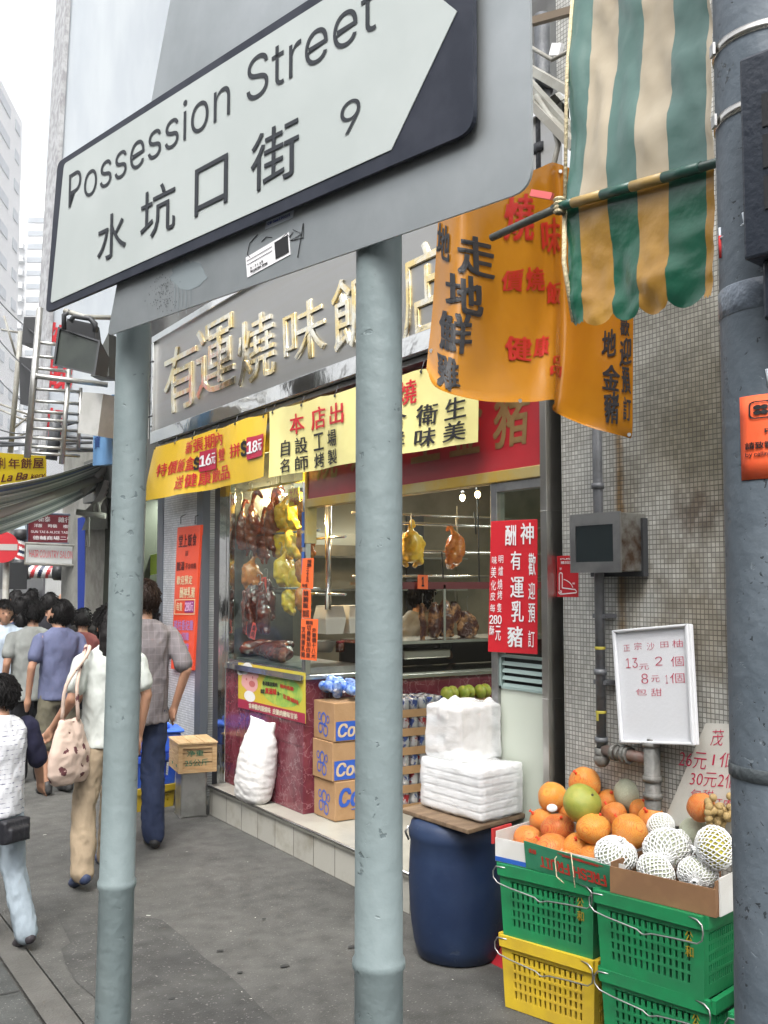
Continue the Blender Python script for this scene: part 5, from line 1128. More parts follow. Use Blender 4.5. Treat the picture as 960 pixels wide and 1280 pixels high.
CRG = 'plastic crates under the fruit'
crate((cL.x, cL.y, .003), rL, cy, 'yellow plastic crate at the bottom of the left stack', CRG, False)
crate((cL.x-.006, cL.y, .285), rL+.02, cg, 'green plastic crate on top of the yellow one', CRG)
crate((cR.x+.02, cR.y, .003), rR, cg, 'lower green plastic crate of the right stack by the lamp post', CRG)
crate((cR.x, cR.y, .285), rR-.02, cg, 'upper green plastic crate of the right stack under the brown fruit tray', CRG)
mb = MB(); rn = random.Random(8)
for q, n_ in ((cL, 5), (cR, 4)):
    pass
solo('rag', remesh(MB().sph(hd(665, 1182, 4.15), (.05, .02, .012)).sph(hd(690, 1190, 4.08), (.04, .02, .012)), .006, 2, mat('rag_grey', (.4, .42, .42), .8), 'rag', .012, .02), None, 'crumpled pale plastic wrap on the rim of the yellow crate', 'wrap')
solo('rag', remesh(MB().sph(hd(820, 1229, 3.66), (.035, .02, .012)).sph(hd(835, 1232, 3.62), (.02, .02, .015)), .006, 2, MT['rag_grey'], 'rag', .012, .02), None, 'crumpled pale plastic wrap on the rim of the lower green crate', 'wrap')
mb = MB(); c = V((2.93, 2.05, .0)); 
solo('foam_box', MB().bb(2.86, 3.1, 1.98, 2.30, .28, .42).bb(2.86, 3.1, 1.98, 2.30, .43, .56), foamw, 'white foam boxes mostly hidden behind the lamp post', 'foam box', bev=.01)
crate((2.99, 2.14, .0), rR, cg, 'green plastic crate mostly hidden behind the lamp post', CRG, False)
# red dustpan behind the drum
a, b = hz(606, 1200), hz(632, 1213); mb = MB(); up_ = V((.05, .05, .07)); mb.plate([a, b, b+V((.12, .09, .10)), a+V((.12, .09, .10))], .006); mb.plate([b, b+V((.01, 0, .05)), b+V((.13, .09, .12)), b+V((.12, .09, .10))], .004)
solo('dustpan', mb, mat('dustpan_red', (.40, .02, .03), .4), 'red plastic dustpan on the ground between drum and yellow crate', 'dustpan')
# crates behind the tin
BL_ = mat('crate_blue', (.02, .07, .42), .4, var=(.03, .10, .5), vscale=5); yel2 = mat('crate_yellow_dark', (.42, .30, .02), .45)
t = thing('plastic_crate', 'yellow slotted crate on the pavement behind the oil tin', 'crate', (2.62, 7.72, 0), -1.35); bm_ = crate_mesh(.46, .34, .17, 2, 8, yel2); o = bpy.data.objects.new('basket', bm_); COL.objects.link(o); o.parent = t
t = thing('plastic_crate', 'dark blue crate on the yellow crate behind the man', 'crate', (2.63, 7.72, .172), -1.35); bm_ = crate_mesh(.46, .34, .23, 1, 3, BL_); o = bpy.data.objects.new('basket', bm_); COL.objects.link(o); o.parent = t
t = thing('plastic_tub', 'bright blue tub with lid behind the wooden crate', 'tub', (2.70, 7.68, .405), -.2)
part('tub', MB().bb(-.2, .2, -.15, .15, 0, .15), BL_, t, local=True, bev=.02); mb = MB(); mb.bb(-.22, .22, -.17, .17, .15, .175); mb.bb(-.12, .12, -.09, .09, .175, .22); part('lid', mb, mat('lid_blue', (.04, .14, .6), .35), t, local=True, bev=.015)
# ================================================================ drum with board and foam packs
dc = V((2.83, 3.88, 0)); dm = mat('drum_blue', (.006, .018, .056), .42, var=(.014, .03, .075), vscale=3, bump=.12, bscale=14, rvar=.22, dist=.02)
dr = thing('barrel', 'dark blue plastic barrel covered by a board at the shop corner', 'barrel', tuple(dc))
flaky(dm, 22, .66, .70, (.03, .045, .08), .25)
part('shell', MB().lathe(dc, [(0, 0), (.168, 0), (.185, .012), (.202, .07), (.216, .16), (.224, .28), (.226, .36), (.222, .45), (.218, .52), (.224, .535), (.226, .56), (.219, .58), (.214, .60), (.19, .618), (0, .618)], 48), dm, dr)
mb = MB()
for s in (-1, 1):
    a = V((RT.x, RT.y, 0))*s*.225 + dc + V((0, 0, .55)); mb.tube([a+V((0, 0, .03)), a+RT*s*.016, a+V((0, 0, -.035))], .005, 8)
part('grip', mb, wire, dr)
bz = .622; bdm = mat('ply_board', (.20, .135, .08), .8, var=(.13, .085, .05), vscale=6, bump=.5, bscale=40, stretch=(1, 4, 1))
q = [V((p.x, p.y, bz+.02)) for p in (hz(500, 1011, .64), hz(585, 1038, .64), hz(658, 1017, .64))]; q3 = q[0]+q[2]-q[1]
bd = solo('board', MB().plate([q[0], q[1], q[2], q3], .02, n=V((0, 0, 1))), bdm, 'worn square of plywood lying on the blue barrel', 'board', bev=.004)
# packs of foam boxes
def stackbox(a, b, c, z0, h, n, name_t, label, axis='z', nz=2):
    """a left, b front corner, c right (ground plan), h tall; slabs show the box edges"""
    a, b, c = [V((p.x, p.y, z0)) for p in (a, b, c)]; u, v = a-b, c-b; t = thing(name_t, label, 'foam boxes', tuple(b))
    mb = MB(); rn = random.Random(int(n*7+h*100))
    def blk(s0, s1, t0, t1, y0, y1):
        P = lambda s, tt, z: b+u*s+v*tt+V((0, 0, z)); mb.add([P(s, tt, z) for z in (y0, y1) for s, tt in ((s0, t0), (s1, t0), (s1, t1), (s0, t1))], [(3, 2, 1, 0), (4, 5, 6, 7), (0, 1, 5, 4), (1, 2, 6, 5), (2, 3, 7, 6), (3, 0, 4, 7)])
    return t, blk, mb, b, u, v
pa, pb, pc = hz(527, 1005, .655), hz(602, 1027, .655), hz(662, 1012, .655); pc = pb+(pc-pb)*.80
t, blk, mb, b, u, v = stackbox(pa, pb, pc, bz+.024, .2, 8, 'foam_box_pack', 'wrapped pack of white foam lunch boxes at the front of the board')
for k in range(2):
    for i in range(6): blk(.02, .98, .0+.51*k, .47+.51*k, .006+i*.036, .006+i*.036+.033)
part('lunch_boxes', mb, foamw, t, bev=.008)
mb = MB(); P = lambda s, tt, z: b+u*s+v*tt+V((0, 0, z))
mb.add([P(s, tt, z) for z in (0, .235) for s, tt in ((-.03, -.03), (1.03, -.03), (1.03, 1.03), (-.03, 1.03))], [(3, 2, 1, 0), (4, 5, 6, 7), (0, 1, 5, 4), (1, 2, 6, 5), (2, 3, 7, 6), (3, 0, 4, 7)])
def filmmat():
    m = bpy.data.materials.new('wrap_film'); m.use_nodes = True; tt = m.node_tree; N, L = tt.nodes, tt.links; N.clear()
    o = N.new('ShaderNodeOutputMaterial'); tr = N.new('ShaderNodeBsdfTransparent'); gl = N.new('ShaderNodeBsdfPrincipled'); mx = N.new('ShaderNodeMixShader'); lw = N.new('ShaderNodeLayerWeight'); lw.inputs[0].default_value = .35
    gl.inputs['Base Color'].default_value = (.95, .96, .97, 1); gl.inputs['Roughness'].default_value = .12
    n = N.new('ShaderNodeTexNoise'); n.inputs['Scale'].default_value = 14; n.inputs['Detail'].default_value = 4; tc = N.new('ShaderNodeTexCoord'); mp = N.new('ShaderNodeMapping'); mp.inputs['Scale'].default_value = (1, 1, 2.4); L.new(tc.outputs['Object'], mp.inputs[0]); L.new(mp.outputs[0], n.inputs[0])
    bp_ = N.new('ShaderNodeBump'); bp_.inputs['Strength'].default_value = .35; bp_.inputs['Distance'].default_value = .02; L.new(n.outputs[0], bp_.inputs['Height']); L.new(bp_.outputs[0], gl.inputs['Normal']); L.new(bp_.outputs[0], lw.inputs['Normal'])
    mr = N.new('ShaderNodeMapRange'); mr.inputs['To Min'].default_value = .34; mr.inputs['To Max'].default_value = .7; L.new(lw.outputs['Facing'], mr.inputs[0]); L.new(mr.outputs[0], mx.inputs[0])
    L.new(tr.outputs[0], mx.inputs[1]); L.new(gl.outputs[0], mx.inputs[2]); L.new(mx.outputs[0], o.inputs[0]); return m
wrapm = filmmat()
part('wrapping', remesh(mb, .016, 5, wrapm, 'film', .007, .07), None, t)
b0, u0, v0 = b.copy(), u.copy(), v.copy(); f3 = lambda s_, t_: b0+u0*s_+v0*t_
t, blk, mb, b, u, v = stackbox(f3(.93, .05), f3(.36, .05), f3(.36, 1.06), bz+.255, .2, 9, 'foam_box_pack', 'tall bag of foam boxes standing on edge on top of the front pack')
HB = .235

mb = MB()
for k in range(13): blk(0, 1, k/13+.006, (k+.8)/13, .006, HB)
part('lunch_boxes', mb, foamw, t, bev=.006)
mb = MB(); P = lambda s, tt, z: b+u*s+v*tt+V((0, 0, z))
mb.add([P(s, tt, z) for z, k in ((0, 0), (HB+.02, 0)) for s, tt in ((-.04, -.04), (1.04, -.04), (1.04, 1.04), (-.04, 1.04))], [(3, 2, 1, 0), (4, 5, 6, 7), (0, 1, 5, 4), (1, 2, 6, 5), (2, 3, 7, 6), (3, 0, 4, 7)])
rn = random.Random(11)
for k in range(16):
    c = P(rn.uniform(.1, .9), k/15, HB); mb.limb([c-V((0, 0, .02)), c+V((rn.uniform(-.02, .02), rn.uniform(-.02, .02), rn.uniform(.0, .04)))], [.034, .016], 8)
part('wrapping', remesh(mb, .014, 4, wrapm, 'film', .008, .07), None, t)
# ================================================================ fruit
def Dp(px): return 4.19+(px-623)*(3.87-4.19)/121 if px < 744 else 3.87+(px-744)*(3.53-3.87)/139
dL = V((math.cos(rL), math.sin(rL), 0)); nL = V((-dL.y, dL.x, 0)); dR = V((math.cos(rR), math.sin(rR), 0)); nR = V((-dR.y, dR.x, 0))
fL = V((2.622, 3.335, 0)); trayw = mat('tray_white', (.62, .62, .60), .6, var=(.56, .55, .52), vscale=5); trayb = mat('tray_blue', (.02, .09, .38), .5); trayg = mat('tray_green', (.02, .15, .075), .55, var=(.03, .19, .10), vscale=6); trayr = mat('tray_red', (.45, .03, .03), .55)
ta = thing('fruit_tray', 'shallow white and green printed carton full of orange pomelos on the left crates', 'fruit carton', (fL.x, fL.y, .57))
L1 = .60
def tp(s, d, z): return fL + dL*s + nL*d + V((0, 0, z))
def wall(mb, P, s0, s1, d0, d1, z0, z1, m=0): mb.add([P(s, d, z) for z in (z0, z1) for s, d in ((s0, d0), (s1, d0), (s1, d1), (s0, d1))], [(3, 2, 1, 0), (4, 5, 6, 7), (0, 1, 5, 4), (1, 2, 6, 5), (2, 3, 7, 6), (3, 0, 4, 7)], m)
mb = MB(); wall(mb, tp, 0, L1*.99, 0, .005, .572, .665); wall(mb, tp, 0, .005, .005, .33, .572, .69); wall(mb, tp, 0, L1*.99, .33, .335, .572, .69); wall(mb, tp, 0, L1*.99, .005, .33, .572, .577); part('carton', mb, trayw, ta)
mb = MB(); wall(mb, tp, .0, .17, -.0015, 0, .574, .592); part('blue_band', mb, trayb, ta)
mb = MB(); wall(mb, tp, -.012, -.004, -.01, .12, .64, .70); part('red_flap', mb, trayr, ta)
g0, g1 = tp(.155, -.004, .575), tp(L1+.03, -.03, .555); g2, g3 = g1+V((-.02, 0, .105)), g0+V((-.012, 0, .105))
gn = (g1-g0).cross(g3-g0).normalized(); gp_ = part('green_side', MB().plate([g0, g1, g2, g3], .004, n=gn), trayg, ta)
f = lambda u, v: bil(g0, g1, g2, g3)(u, v)+gn*.001
mb = MB(); tx(mb, 'FRESH FRUIT', f(.80, .62), f(.16, .62), f(.80, .22), off=.0015, bold=.035); tx(mb, '鲜', f(.13, .80), f(.05, .80), f(.13, .62), off=.0015, bold=.02); tx(mb, '果', f(.80, .95), f(.35, .95), f(.80, .86), off=.0015, bold=.02); part('lettering', mb, mat('fresh_red', (.42, .03, .02), .6), gp_)
fR = V((2.715, 2.78, 0)); 
def tq(s, d, z): return fR + dR*s + nR*d + V((0, 0, z))
tb = thing('fruit_tray', 'brown cardboard carton of netted melons on the right crates', 'fruit carton', (fR.x, fR.y, .57))
mb = MB(); L2 = .41; wall(mb, tq, 0, L2, 0, .006, .572, .665); wall(mb, tq, 0, .006, .006, .32, .572, .68); wall(mb, tq, 0, L2, .32, .326, .572, .68); wall(mb, tq, L2-.006, L2, .006, .32, .572, .69); wall(mb, tq, 0, L2-.006, .006, .32, .572, .577); part('carton', mb, mat('brown_carton', (.24, .13, .06), .75, var=(.20, .105, .05), vscale=6), tb)
mb = MB(); wall(mb, tq, L2+.002, L2+.007, .02, .3, .572, .70); part('inner_liner', mb, trayw, tb)
mb = MB(); c = tp(.33, -.012, .66); mb.tube([c+V((0, 0, .02)), c+V((-.02, .02, -.02)), c+V((-.03, .0, -.08)), c+V((-.02, -.03, -.1))], .0025, 6); mb.tube([c, c+V((-.01, -.06, .02)), c+V((-.02, -.09, -.1))], .0025, 6); part('string', mb, rope, ta)
# pomelos in orange nets
def fruitmesh(rz, seed, dimple=.12):
    mb = MB(); mb.sph((0, 0, 0), (1, 1, rz), 28, 18); vs = []
    for p in mb.v:
        k = 1+.075*noise.noise(p*1.1+V((seed, 0, 0)))+.02*noise.noise(p*3.1+V((seed, 4, 0))); r = math.hypot(p.x, p.y); k -= dimple*max(0, 1-r/.35)**2*(1 if p.z > 0 else .5); vs.append(p*k)
    mb.v = vs; return mb
def netmat(name, c1, c2, net, sc):
    m = mat(name, c1, .42, var=c2, vscale=2.2); t = m.node_tree; N, L = t.nodes, t.links; b = N['Principled BSDF']; src = b.inputs['Base Color'].links[0].from_socket
    tc = N.new('ShaderNodeTexCoord'); v = N.new('ShaderNodeTexVoronoi'); v.feature = 'DISTANCE_TO_EDGE'; v.inputs['Scale'].default_value = sc; v.inputs['Randomness'].default_value = .35; L.new(tc.outputs['Object'], v.inputs['Vector'])
    r = N.new('ShaderNodeValToRGB'); r.color_ramp.elements[0].position = .06; r.color_ramp.elements[1].position = .14; r.color_ramp.elements[0].color = (1, 1, 1, 1); r.color_ramp.elements[1].color = (0, 0, 0, 1); L.new(v.outputs[0], r.inputs[0])
    mx = N.new('ShaderNodeMix'); mx.data_type = 'RGBA'; mx.inputs[7].default_value = (*net, 1); L.new(r.outputs[0], mx.inputs['Factor']); L.new(src, mx.inputs[6]); L.new(mx.outputs[2], b.inputs['Base Color'])
    bp_ = N.new('ShaderNodeBump'); bp_.inputs['Strength'].default_value = .5; bp_.inputs['Distance'].default_value = .02; L.new(r.outputs[0], bp_.inputs['Height']); L.new(bp_.outputs[0], b.inputs['Normal']); return m
pom = netmat('netted_pomelo', (.78, .37, .045), (.70, .42, .10), (.66, .12, .012), 17)
N, L = pom.node_tree.nodes, pom.node_tree.links; b_ = N['Principled BSDF']; src = b_.inputs['Base Color'].links[0].from_socket; oi = N.new('ShaderNodeObjectInfo'); hv = N.new('ShaderNodeHueSaturation')
for so_, lo_, hi_ in (('Hue', .482, .505), ('Value', .78, 1.08)): m_ = N.new('ShaderNodeMapRange'); m_.inputs['To Min'].default_value = lo_; m_.inputs['To Max'].default_value = hi_; L.new(oi.outputs['Random'], m_.inputs[0]); L.new(m_.outputs[0], hv.inputs[so_])
L.new(src, hv.inputs['Color']); L.new(hv.outputs[0], b_.inputs['Base Color'])
pmesh = [fruitmesh(rz, s).mesh('pomelo', pom) for rz, s in ((.94, 1), (1.0, 2), (.88, 3))]
redn = mat('net_knot', (.75, .06, .015), .5)
FG = 'orange netted pomelos piled in the left carton'
POM = [(660, 1050, 18.5, .07, 'orange pomelo at the front left corner of the pile'), (690, 1064, 22, .05, 'orange pomelo at the front of the pile behind the green panel edge'), (697, 1036, 21, .14, 'orange pomelo with a white sticker above it in the left of the pile'),
       (691, 996, 18.5, .26, 'orange pomelo left of the green one at the top of the pile'), (731, 979, 20.5, .36, 'topmost orange pomelo of the pile'), (742, 1036, 22, .10, 'orange pomelo right under the green pomelo'),
       (787, 1039, 23, .14, 'big orange pomelo above the white netted melons'), (722, 1060, 19, .10, 'orange pomelo low in the front middle of the pile'), (741, 1071, 17, .07, 'orange pomelo touching the leftmost white netted melon'),
       (678, 1026, 16, .22, 'small orange pomelo peeping out at the left behind the front ones'), (760, 1002, 15, .40, 'orange pomelo right of the green one, deep in the pile'), (767, 1019, 17, .28, 'orange pomelo below the pale grey melon'), (814, 1023, 17.5, .27, 'rightmost orange pomelo of the pile, behind the white netted melons'), (877, 1009, 18, .17, 'orange pomelo alone before the paper price sign')]
POM += [(646, 1060, 15, .10, 'orange pomelo wedged in the far left corner of the carton'), (707, 1078, 16, .03, 'orange pomelo lowest behind the green panel'), (757, 1058, 17, .17, 'orange pomelo behind the leftmost white net'), (712, 1014, 15, .30, 'orange pomelo deep under the green pomelo at its left'), (800, 1012, 14, .36, 'orange pomelo just below the pale melon at its right'), (745, 1000, 15, .44, 'orange pomelo hidden deep behind the green pomelo')]
for i, (px, py, r, k, lab) in enumerate(POM):
    d = Dp(px)+k; c = hd(px, py, d); rr = r*d/1270; t = thing('pomelo', lab, 'pomelo', tuple(c-V((0, 0, rr*.9))), 0, FG)
    o = bpy.data.objects.new('fruit', pmesh[i % 3]); COL.objects.link(o); o.parent = t; o.scale = (rr,)*3; o.location = (0, 0, rr*.9); o.rotation_euler = (random.uniform(-.9, .9), random.uniform(-.9, .9), random.uniform(0, 6))
    mb = MB(); a = i*2.4; q = c+V((math.cos(a)*rr*.55-.02, math.sin(a)*rr*.55, rr*.72)); mb.lathe(q, [(.008, -.008), (.004, .002), (.003, .006), (.007, .012), (.0, .013)], 8, 0, (q-c)); part('net_knot', mb, redn, t)
solo('sticker', MB().sph(hd(690, 1010, Dp(690)+.05), (.022, .004, .016), 14, 8, 0, Matrix.Rotation(-.6, 3, 'Z')), WHITE, 'white oval fruit sticker on the pomelo pile', 'sticker')
gpm = mat('green_pomelo', (.34, .33, .055), .38, var=(.28, .31, .05), vscale=2.5, bump=.25, bscale=26, dist=.02); mm = mat('melon_rind', (.40, .43, .30), .6, bump=.6, bscale=30, var=(.50, .52, .40), vscale=24)
def fruit(px, py, r, k, m, lab, cat, name, rz=.96, stem=True, rot=(.4, .2, 0), sx=1):
    d = Dp(px)+k; c = hd(px, py, d); rr = r*d/1270; t = thing(name, lab, cat, tuple(c-V((0, 0, rr*rz))))
    o = bpy.data.objects.new('fruit', fruitmesh(rz, px).mesh('fruit', m)); COL.objects.link(o); o.parent = t; o.scale = (rr*sx, rr, rr); o.location = (0, 0, rr*rz); o.rotation_euler = rot
    if stem: q = Matrix.Rotation(rot[0], 3, 'X') @ V((0, 0, rr*rz*.94)); s = part('stem', MB().cyl(c+q*.98, c+q*1.10, .005), mat('stem_brown', (.07, .06, .03), .8), t)
    return t, c, rr
fruit(727.5, 1004, 24, .13, gpm, 'large yellow green pomelo in the middle of the orange pile', 'pomelo', 'pomelo', .95, True, (.95, 0, .5))
fruit(790, 992, 23, .42, mm, 'pale grey green melon against the pipe behind the pomelos', 'melon', 'melon', .97, True, (-.1, .1, 0))
fruit(868, 1040, 19, .22, mm, 'round green melon with an orange label among the white nets', 'melon', 'melon', .95, False)
# white foam nets
def foamnet():
    mb = MB(); nu, nv = 24, 15; jr = random.Random(4); J = {}
    def pt(i, j): t = -math.pi/2*.93+math.pi*.93*j/nv; a = 2*math.pi*(i+.5*(j % 2))/nu; q = J.setdefault((i % nu, j), V((jr.uniform(-.035, .035), jr.uniform(-.035, .035), jr.uniform(-.035, .035)))); return V((math.cos(t)*math.cos(a), math.cos(t)*math.sin(a), math.sin(t)))*1.035+q
    for j in range(nv):
        for i in range(nu):
            a = pt(i, j)
            for b in (pt(i, j+1), pt(i+(1 if j % 2 else -1), j+1)):
                mb.tube([a, ((a+b)/2).normalized()*1.045, b], .036, 5, cap=False)
    for k in range(14): a = V((.12*math.cos(k), .12*math.sin(k), .98)); mb.tube([a, a*1.12+V((.05*math.cos(k*2), .05*math.sin(k*3), .06)), V((.22*math.cos(k*1.1), .22*math.sin(k*1.1), 1.22+.06*math.sin(k*5)))], .035, 5)
    return mb.mesh('foam_net', mat('foam_net', (.80, .81, .80), .6))
fnet = foamnet(); NG = 'melons in white foam nets'
for i, (px, py, rx, k, rz, lab) in enumerate([(770, 1068, 24, .04, .80, 'leftmost melon in a white foam net, next to the orange pomelos'), (820, 1090, 24, .02, .78, 'white netted melon lowest at the front edge of the brown carton'), (833, 1061, 25, .12, .86, 'white netted melon in the middle of the carton'),
        (826, 1033, 16, .24, .85, 'small white netted melon at the back of the carton'), (893, 1060, 26, .05, .86, 'white netted melon half hidden by the lamp post'), (872, 1092, 22, .02, .75, 'white netted melon at the front right by the lamp post'), (850, 1052, 15, .16, .9, 'small netted melon between the middle and right ones')]):
    t, c, rr = fruit(px, py, rx, k, mm if i != 4 else mat('melon_yellow', (.45, .40, .05), .5), lab, 'melon', 'melon', rz, False, (.5+i*.3, .4*math.sin(i), i), 1.12); t['group'] = NG
    o = bpy.data.objects.new('foam_net', fnet); COL.objects.link(o); o.parent = t; o.scale = (rr*1.12, rr, rr*rz); o.location = (0, 0, rr*rz); o.rotation_euler = (.5+i*.3, .4*math.sin(i), i)
t = thing('longans', 'bunch of small brown longans beside the paper price sign', 'longans', tuple(hd(896, 1040, Dp(896)+.16))); rn = random.Random(3)
lm = MB().sph((0, 0, 0), 1, 10, 7).mesh('longan', mat('longan_skin', (.36, .25, .10), .6, bump=.3, bscale=60))
for k in range(60):
    c = hd(896+rn.gauss(0, 9), 1017+rn.gauss(0, 9), Dp(896)+.17+rn.uniform(-.03, .03)); o = bpy.data.objects.new('longan', lm); COL.objects.link(o); o.parent = t; o.scale = (.0145,)*3; o.location = c-t.location
# price signs
a, b, c, d = [hx(*p, 3.05) for p in ((784, 928), (877.5, 931), (862.6, 779.6), (767.6, 788))]; lean = V((-.03, 0, 0)); a, b = a+lean, b+lean
n = (b-a).cross(d-a).normalized(); fbm = mat('foam_lid', (.66, .67, .69), .5, bump=.08, bscale=70)
ps = thing('price_sign', 'white foam tray lid hung on the mosaic wall with red handwritten prices', 'price sign', tuple((a+b)/2))
ff = bil(a, b, c, d); part('panel', MB().plate([a, b, c, d], .02, n=n), fbm, ps, bev=.006)
mb = MB(); k = .038; kv = .024
def rim(q): mb.plate([ff(*x)+n*.016 for x in q], .0155, n=n)
rim([(0, 0), (1, 0), (1-k, kv), (k, kv)]); rim([(1, 0), (1, 1), (1-k, 1-kv), (1-k, kv)]); rim([(1, 1), (0, 1), (k, 1-kv), (1-k, 1-kv)]); rim([(0, 1), (0, 0), (k, kv), (k, 1-kv)]); part('rim', mb, fbm, ps, bev=.004)
marker = mat('red_marker', (.50, .015, .07), .5); mb = MB(); g_ = lambda u, v: ff(u, v)+n*.001
for s, u0, u1, v0, v1 in (('正', .12, .21, .805, .86), ('宗', .27, .37, .81, .875), ('沙', .44, .54, .80, .865), ('田', .62, .72, .815, .865), ('柚', .77, .90, .81, .875), ('13', .14, .30, .655, .74), ('元', .32, .45, .635, .685), ('2', .54, .63, .665, .74), ('個', .74, .90, .65, .735), ('8', .34, .43, .515, .60), ('元', .47, .58, .525, .58), ('1', .66, .69, .51, .58), ('個', .72, .90, .51, .595), ('包', .25, .40, .415, .47), ('甜', .46, .60, .405, .47)):
    tx(mb, s, g_(u0, v0), g_(u1, v0), g_(u0, v1), off=.001, bold=-.012 if s not in '1328' else -.01)
part('lettering', mb, marker, ps)
q = [hx(*p, 3.075) for p in ((828, 1030), (930, 1045), (930, 918), (882, 904))]; a, b, c, d = q; n = V((-1, 0, 0))
qq = [q[0], q[1], q[2], hx(912, 905, 3.075), q[3]]; pp = solo('price_sign', MB().plate(qq, .004, n=n), mat('sign_paper', (.56, .55, .50), .7, var=(.50, .49, .44), vscale=4), 'grey white card price sign with red writing half behind the lamp post', 'price sign')
mb = MB(); rs = lambda px, py: hx(px, py, 3.0755)
for s, x0, y0, x1, y1, h in (('茂', 888, 932, 903, 932, 20), ('26元', 848, 958, 882, 962, 20), ('1個', 890, 958, 922, 960, 18), ('30元2個', 862, 982, 922, 986, 19), ('包甜', 862, 999, 890, 1001, 13), ('紅肉', 888, 1011, 915, 1013, 14)):
    A, B, C = rs(x0, y0), rs(x1, y1), rs(x0+3, y0-h); tx(mb, s, A, B, C, off=.002, bold=-.008)
part('lettering', mb, marker, pp)
# ================================================================ people
skinm = mat('skin', (.40, .22, .14), .5, var=(.36, .19, .12), vscale=6, sss=.1)
hairm = mat('hair_black', (.009, .008, .008), .6, bump=.5, bscale=90, stretch=(3, 3, .6), dist=.004, spec=.18)
def cloth(name, c, c2=None, bs=9, bump=.5): return mat(name, c, .85, var=c2 or tuple(k*.86 for k in c), vscale=5, bump=bump, bscale=bs, dist=.03, stretch=(1, 1, .6), spec=.2)
def shell(fn, keep, nu=26, nv=18):
    mb = MB(); mb.sph((0, 0, 0), (1, 1, 1), nu, nv); fs = []
    for f in mb.f:
        c = V((0, 0, 0))
        for i in f: c += mb.v[i]
        if keep(c/len(f)): fs.append(f)
    used = sorted({i for f in fs for i in f}); ix = {k: i for i, k in enumerate(used)}
    o = MB(); o.add([fn(mb.v[i]) for i in used], [[ix[i] for i in f] for f in fs], 0, True); return o
POSE = dict(le=(-.25, -.05, 1.13), lw=(-.25, .05, .88), re=(.25, -.05, 1.13), rw=(.25, .05, .88), lk=(-.10, .03, .49), la=(-.10, -.02, .07), rk=(.10, .03, .49), ra=(.10, -.02, .07), lf=0, rf=0)
def person(label, loc, rz, h, shirt, legs, shoe, pose=None, vox=.02, hair='short', sleeve=.62, short=False, lean=0, look=(0, 0), wide=1.0, skin=None, hem=.84, fingers=False, group=None, hairmat=None, build=1.0):
    p = dict(POSE); p.update(pose or {}); g = {k: V(v) if isinstance(v, tuple) else v for k, v in p.items()}
    s = h/1.72; t = thing('person', label, 'person', loc, rz, group); t.scale = (s, s, s)
    B = lambda q: V(q)
    LM = Matrix.Rotation(-lean, 3, 'X')
    def up(q):
        q = V(q)
        if q.z > .9 and lean: q = V((0, 0, .92)) + LM @ (q-V((0, 0, .92)))
        return q
    sh = {k: V((sx*.175*wide, 0, 1.385)) for k, sx in (('l', -1), ('r', 1))}; hp = {'l': V((-.085*wide, 0, .88)), 'r': V((.085*wide, 0, .88))}
    HM = Matrix.Rotation(look[0], 3, 'Z') @ Matrix.Rotation(-look[1], 3, 'X'); hc = V((0, .025, 1.595))
    H = lambda q: hc + HM @ V(q)
    mb = MB()                                # one continuous body
    mb.sph(hc+HM @ V((0, -.008, .02)), (.076, .096, .098), 20, 14, 0, HM); mb.limb([H((0, .03, -.03)), H((0, .05, -.075))], [.062, .040], 14)
    mb.sph(H((0, .098, -.015)), (.012, .02, .022), 10, 8, 0, HM); mb.sph(H((0, .086, -.055)), (.024, .012, .012), 10, 8, 0, HM)
    for sx in (-1, 1): mb.sph(H((sx*.078, -.005, -.01)), (.012, .02, .032), 10, 8, 0, HM)
    mb.limb([(0, -.015, 1.40), (0, -.005, 1.47), H((0, -.005, -.06))], [.062, .052, .052], 14)
    mb.loft([((0, 0, .84), .14*wide, .10), ((0, 0, .98), .125*wide, .09), ((0, 0, 1.15), .135*wide, .095), ((0, 0, 1.32), .155*wide, .095), ((0, -.005, 1.42), .13*wide, .07), ((0, -.01, 1.46), .06, .05)], 20)
    for k in 'lr':
        e, w_ = g[k+'e'], g[k+'w']; mb.limb([sh[k], e, w_], [.046, .037, .026], 12)
        d = (w_-e).normalized(); sx = -1 if k == 'l' else 1; q = d.cross(V((1, 0, 0))); q = q.normalized() if q.length > .1 else V((0, 1, 0)); nrm = d.cross(q).normalized()
        if fingers:
            pc = w_+d*.05; mb.limb([w_, w_+d*.035, w_+d*.075], [.024, .030, .028], 12)
            for i, ln in enumerate((.060, .070, .066, .05)):
                b = w_+d*.078+q*(.033-.022*i); mb.limb([b, b+d*ln*.5-nrm*sx*.006, b+d*ln*.85-nrm*sx*.022], [.0095, .009, .0075], 8)
            b = w_+d*.03+q*.026; mb.limb([b, b+d*.035+q*.022, b+d*.06+q*.02-nrm*sx*.01], [.012, .010, .008], 8)
        else: mb.limb([w_, w_+d*.05, w_+d*.12], [.026, .036, .02], 10)
        mb.limb([hp[k], g[k+'k'], g[k+'a']], [.08, .052, .036], 12)
    mb.v = [up(q) for q in mb.v]
    part('body', remesh(mb, vox, 2, skin or skinm, 'body'), None, t, local=True)
    for sx in (-1, 1): part('eye', MB().sph(up(H((sx*.033, .088, .012))), (.010, .006, .006), 8, 6), BLACK, t, local=True)
    # shirt
    mb = MB(); cw = wide*build
    mb.loft([((0, 0, hem), .172*cw, .128*build), ((0, 0, .98), .16*cw, .122*build), ((0, .0, 1.15), .162*cw, .122*build), ((0, 0, 1.30), .178*cw, .122*build), ((0, -.005, 1.39), .178*wide, .098), ((0, -.007, 1.435), .135*wide, .085), ((0, -.01, 1.475), .072, .062)], 22)
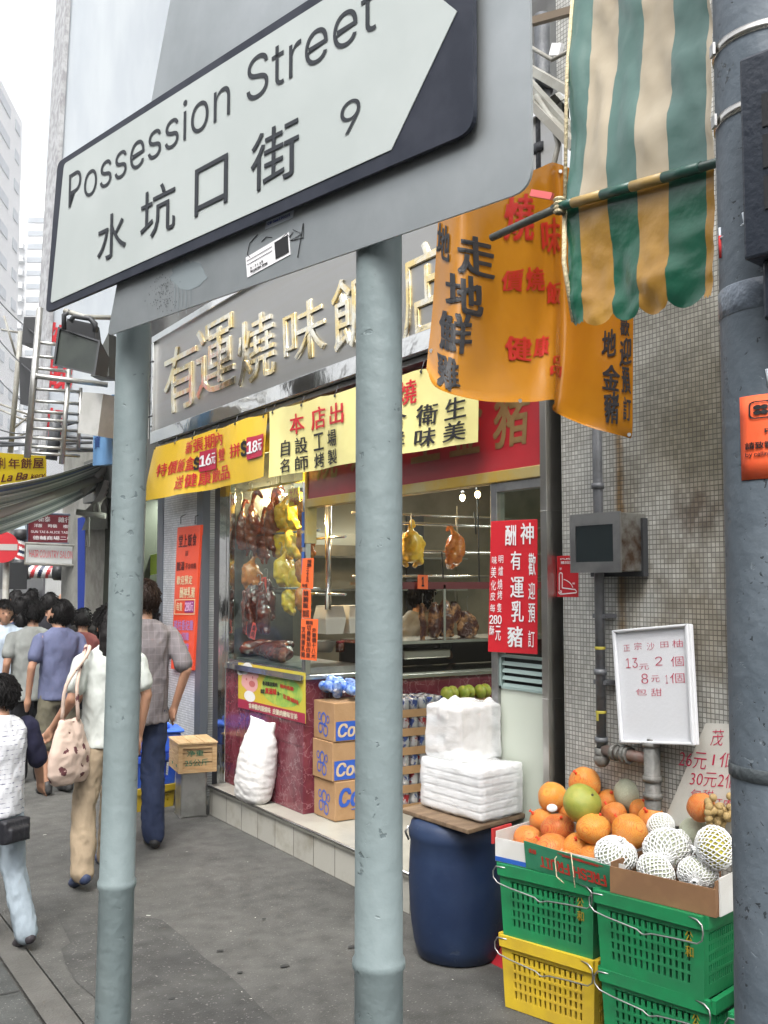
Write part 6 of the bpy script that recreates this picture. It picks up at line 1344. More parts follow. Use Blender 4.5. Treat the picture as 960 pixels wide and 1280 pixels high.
    for k in 'lr': e = g[k+'e']; mb.limb([sh[k]+V((0, 0, -.01)), sh[k].lerp(e, sleeve*.6), sh[k].lerp(e, sleeve)], [.057, .059, .061 if sleeve < .9 else .05], 14)
    mb.v = [up(q) for q in mb.v]
    part('shirt', remesh(mb, vox, 2, shirt, 'shirt', .013, .085, zs=.55), None, t, local=True)
    # trousers
    mb = MB(); mb.loft([((0, 0, .79), .14*wide, .105), ((0, 0, .88), .145*wide, .106), ((0, 0, .96), .135*wide, .10)], 20)
    for k in 'lr':
        kn, an = g[k+'k'], g[k+'a']
        if short: mb.limb([hp[k], hp[k].lerp(kn, .6), kn.lerp(an, .08)], [.083, .090, .088], 14)
        else: mb.limb([hp[k], kn, kn.lerp(an, .6), kn.lerp(an, .97)], [.082, .077, .073, .072], 14)
    part('trousers', remesh(mb, vox, 2, legs, 'trousers', .011, .075, zs=.7), None, t, local=True)
    for k in 'lr':
        an = g[k+'a']; fa = g[k+'f']; M = Matrix.Rotation(fa, 3, 'X'); mb = MB(); f = lambda y, z: an + M @ V((0, y, z))
        mb.limb([f(-.035, -.025), f(.04, -.02), f(.115, -.04), f(.16, -.045)], [.040, .042, .037, .026], 12); mb.limb([f(-.02, .02), f(-.03, -.02)], [.042, .042], 12)
        part('shoe', remesh(mb, max(.009, vox*.8), 2, shoe, 'shoe'), None, t, local=True)
    hm = hairmat or hairm
    if hair != 'bald':
        lim = -.66
        mbh = shell(lambda q: up(hc + HM @ (V((0, -.010, .022)) + V((q.x*.089, q.y*.108, q.z*.112))*(1+.07*noise.noise(q*3)+.03*noise.noise(q*9)))), lambda c: (c.z > .40+.12*noise.noise(c*6) or c.y < (.34 if c.z > -.05 else -.05-.5*(c.z+.05))) and c.z > lim+.1*noise.noise(c*7))
        rn = random.Random(int(loc[0]*1000)); nv_ = len(mbh.v); ctr = up(hc)
        for _ in range(900 if vox < .015 else 160):      # loose locks that break the outline
            p_ = mbh.v[rn.randrange(nv_)] + V((rn.uniform(-.008, .008), rn.uniform(-.008, .008), rn.uniform(-.008, .008))); n_ = (p_-ctr).normalized(); t_ = V((rn.uniform(-.25, .25), rn.uniform(-.2, .2), -1)); t_ = (t_-n_*t_.dot(n_)).normalized(); w_ = n_.cross(t_)*rn.uniform(.0010, .0022)
            mbh.add([p_-w_+n_*.002, p_+w_+n_*.002, p_+t_*rn.uniform(.015, .034)+n_*rn.uniform(.001, .004)], [(0, 1, 2)])
        part('hair', mbh, hm, t, local=True, solid=.010)
        if hair == 'long':
            m2 = MB(); m2.loft([((0, -.06, 1.36), .085, .035), ((0, -.062, 1.45), .10, .05), ((0, -.05, 1.55), .10, .075), ((0, -.025, 1.63), .088, .085), ((0, -.02, 1.69), .06, .06)], 20); m2.v = [up(q) for q in m2.v]
            part('long_hair', remesh(m2, .014, 3, hm, 'long_hair', .01, .04), None, t, local=True)
    return t
def spot(px, ptop, d):                       # where a figure stands whose head top shows at px, ptop at depth d
    q = hd(px, ptop, d); z = zg(q.y); return (q.x, q.y, z), q.z-z
tee = cloth
# woman with the floral bag
wl = hz(133, 1098); 
wom = person('woman in a pale grey tee and beige trousers, back turned, behind the left sign post', (wl.x, wl.y, 0), R(8), 1.555, cloth('pale_tee', (.50, .53, .50)), cloth('beige_cotton', (.30, .235, .16)), mat('blue_shoe', (.03, .045, .10), .6),
    dict(le=(-.27, -.04, 1.15), lw=(-.31, .15, .96), re=(.25, -.02, 1.14), rw=(.23, .04, .88), lk=(-.17, -.02, .48), la=(-.23, -.15, .10), lf=-.25, rk=(.10, .14, .50), ra=(.11, .22, .08)), .010, 'long', .66, fingers=True, wide=1.06)
# boy
bl_ = hz(-6, 1185)
print_tee = cloth('boy_tee', (.62, .63, .66)); t_ = print_tee.node_tree; N, L = t_.nodes, t_.links; b_ = N['Principled BSDF']; src = b_.inputs['Base Color'].links[0].from_socket
tc = N.new('ShaderNodeTexCoord'); mp = N.new('ShaderNodeMapping'); mp.inputs['Scale'].default_value = (1, 1, 1); sp = N.new('ShaderNodeSeparateXYZ'); L.new(tc.outputs['Object'], sp.inputs[0])
wv = N.new('ShaderNodeMath'); wv.operation = 'SINE'; ml = N.new('ShaderNodeMath'); ml.operation = 'MULTIPLY'; ml.inputs[1].default_value = 210; L.new(sp.outputs['Z'], ml.inputs[0]); L.new(ml.outputs[0], wv.inputs[0])
ns = N.new('ShaderNodeTexNoise'); ns.inputs['Scale'].default_value = 38; L.new(tc.outputs['Object'], ns.inputs[0]); ad = N.new('ShaderNodeMath'); ad.operation = 'MULTIPLY_ADD'; ad.inputs[1].default_value = 1.3; L.new(ns.outputs[0], ad.inputs[0]); L.new(wv.outputs[0], ad.inputs[2])
rp = N.new('ShaderNodeValToRGB'); rp.color_ramp.elements[0].position = .78; rp.color_ramp.elements[1].position = .90
sc_ = N.new('ShaderNodeMath'); sc_.operation = 'MULTIPLY_ADD'; sc_.inputs[1].default_value = .5; sc_.inputs[2].default_value = .0; L.new(ad.outputs[0], sc_.inputs[0]); L.new(sc_.outputs[0], rp.inputs[0])
mx = N.new('ShaderNodeMix'); mx.data_type = 'RGBA'; mx.inputs[7].default_value = (.12, .12, .20, 1); L.new(rp.outputs[0], mx.inputs['Factor']); L.new(src, mx.inputs[6]); L.new(mx.outputs[2], b_.inputs['Base Color'])
boy = person('boy in a white printed tee with dark sleeves and grey jeans at the left edge', (bl_.x, bl_.y, 0), R(14), 1.25, print_tee, cloth('grey_jeans', (.27, .32, .36)), mat('sandal', (.03, .025, .03), .6),
    dict(re=(.26, .0, 1.17), rw=(.33, .09, 1.0), le=(-.25, 0, 1.13), rk=(.10, -.02, .49), ra=(.12, -.18, .10), rf=-.3, lk=(-.1, .12, .5), la=(-.1, .2, .07)), .010, 'short', .5, fingers=True, wide=.98, look=(.45, -.1))
navy = cloth('navy_sleeve', (.015, .015, .035)); mb = MB()
for a, b in (((.182, 0, 1.385), (.26, 0, 1.17)), ((-.182, 0, 1.385), (-.25, 0, 1.13))): a, b = V(a), V(b); mb.limb([a, a.lerp(b, .5), a.lerp(b, 1.0)], [.074, .072, .066], 14)
part('sleeve', remesh(mb, .012, 3, navy, 'sleeve', .008, .08), None, boy, local=True)
def at_person(t, q): return t.matrix_basis @ V(q)
bpy.context.view_layer.update()
# waist pouch on the boy
T = boy.matrix_world; mb = MB(); mb.box((0, 0, 0), (.15, .055, .105)); mb.box((0, -.035, -.012), (.11, .02, .06))
pc = T @ V((.03, -.15, .76)); solo('waist_pouch', remesh(MB().add([pc + Matrix.Rotation(R(30), 3, 'Z') @ q for q in mb.v], mb.f, 0, True), .008, 2, mat('black_nylon', (.008, .008, .012), .55, bump=.4, bscale=50), 'pouch', .003, .04), None, 'black waist pouch hanging at the hip of the boy', 'pouch')
# floral tote bag
T = wom.matrix_world; bagm = mat('tote_cloth', (.52, .40, .33), .85, var=(.47, .36, .30), vscale=6, bump=.5, bscale=10, dist=.02)
t_ = bagm.node_tree; N, L = t_.nodes, t_.links; b_ = N['Principled BSDF']; src = b_.inputs['Base Color'].links[0].from_socket
tc = N.new('ShaderNodeTexCoord'); vo = N.new('ShaderNodeTexVoronoi'); vo.inputs['Scale'].default_value = 13; ds = N.new('ShaderNodeTexNoise'); ds.inputs['Scale'].default_value = 60; L.new(tc.outputs['Object'], ds.inputs[0]); L.new(tc.outputs['Object'], vo.inputs[0])
ad = N.new('ShaderNodeMath'); ad.operation = 'MULTIPLY_ADD'; ad.inputs[1].default_value = .5; L.new(ds.outputs[0], ad.inputs[0]); L.new(vo.outputs['Distance'], ad.inputs[2]); rp = N.new('ShaderNodeValToRGB'); rp.color_ramp.elements[0].position = .47; rp.color_ramp.elements[1].position = .50; rp.color_ramp.elements[0].color = (1, 1, 1, 1); rp.color_ramp.elements[1].color = (0, 0, 0, 1)
L.new(ad.outputs[0], rp.inputs[0]); mx = N.new('ShaderNodeMix'); mx.data_type = 'RGBA'; mx.inputs[7].default_value = (.10, .03, .035, 1); L.new(rp.outputs[0], mx.inputs['Factor']); L.new(src, mx.inputs[6]); L.new(mx.outputs[2], b_.inputs['Base Color'])
bc = T @ V((-.305, -.10, .83)); tb_ = thing('tote_bag', 'beige floral cloth tote bag hanging from the shoulder of the woman', 'bag', tuple(bc)); MZ = Matrix.Rotation(R(-5), 3, 'Z')
mb = MB(); mb.loft([((.0, 0, -.16), .12, .045), ((0, 0, -.10), .155, .07), ((.0, 0, .0), .15, .065), ((.0, 0, .12), .115, .04), ((0, 0, .19), .075, .022)], 22); mb.v = [bc + Matrix.Rotation(R(35), 3, 'Z') @ q for q in mb.v]
part('sack', remesh(mb, .011, 4, bagm, 'bag', .012, .08), None, tb_)
mb = MB(); shp = T @ V((-.155, -.0, 1.475)); 
for dy in (.03, -.03): mb.tube([spl([bc+V((dy*1.5, 0, .18)), bc+V((dy, -.02, .38)), shp+V((-.03, -.05+dy, -.05)), shp+V((0, dy, .0)), shp+V((0, .06+dy, -.06))], i/16) for i in range(17)], .011, 8)
part('strap', mb, bagm, tb_)
# man in the grey shirt
ml_ = hz(176, 1058)
plaid = cloth('grey_check', (.165, .15, .155)); t_ = plaid.node_tree; N, L = t_.nodes, t_.links; b_ = N['Principled BSDF']; src = b_.inputs['Base Color'].links[0].from_socket
bk = N.new('ShaderNodeTexBrick'); bk.offset = 0; bk.inputs['Scale'].default_value = 1; bk.inputs['Brick Width'].default_value = .042; bk.inputs['Row Height'].default_value = .05; bk.inputs['Mortar Size'].default_value = .0028; bk.inputs['Mortar Smooth'].default_value = .6
bk.inputs['Color1'].default_value = bk.inputs['Color2'].default_value = (1, 1, 1, 1); bk.inputs['Mortar'].default_value = (1.35, 1.3, 1.35, 1); L.new(swz(plaid, 'XZY'), bk.inputs['Vector'])
mx = N.new('ShaderNodeMix'); mx.data_type = 'RGBA'; mx.blend_type = 'MULTIPLY'; mx.inputs['Factor'].default_value = 1; L.new(src, mx.inputs[6]); L.new(bk.outputs['Color'], mx.inputs[7]); L.new(mx.outputs[2], b_.inputs['Base Color'])
man = person('man in a dark grey checked shirt and jeans standing before the orange menu board', (ml_.x, ml_.y, 0), R(-4), 1.70, plaid, cloth('dark_denim', (.022, .032, .07)), mat('black_shoe', (.015, .015, .015), .5),
    dict(re=(.262, -.09, 1.14), rw=(.215, .0, .90), lk=(-.12, .06, .49), la=(-.14, .10, .07), rk=(.07, .0, .49), ra=(.06, -.08, .07)), .010, 'short', .85, fingers=True, wide=1.0, hem=.80, hairmat=mat('hair_brown', (.022, .012, .008), .6, bump=.5, bscale=90, spec=.18))
bpy.context.view_layer.update()
q = man.matrix_world @ V((.215, .03, .83)); solo('phone', MB().box(q, (.045, .02, .09), .3), mat('phone_silver', (.55, .55, .57), .3, .6), 'small silver mobile phone held in the hand of the man in the checked shirt', 'phone', bev=.006)
# the crowd further down the street
CG_ = 'crowd further down the street'
def crowd(px, pt, d, lab, shirt, legs, rz=0, hair='short', look=(0, 0), vox=.022, **kw):
    loc, h = spot(px, pt, d); return person(lab, loc, R(rz), h, shirt, legs, mat('dark_shoe', (.02, .02, .02), .6), None if 'pose' not in kw else kw.pop('pose'), vox, hair, kw.pop('sleeve', .62), group=CG_, look=look, **kw)
blk_ = cloth('black_trousers', (.012, .012, .014)); khk = cloth('khaki', (.13, .12, .085)); dgr = cloth('dark_trousers', (.04, .04, .05)); whs = cloth('white_shirt', (.55, .57, .60))
crowd(42, 752, 9.0, 'man in a light grey shirt and black trousers left of the blue tee', cloth('light_grey_shirt', (.27, .285, .27)), blk_, 2, vox=.014, wide=1.1, hem=.78, build=1.08)
crowd(75, 751, 8.4, 'man in a slate blue tee and khaki shorts looking down, seen from behind', cloth('slate_tee', (.115, .13, .22)), khk, 12, short=True, look=(.5, -.45), vox=.014, wide=1.04, pose=dict(le=(-.27, -.03, 1.13), lw=(-.27, .02, .87)))
crowd(104, 762, 9.6, 'person with a reddish arm half hidden behind the blue tee', cloth('rust_top', (.16, .05, .045)), dgr, -10)
crowd(29, 766, 10.6, 'person in a plaid white shirt behind the grey shirt', cloth('plaid_white', (.40, .42, .45)), dgr, 0)
crowd(63, 743, 11.0, 'person with thick black hair above the men in grey and blue', cloth('black_top', (.02, .02, .025)), dgr, 0)
crowd(7, 752, 10.2, 'man in a pale blue short sleeved shirt facing this way at the left edge', cloth('pale_blue_shirt', (.38, .44, .52)), dgr, 165, look=(.2, .1), vox=.014)
crowd(21, 739, 16, 'woman with shoulder length hair in a pale top far left', cloth('pale_top', (.38, .34, .34)), dgr, 20, hair='long')
crowd(33, 744, 14, 'person in a yellow top in the crowd', cloth('yellow_top', (.48, .42, .12)), dgr, 0)
crowd(41, 737, 17, 'dark haired person in black in the middle of the crowd', cloth('dark_top', (.03, .03, .035)), dgr, 0)
crowd(79, 740, 15, 'bald man facing this way under the salon sign', cloth('grey_top', (.10, .10, .11)), dgr, 180, hair='bald')
crowd(52, 741, 18, 'person with a bowed dark head below the barber pole', cloth('brown_top', (.05, .035, .035)), dgr, 0)
crowd(70, 741, 20, 'person in white walking under the far end of the barber pole', whs, dgr, 0)
crowd(99, 737, 15, 'person in a dark top by the blue pillar', cloth('dim_top', (.05, .05, .06)), dgr, 180)
crowd(48, 722, 30, 'person in a white tee farthest away, left of two', whs, cloth('jeans', (.05, .08, .16)), 0)
crowd(58, 721, 30, 'person in a white shirt and jeans farthest away, right of two', whs, MT['jeans'], 0)
crowd(38, 723, 31, 'person in a pale shirt far down the street, left of the pair in white', whs, dgr, 0)
crowd(185, 752, 8.6, 'person in a pink top with a black strap behind the man in checks', cloth('pink_top', (.55, .25, .30)), dgr, 0, look=(.3, 0))
for px, pt, d, lab, c_, hr in [(15, 757, 13, 'person in a pale green top between the pale blue shirt and the plaid one', (.35, .42, .34), 'short'), (52, 758, 12.5, 'long haired person in cream between the grey and blue backs', (.5, .47, .4), 'long'), (90, 748, 13, 'person in a red top just left of the blue pillar', (.40, .05, .05), 'short'), (28, 749, 12, 'dark haired person in a navy top behind the grey shirt', (.03, .04, .09), 'short'),
        (60, 752, 14, 'person in a dull green top between the two front men', (.12, .15, .09), 'short'), (85, 758, 11.5, 'person in black just right of the slate blue tee', (.02, .02, .022), 'long'), (10, 744, 19, 'person in a white top far left behind the railing', (.55, .55, .55), 'short'), (64, 729, 26, 'person in a light blue top far under the barber pole', (.35, .42, .55), 'short'), (44, 730, 24, 'person in orange far down the street', (.5, .2, .06), 'short'), (74, 733, 23, 'person in a beige top far down the street on the right', (.45, .38, .28), 'short')]:
    crowd(px, pt, d, lab, cloth('crowd_cloth_%d' % px, c_), dgr, random.uniform(-25, 25), hr)
# cook behind the rack
ck = hy(507, 738, 6.75)
person('cook in a grey tee leaning behind the hanging pork inside the shop', (ck.x-.02, ck.y-.1, ck.z-1.62), R(-75), 1.70, cloth('cook_tee', (.22, .22, .22)), dgr, mat('dark_shoe', (.02, .02, .02), .6), dict(le=(-.25, .10, 1.18), lw=(-.18, .32, 1.10), re=(.25, .12, 1.16), rw=(.16, .34, 1.08)), .012, 'short', .7, lean=.18, look=(0, -.15))
# shop dummy with a suit jacket
loc, h = spot(122, 770, 9.9); t = thing('tailor_dummy', 'headless tailor dummy wearing a dark grey suit jacket with an orange tag', 'dummy', loc); k = 1.0
dz = hd(122, 770, 9.9).z; mb = MB(); c = V((loc[0], loc[1], dz-1.47)); o = lambda x, y, z: c+V((x, y, z))
mb.loft([(o(0, 0, .76), .20, .15), (o(0, 0, .98), .17, .13), (o(0, 0, 1.2), .20, .14), (o(0, 0, 1.34), .205, .12), (o(0, 0, 1.42), .10, .08)], 20)
for s in (-1, 1): mb.limb([o(s*.20, 0, 1.33), o(s*.25, -.02, 1.1), o(s*.25, .02, .85)], [.065, .06, .05], 12)
part('jacket', remesh(mb, .014, 3, cloth('charcoal_wool', (.035, .032, .03)), 'jacket', .01, .1), None, t)
part('neck', MB().cyl(o(0, 0, 1.40), o(0, 0, 1.47), .062, .058), mat('dummy_linen', (.35, .33, .30), .8), t)
part('neck_cap', MB().cyl(o(0, 0, 1.47), o(0, 0, 1.485), .06), BLACK, t)
part('stand', MB().cyl((c.x, c.y, loc[2]), o(0, 0, .78), .02), STEELD, t)
a = hd(101, 768, 9.6); part('tag', MB().box(a, (.055, .005, .06), .3), tagm, t)
# ================================================================ the street beyond
def dpanel(name, q, m, label, cat, th=.04, bev=0):
    a, b, c, d = [hd(*p) for p in q]; n = (b-a).cross(d-a).normalized(); o = solo(name, MB().plate([a, b, c, d], th, n=n), m, label, cat, bev=bev)
    return o, (lambda u, v: bil(a, b, c, d)(u, v)+n*.004), n
# green fronted shop next door
nb_ = thing('green_shop', 'neighbouring shop with a lit green interior behind the mosaic pillar', 'shop', (3.2, 9.3, 0))
lime = mat('lime_wall', (.12, .20, .015), .6, var=(.09, .15, .012), vscale=2)
mb = MB(); mb.bb(4.6, 4.7, 8.7, 11.0, 0, 2.86); mb.bb(3.3, 4.6, 10.6, 10.7, 0, 2.86); part('green_wall', mb, lime, nb_)
mb = MB(); mb.bb(3.05, 3.25, 8.66, 11.0, 2.55, 3.0); part('lintel', mb, mat('dim_lintel', (.10, .105, .10), .7), nb_)
mb = MB(); mb.bb(3.1, 3.9, 10.1, 10.58, 0, 2.55); part('cabinet', mb, mat('dark_cabinet', (.03, .035, .02), .7), nb_)
a, b, c, d = [hx(*p, 3.5) for p in ((187, 719), (200, 716), (200, 691), (188, 694))]; part('notice', MB().plate([a, b, c, d], .004, n=V((-1, 0, 0))), mat('lime_paper', (.40, .55, .05), .6), nb_)
tubel((3.7, 9.2, 2.6), (3.7, 10.2, 2.6), 'tube light inside the green shop next door', 30)
# tailor's building: pillars and soffit
tl_ = thing('tailor_building', 'grey old building with a sloped soffit and blue pillar beyond the striped awning', 'building', (3.3, 12, 0))
gr = mat('grey_render', (.30, .30, .27), .8, var=(.20, .20, .18), vscale=3, bump=.2, bscale=20)
def pr(mb, q, d, th, m=0):
    a, b, c, e = [hd(x, y, d) for x, y in q]; mb.plate([a, b, c, e], th, m)
mb = MB(); mb.bb(3.25, 7, 11.0, 12.6, -.3, 7.5); part('wall', mb, gr, tl_)
mb = MB(); pr(mb, ((105, 1000), (131, 1000), (131, 655), (107, 660)), 10.4, .4); part('pillar', mb, mat('pillar_stone', (.36, .35, .31), .8, var=(.26, .25, .22), vscale=5, stretch=(4, 4, 1)), tl_)
mb = MB(); pr(mb, ((102, 663), (133, 661), (133, 645), (108, 647)), 10.3, .5); pr(mb, ((103, 647), (133, 645), (133, 608), (128, 612)), 10.32, .5); part('soffit', mb, gr, tl_)
mb = MB()
for k in range(4): mb.bar(hd(104+k*5, 645-k*1, 10.25), hd(131+k, 613-k*6+6, 10.2), .03, .05)
part('soffit_batten', mb, mat('pale_batten', (.36, .33, .31), .7), tl_)
mb = MB(); pr(mb, ((97, 1000), (106, 1000), (106, 645), (97, 648)), 11.5, .3); part('blue_pillar', mb, mat('pillar_blue', (.015, .04, .26), .5), tl_)
mb = MB(); pr(mb, ((91, 1000), (97.5, 1000), (97.5, 700), (91, 700)), 12.5, .3); part('white_column', mb, mat('white_column', (.60, .62, .62), .6), tl_)
mb = MB(); pr(mb, ((79, 1000), (91, 1000), (91, 700), (80, 700)), 14.5, .3); part('maroon_panel', mb, mat('maroon', (.07, .02, .02), .6), tl_)
mb = MB(); mb.tube([hd(107, 683, 10.2), hd(111, 683, 10.2), hd(111, 640, 10.2)], .012, 6); mb.tube([hd(96, 640, 10.1), hd(132, 645, 10.1)], .03, 8); mb.tube([hd(118, 640, 10.1), hd(117, 630, 10.1), hd(122, 628, 10.1), hd(124, 640, 10.1)], .02, 8); part('pipework', mb, conm, tl_)
# far blocks on the right side of the street
lb = thing('low_shop_row', 'row of pale low shops far down the right side of the street', 'shops', (4, 20, -.36))
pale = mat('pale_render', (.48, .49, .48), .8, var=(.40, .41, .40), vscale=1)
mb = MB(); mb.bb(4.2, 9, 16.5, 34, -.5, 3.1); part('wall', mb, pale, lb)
mb = MB(); mb.bb(3.6, 4.2, 17, 33.5, 2.35, 2.55); part('canopy', mb, mat('dim_canopy', (.12, .12, .12), .7), lb)
for k in range(6): mb = MB(); mb.bb(4.17, 4.2, 17.3+k*2.7, 19.5+k*2.7, -.3, 2.3); part('shopfront', mb, mat('dim_front', (.10, .10, .11), .3), lb)
mb = MB(); mb.bb(-3, 3.8, 40, 44, -.5, 4.5); mb.bb(-2.5, 3.5, 39.9, 40, 2.2, 2.5); solo('far_building', mb, pale, 'pale building closing the view at the end of the street', 'building')
# towers
def tower(label, corners, z0, z1, m, rows, cols, wm, thick, name='tower_block'):
    a, b = [V((p.x, p.y, 0)) for p in corners]; d = (b-a); n = V((d.y, -d.x, 0)).normalized()
    if n.dot(a) > 0: n = -n
    t = thing(name, label, 'building', tuple(a)); q = lambda s, z, o=0: a+d*s+n*o+V((0, 0, z))
    mb = MB(); P = [q(s, z, o) for z in (z0, z1) for s, o in ((0, 0), (1, 0), (1, -thick), (0, -thick))]; mb.add(P, [(3, 2, 1, 0), (4, 5, 6, 7), (0, 1, 5, 4), (1, 2, 6, 5), (2, 3, 7, 6), (3, 0, 4, 7)]); part('wall', mb, m, t)
    fh = (z1-z0)/rows; L_ = d.length
    for r in range(rows):
        for s0, s1, h0, h1 in cols:
            mb = MB(); mb.add([q(s, z0+fh*(r+hh), o) for o in (-.3, .12) for s, hh in ((s0, h0), (s1, h0), (s1, h1), (s0, h1))], [(3, 2, 1, 0), (4, 5, 6, 7), (0, 1, 5, 4), (1, 2, 6, 5), (2, 3, 7, 6), (3, 0, 4, 7)]); part('window', mb, wm, t)
    return t, q, fh
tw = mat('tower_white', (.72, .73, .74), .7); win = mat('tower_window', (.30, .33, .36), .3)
D = 190
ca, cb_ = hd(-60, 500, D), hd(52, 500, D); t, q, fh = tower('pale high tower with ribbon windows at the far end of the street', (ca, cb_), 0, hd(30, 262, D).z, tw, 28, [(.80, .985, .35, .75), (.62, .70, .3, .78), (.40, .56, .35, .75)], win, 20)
for r in range(0, 26): mb = MB(); c = q(.74, fh*(r+.45), 1); mb.box(c, (1.4, 1.2, 1.0), -.5); part('air_conditioner', mb, mat('ac_grey', (.5, .52, .53), .6), t)
mb = MB(); c = q(.9, 0, -8); mb.box((c.x, c.y, hd(40, 255, D).z), (10, 10, hd(40, 225, D).z-hd(40, 262, D).z+8), -.5); part('roof_house', mb, tw, t)
ca, cb_ = hd(-50, 300, 120), hd(24, 300, 150)
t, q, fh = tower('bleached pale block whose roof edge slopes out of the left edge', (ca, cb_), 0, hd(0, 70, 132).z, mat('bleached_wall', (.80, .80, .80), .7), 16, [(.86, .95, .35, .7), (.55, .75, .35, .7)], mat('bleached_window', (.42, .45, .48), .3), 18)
# ---------------------------------------------------------------- signs and metalwork over the street
Y9 = 9.0; wsg = mat('white_sign_board', (.50, .54, .57), .45, var=(.44, .48, .52), vscale=1.2, stretch=(3, 1, .5))
a, b, c, d = hy(57, 560, Y9), hy(150, 560, Y9), hy(330, -150, Y9), hy(97, -150, Y9); c = V((b.x+.9, Y9, c.z))
ws = solo('hanging_sign', MB().plate([a, b, c, d], .35, n=V((0, -1, 0))), wsg, 'huge white hanging sign with red brush characters rising behind the street sign', 'hanging sign')
part('edge', MB().plate([hy(51, 562, Y9-.02), hy(57, 562, Y9-.02), hy(97, -150, Y9-.02), hy(92, -150, Y9-.02)], .4, n=V((0, -1, 0))), mat('sign_edge_grey', (.42, .43, .44), .7, var=(.26, .26, .27), vscale=14), ws)
mb = MB()
for ch, x0, x1, y0, y1 in (('好', 60, 84, 403, 430), ('睇', 60, 88, 447, 487), ('相', 56, 78, 510, 545)):
    A, B, C = hy(x0, y1, Y9), hy(x1, y1, Y9), hy(x0+3, y0, Y9); B.z = A.z; tx(mb, ch, A, B, C, off=.01, bold=.04)
part('lettering', mb, mat('sign_red_ink', (.50, .02, .03), .5), ws)
Y8 = 8.3; mb = MB(); stl = mat('scaffold_steel', (.50, .50, .47), .35, .8, var=(.35, .35, .33), vscale=8)
lf = thing('sign_ladder', 'ladder like stainless frame holding up the white hanging sign', 'sign frame', tuple(hy(70, 560, Y8)))
for (x0, y0, x1, y1, r) in ((50, 385, 34, 572, .027), (86, 462, 77, 580, .022), (101, 485, 98, 560, .015)): part('rail', MB().cyl(hy(x1, y1, Y8), hy(x0, y0, Y8), r), stl, lf)
for i, y in enumerate((428, 445, 460, 486, 501, 514, 524, 535, 547, 558, 566)):
    k = (y-385)/187.; x0 = 50-16*k; part('rung', MB().cyl(hy(x0+2, y, Y8), hy(82 if y < 470 else 102-(y-485)*.03, y+4, Y8), .0135), stl, lf)
part('top_rail', MB().cyl(hy(44, 470, Y8-.03), hy(134, 481, Y8-.03), .022), stl, lf)
# floodlight
fl_ = thing('floodlight', 'black floodlight on an arm beside the left sign post', 'floodlight', tuple(hd(95, 440, 7.2))); dd = 7.2
a, b, c, d = [hd(x, y, z) for x, y, z in ((70, 456, 7.25), (118, 467, 7.15), (124, 428, 7.2), (76, 412, 7.3))]; n = (b-a).cross(d-a).normalized()
part('lens', MB().plate([a, b, c, d], .02, n=n), mat('lens_glass', (.035, .042, .036), .3, var=(.02, .025, .022), vscale=3, spec=.3), fl_)
e = lambda q, s, o: (a+b+c+d)/4+(q-(a+b+c+d)/4)*s-n*o; mb = MB(); fr = [e(p, 1.10, -.015) for p in (a, b, c, d)]; bk_ = [e(p, .62, .26) for p in (a, b, c, d)]; inn = [e(p, 1.0, -.015) for p in (a, b, c, d)]
mb.add(fr+bk_+inn, [(7, 6, 5, 4)]+[(i, (i+1) % 4, (i+1) % 4+8, i+8) for i in range(4)]+[((i+1) % 4, i, i+4, (i+1) % 4+4) for i in range(4)]); part('housing', mb, DARK, fl_)
mb = MB(); pr(mb, ((80, 418), (120, 428), (117, 405), (84, 398)), 7.3, .15); mb.tube([hd(80, 412, 7.2), hd(80, 394, 7.2), hd(88, 389, 7.2)], .018, 8); mb.tube([hd(88, 402, 7.2), hd(93, 395, 7.2), hd(112, 398, 7.2), hd(119, 405, 7.2), hd(119, 415, 7.2)], .02, 8); part('gear_box', mb, DARK, fl_)
mb = MB(); mb.tube([hd(80, 388, 7.2), hd(105, 396, 7.2), hd(140, 397, 7.3)], .018, 8); part('arm', mb, conm, fl_)
# wall cabinet, blue sign, dark bracket boxes
dpanel('wall_cabinet', [(97, 541, 8.1), (122, 545, 8.0), (129, 492, 8.0), (103, 490, 8.1)], mat('cabinet_grey', (.42, .42, .40), .6, var=(.34, .34, .32), vscale=6), 'grey metal cabinet on the wall left of the sign post', 'cabinet', .25)
o, f, n = dpanel('blue_sign', [(116, 582, 8.6), (140, 580, 8.3), (140, 493, 8.3), (117, 522, 8.6)], mat('sky_blue_board', (.18, .38, .66), .5, var=(.15, .33, .6), vscale=4), 'pale blue signboard behind the left sign post', 'sign', .1); mb = MB(); vtx(mb, '珠寶', f(.1, .3), f(.4, .3), f(.1, .85), off=.001, bold=.01); part('lettering', mb, mat('sign_navy', (.02, .06, .25), .5), o)
mb = MB(); pr(mb, ((113, 470), (136, 470), (136, 415), (124, 440)), 7.9, .3); solo('wall_bracket', mb, mat('bracket_dim', (.06, .065, .06), .6), 'dark bracket box behind the left sign post', 'bracket')
mb = MB(); pr(mb, ((134, 500), (200, 500), (200, 395), (134, 395)), 9.6, .3); 
for i, (q_, lab) in enumerate(((((27, 430), (46, 428), (46, 396), (30, 396)), 'upper dark box hanging left of the sign frame'), (((25, 505), (38, 507), (42, 448), (24, 446)), 'lower dark box hanging left of the sign frame'))):
    mb = MB(); pr(mb, q_, 11.0, .3); solo('hanging_box', mb, DARK, lab, 'box')
mb = MB(); mb.cyl(hd(13, 566, 11.5), hd(26, 414, 11.5), .03); 
for p, q_ in (((2, 412), (25, 416)), ((5, 395), (20, 445)), ((0, 505), (40, 520)), ((12, 550), (36, 540)), ((0, 512), (38, 528)), ((18, 535), (36, 520))): mb.cyl(hd(*p, 11.5), hd(*q_, 11.5), .012)
solo('sign_bracket', mb, conm, 'thin grey mast with struts above the yellow bakery sign', 'bracket')
mb = MB()
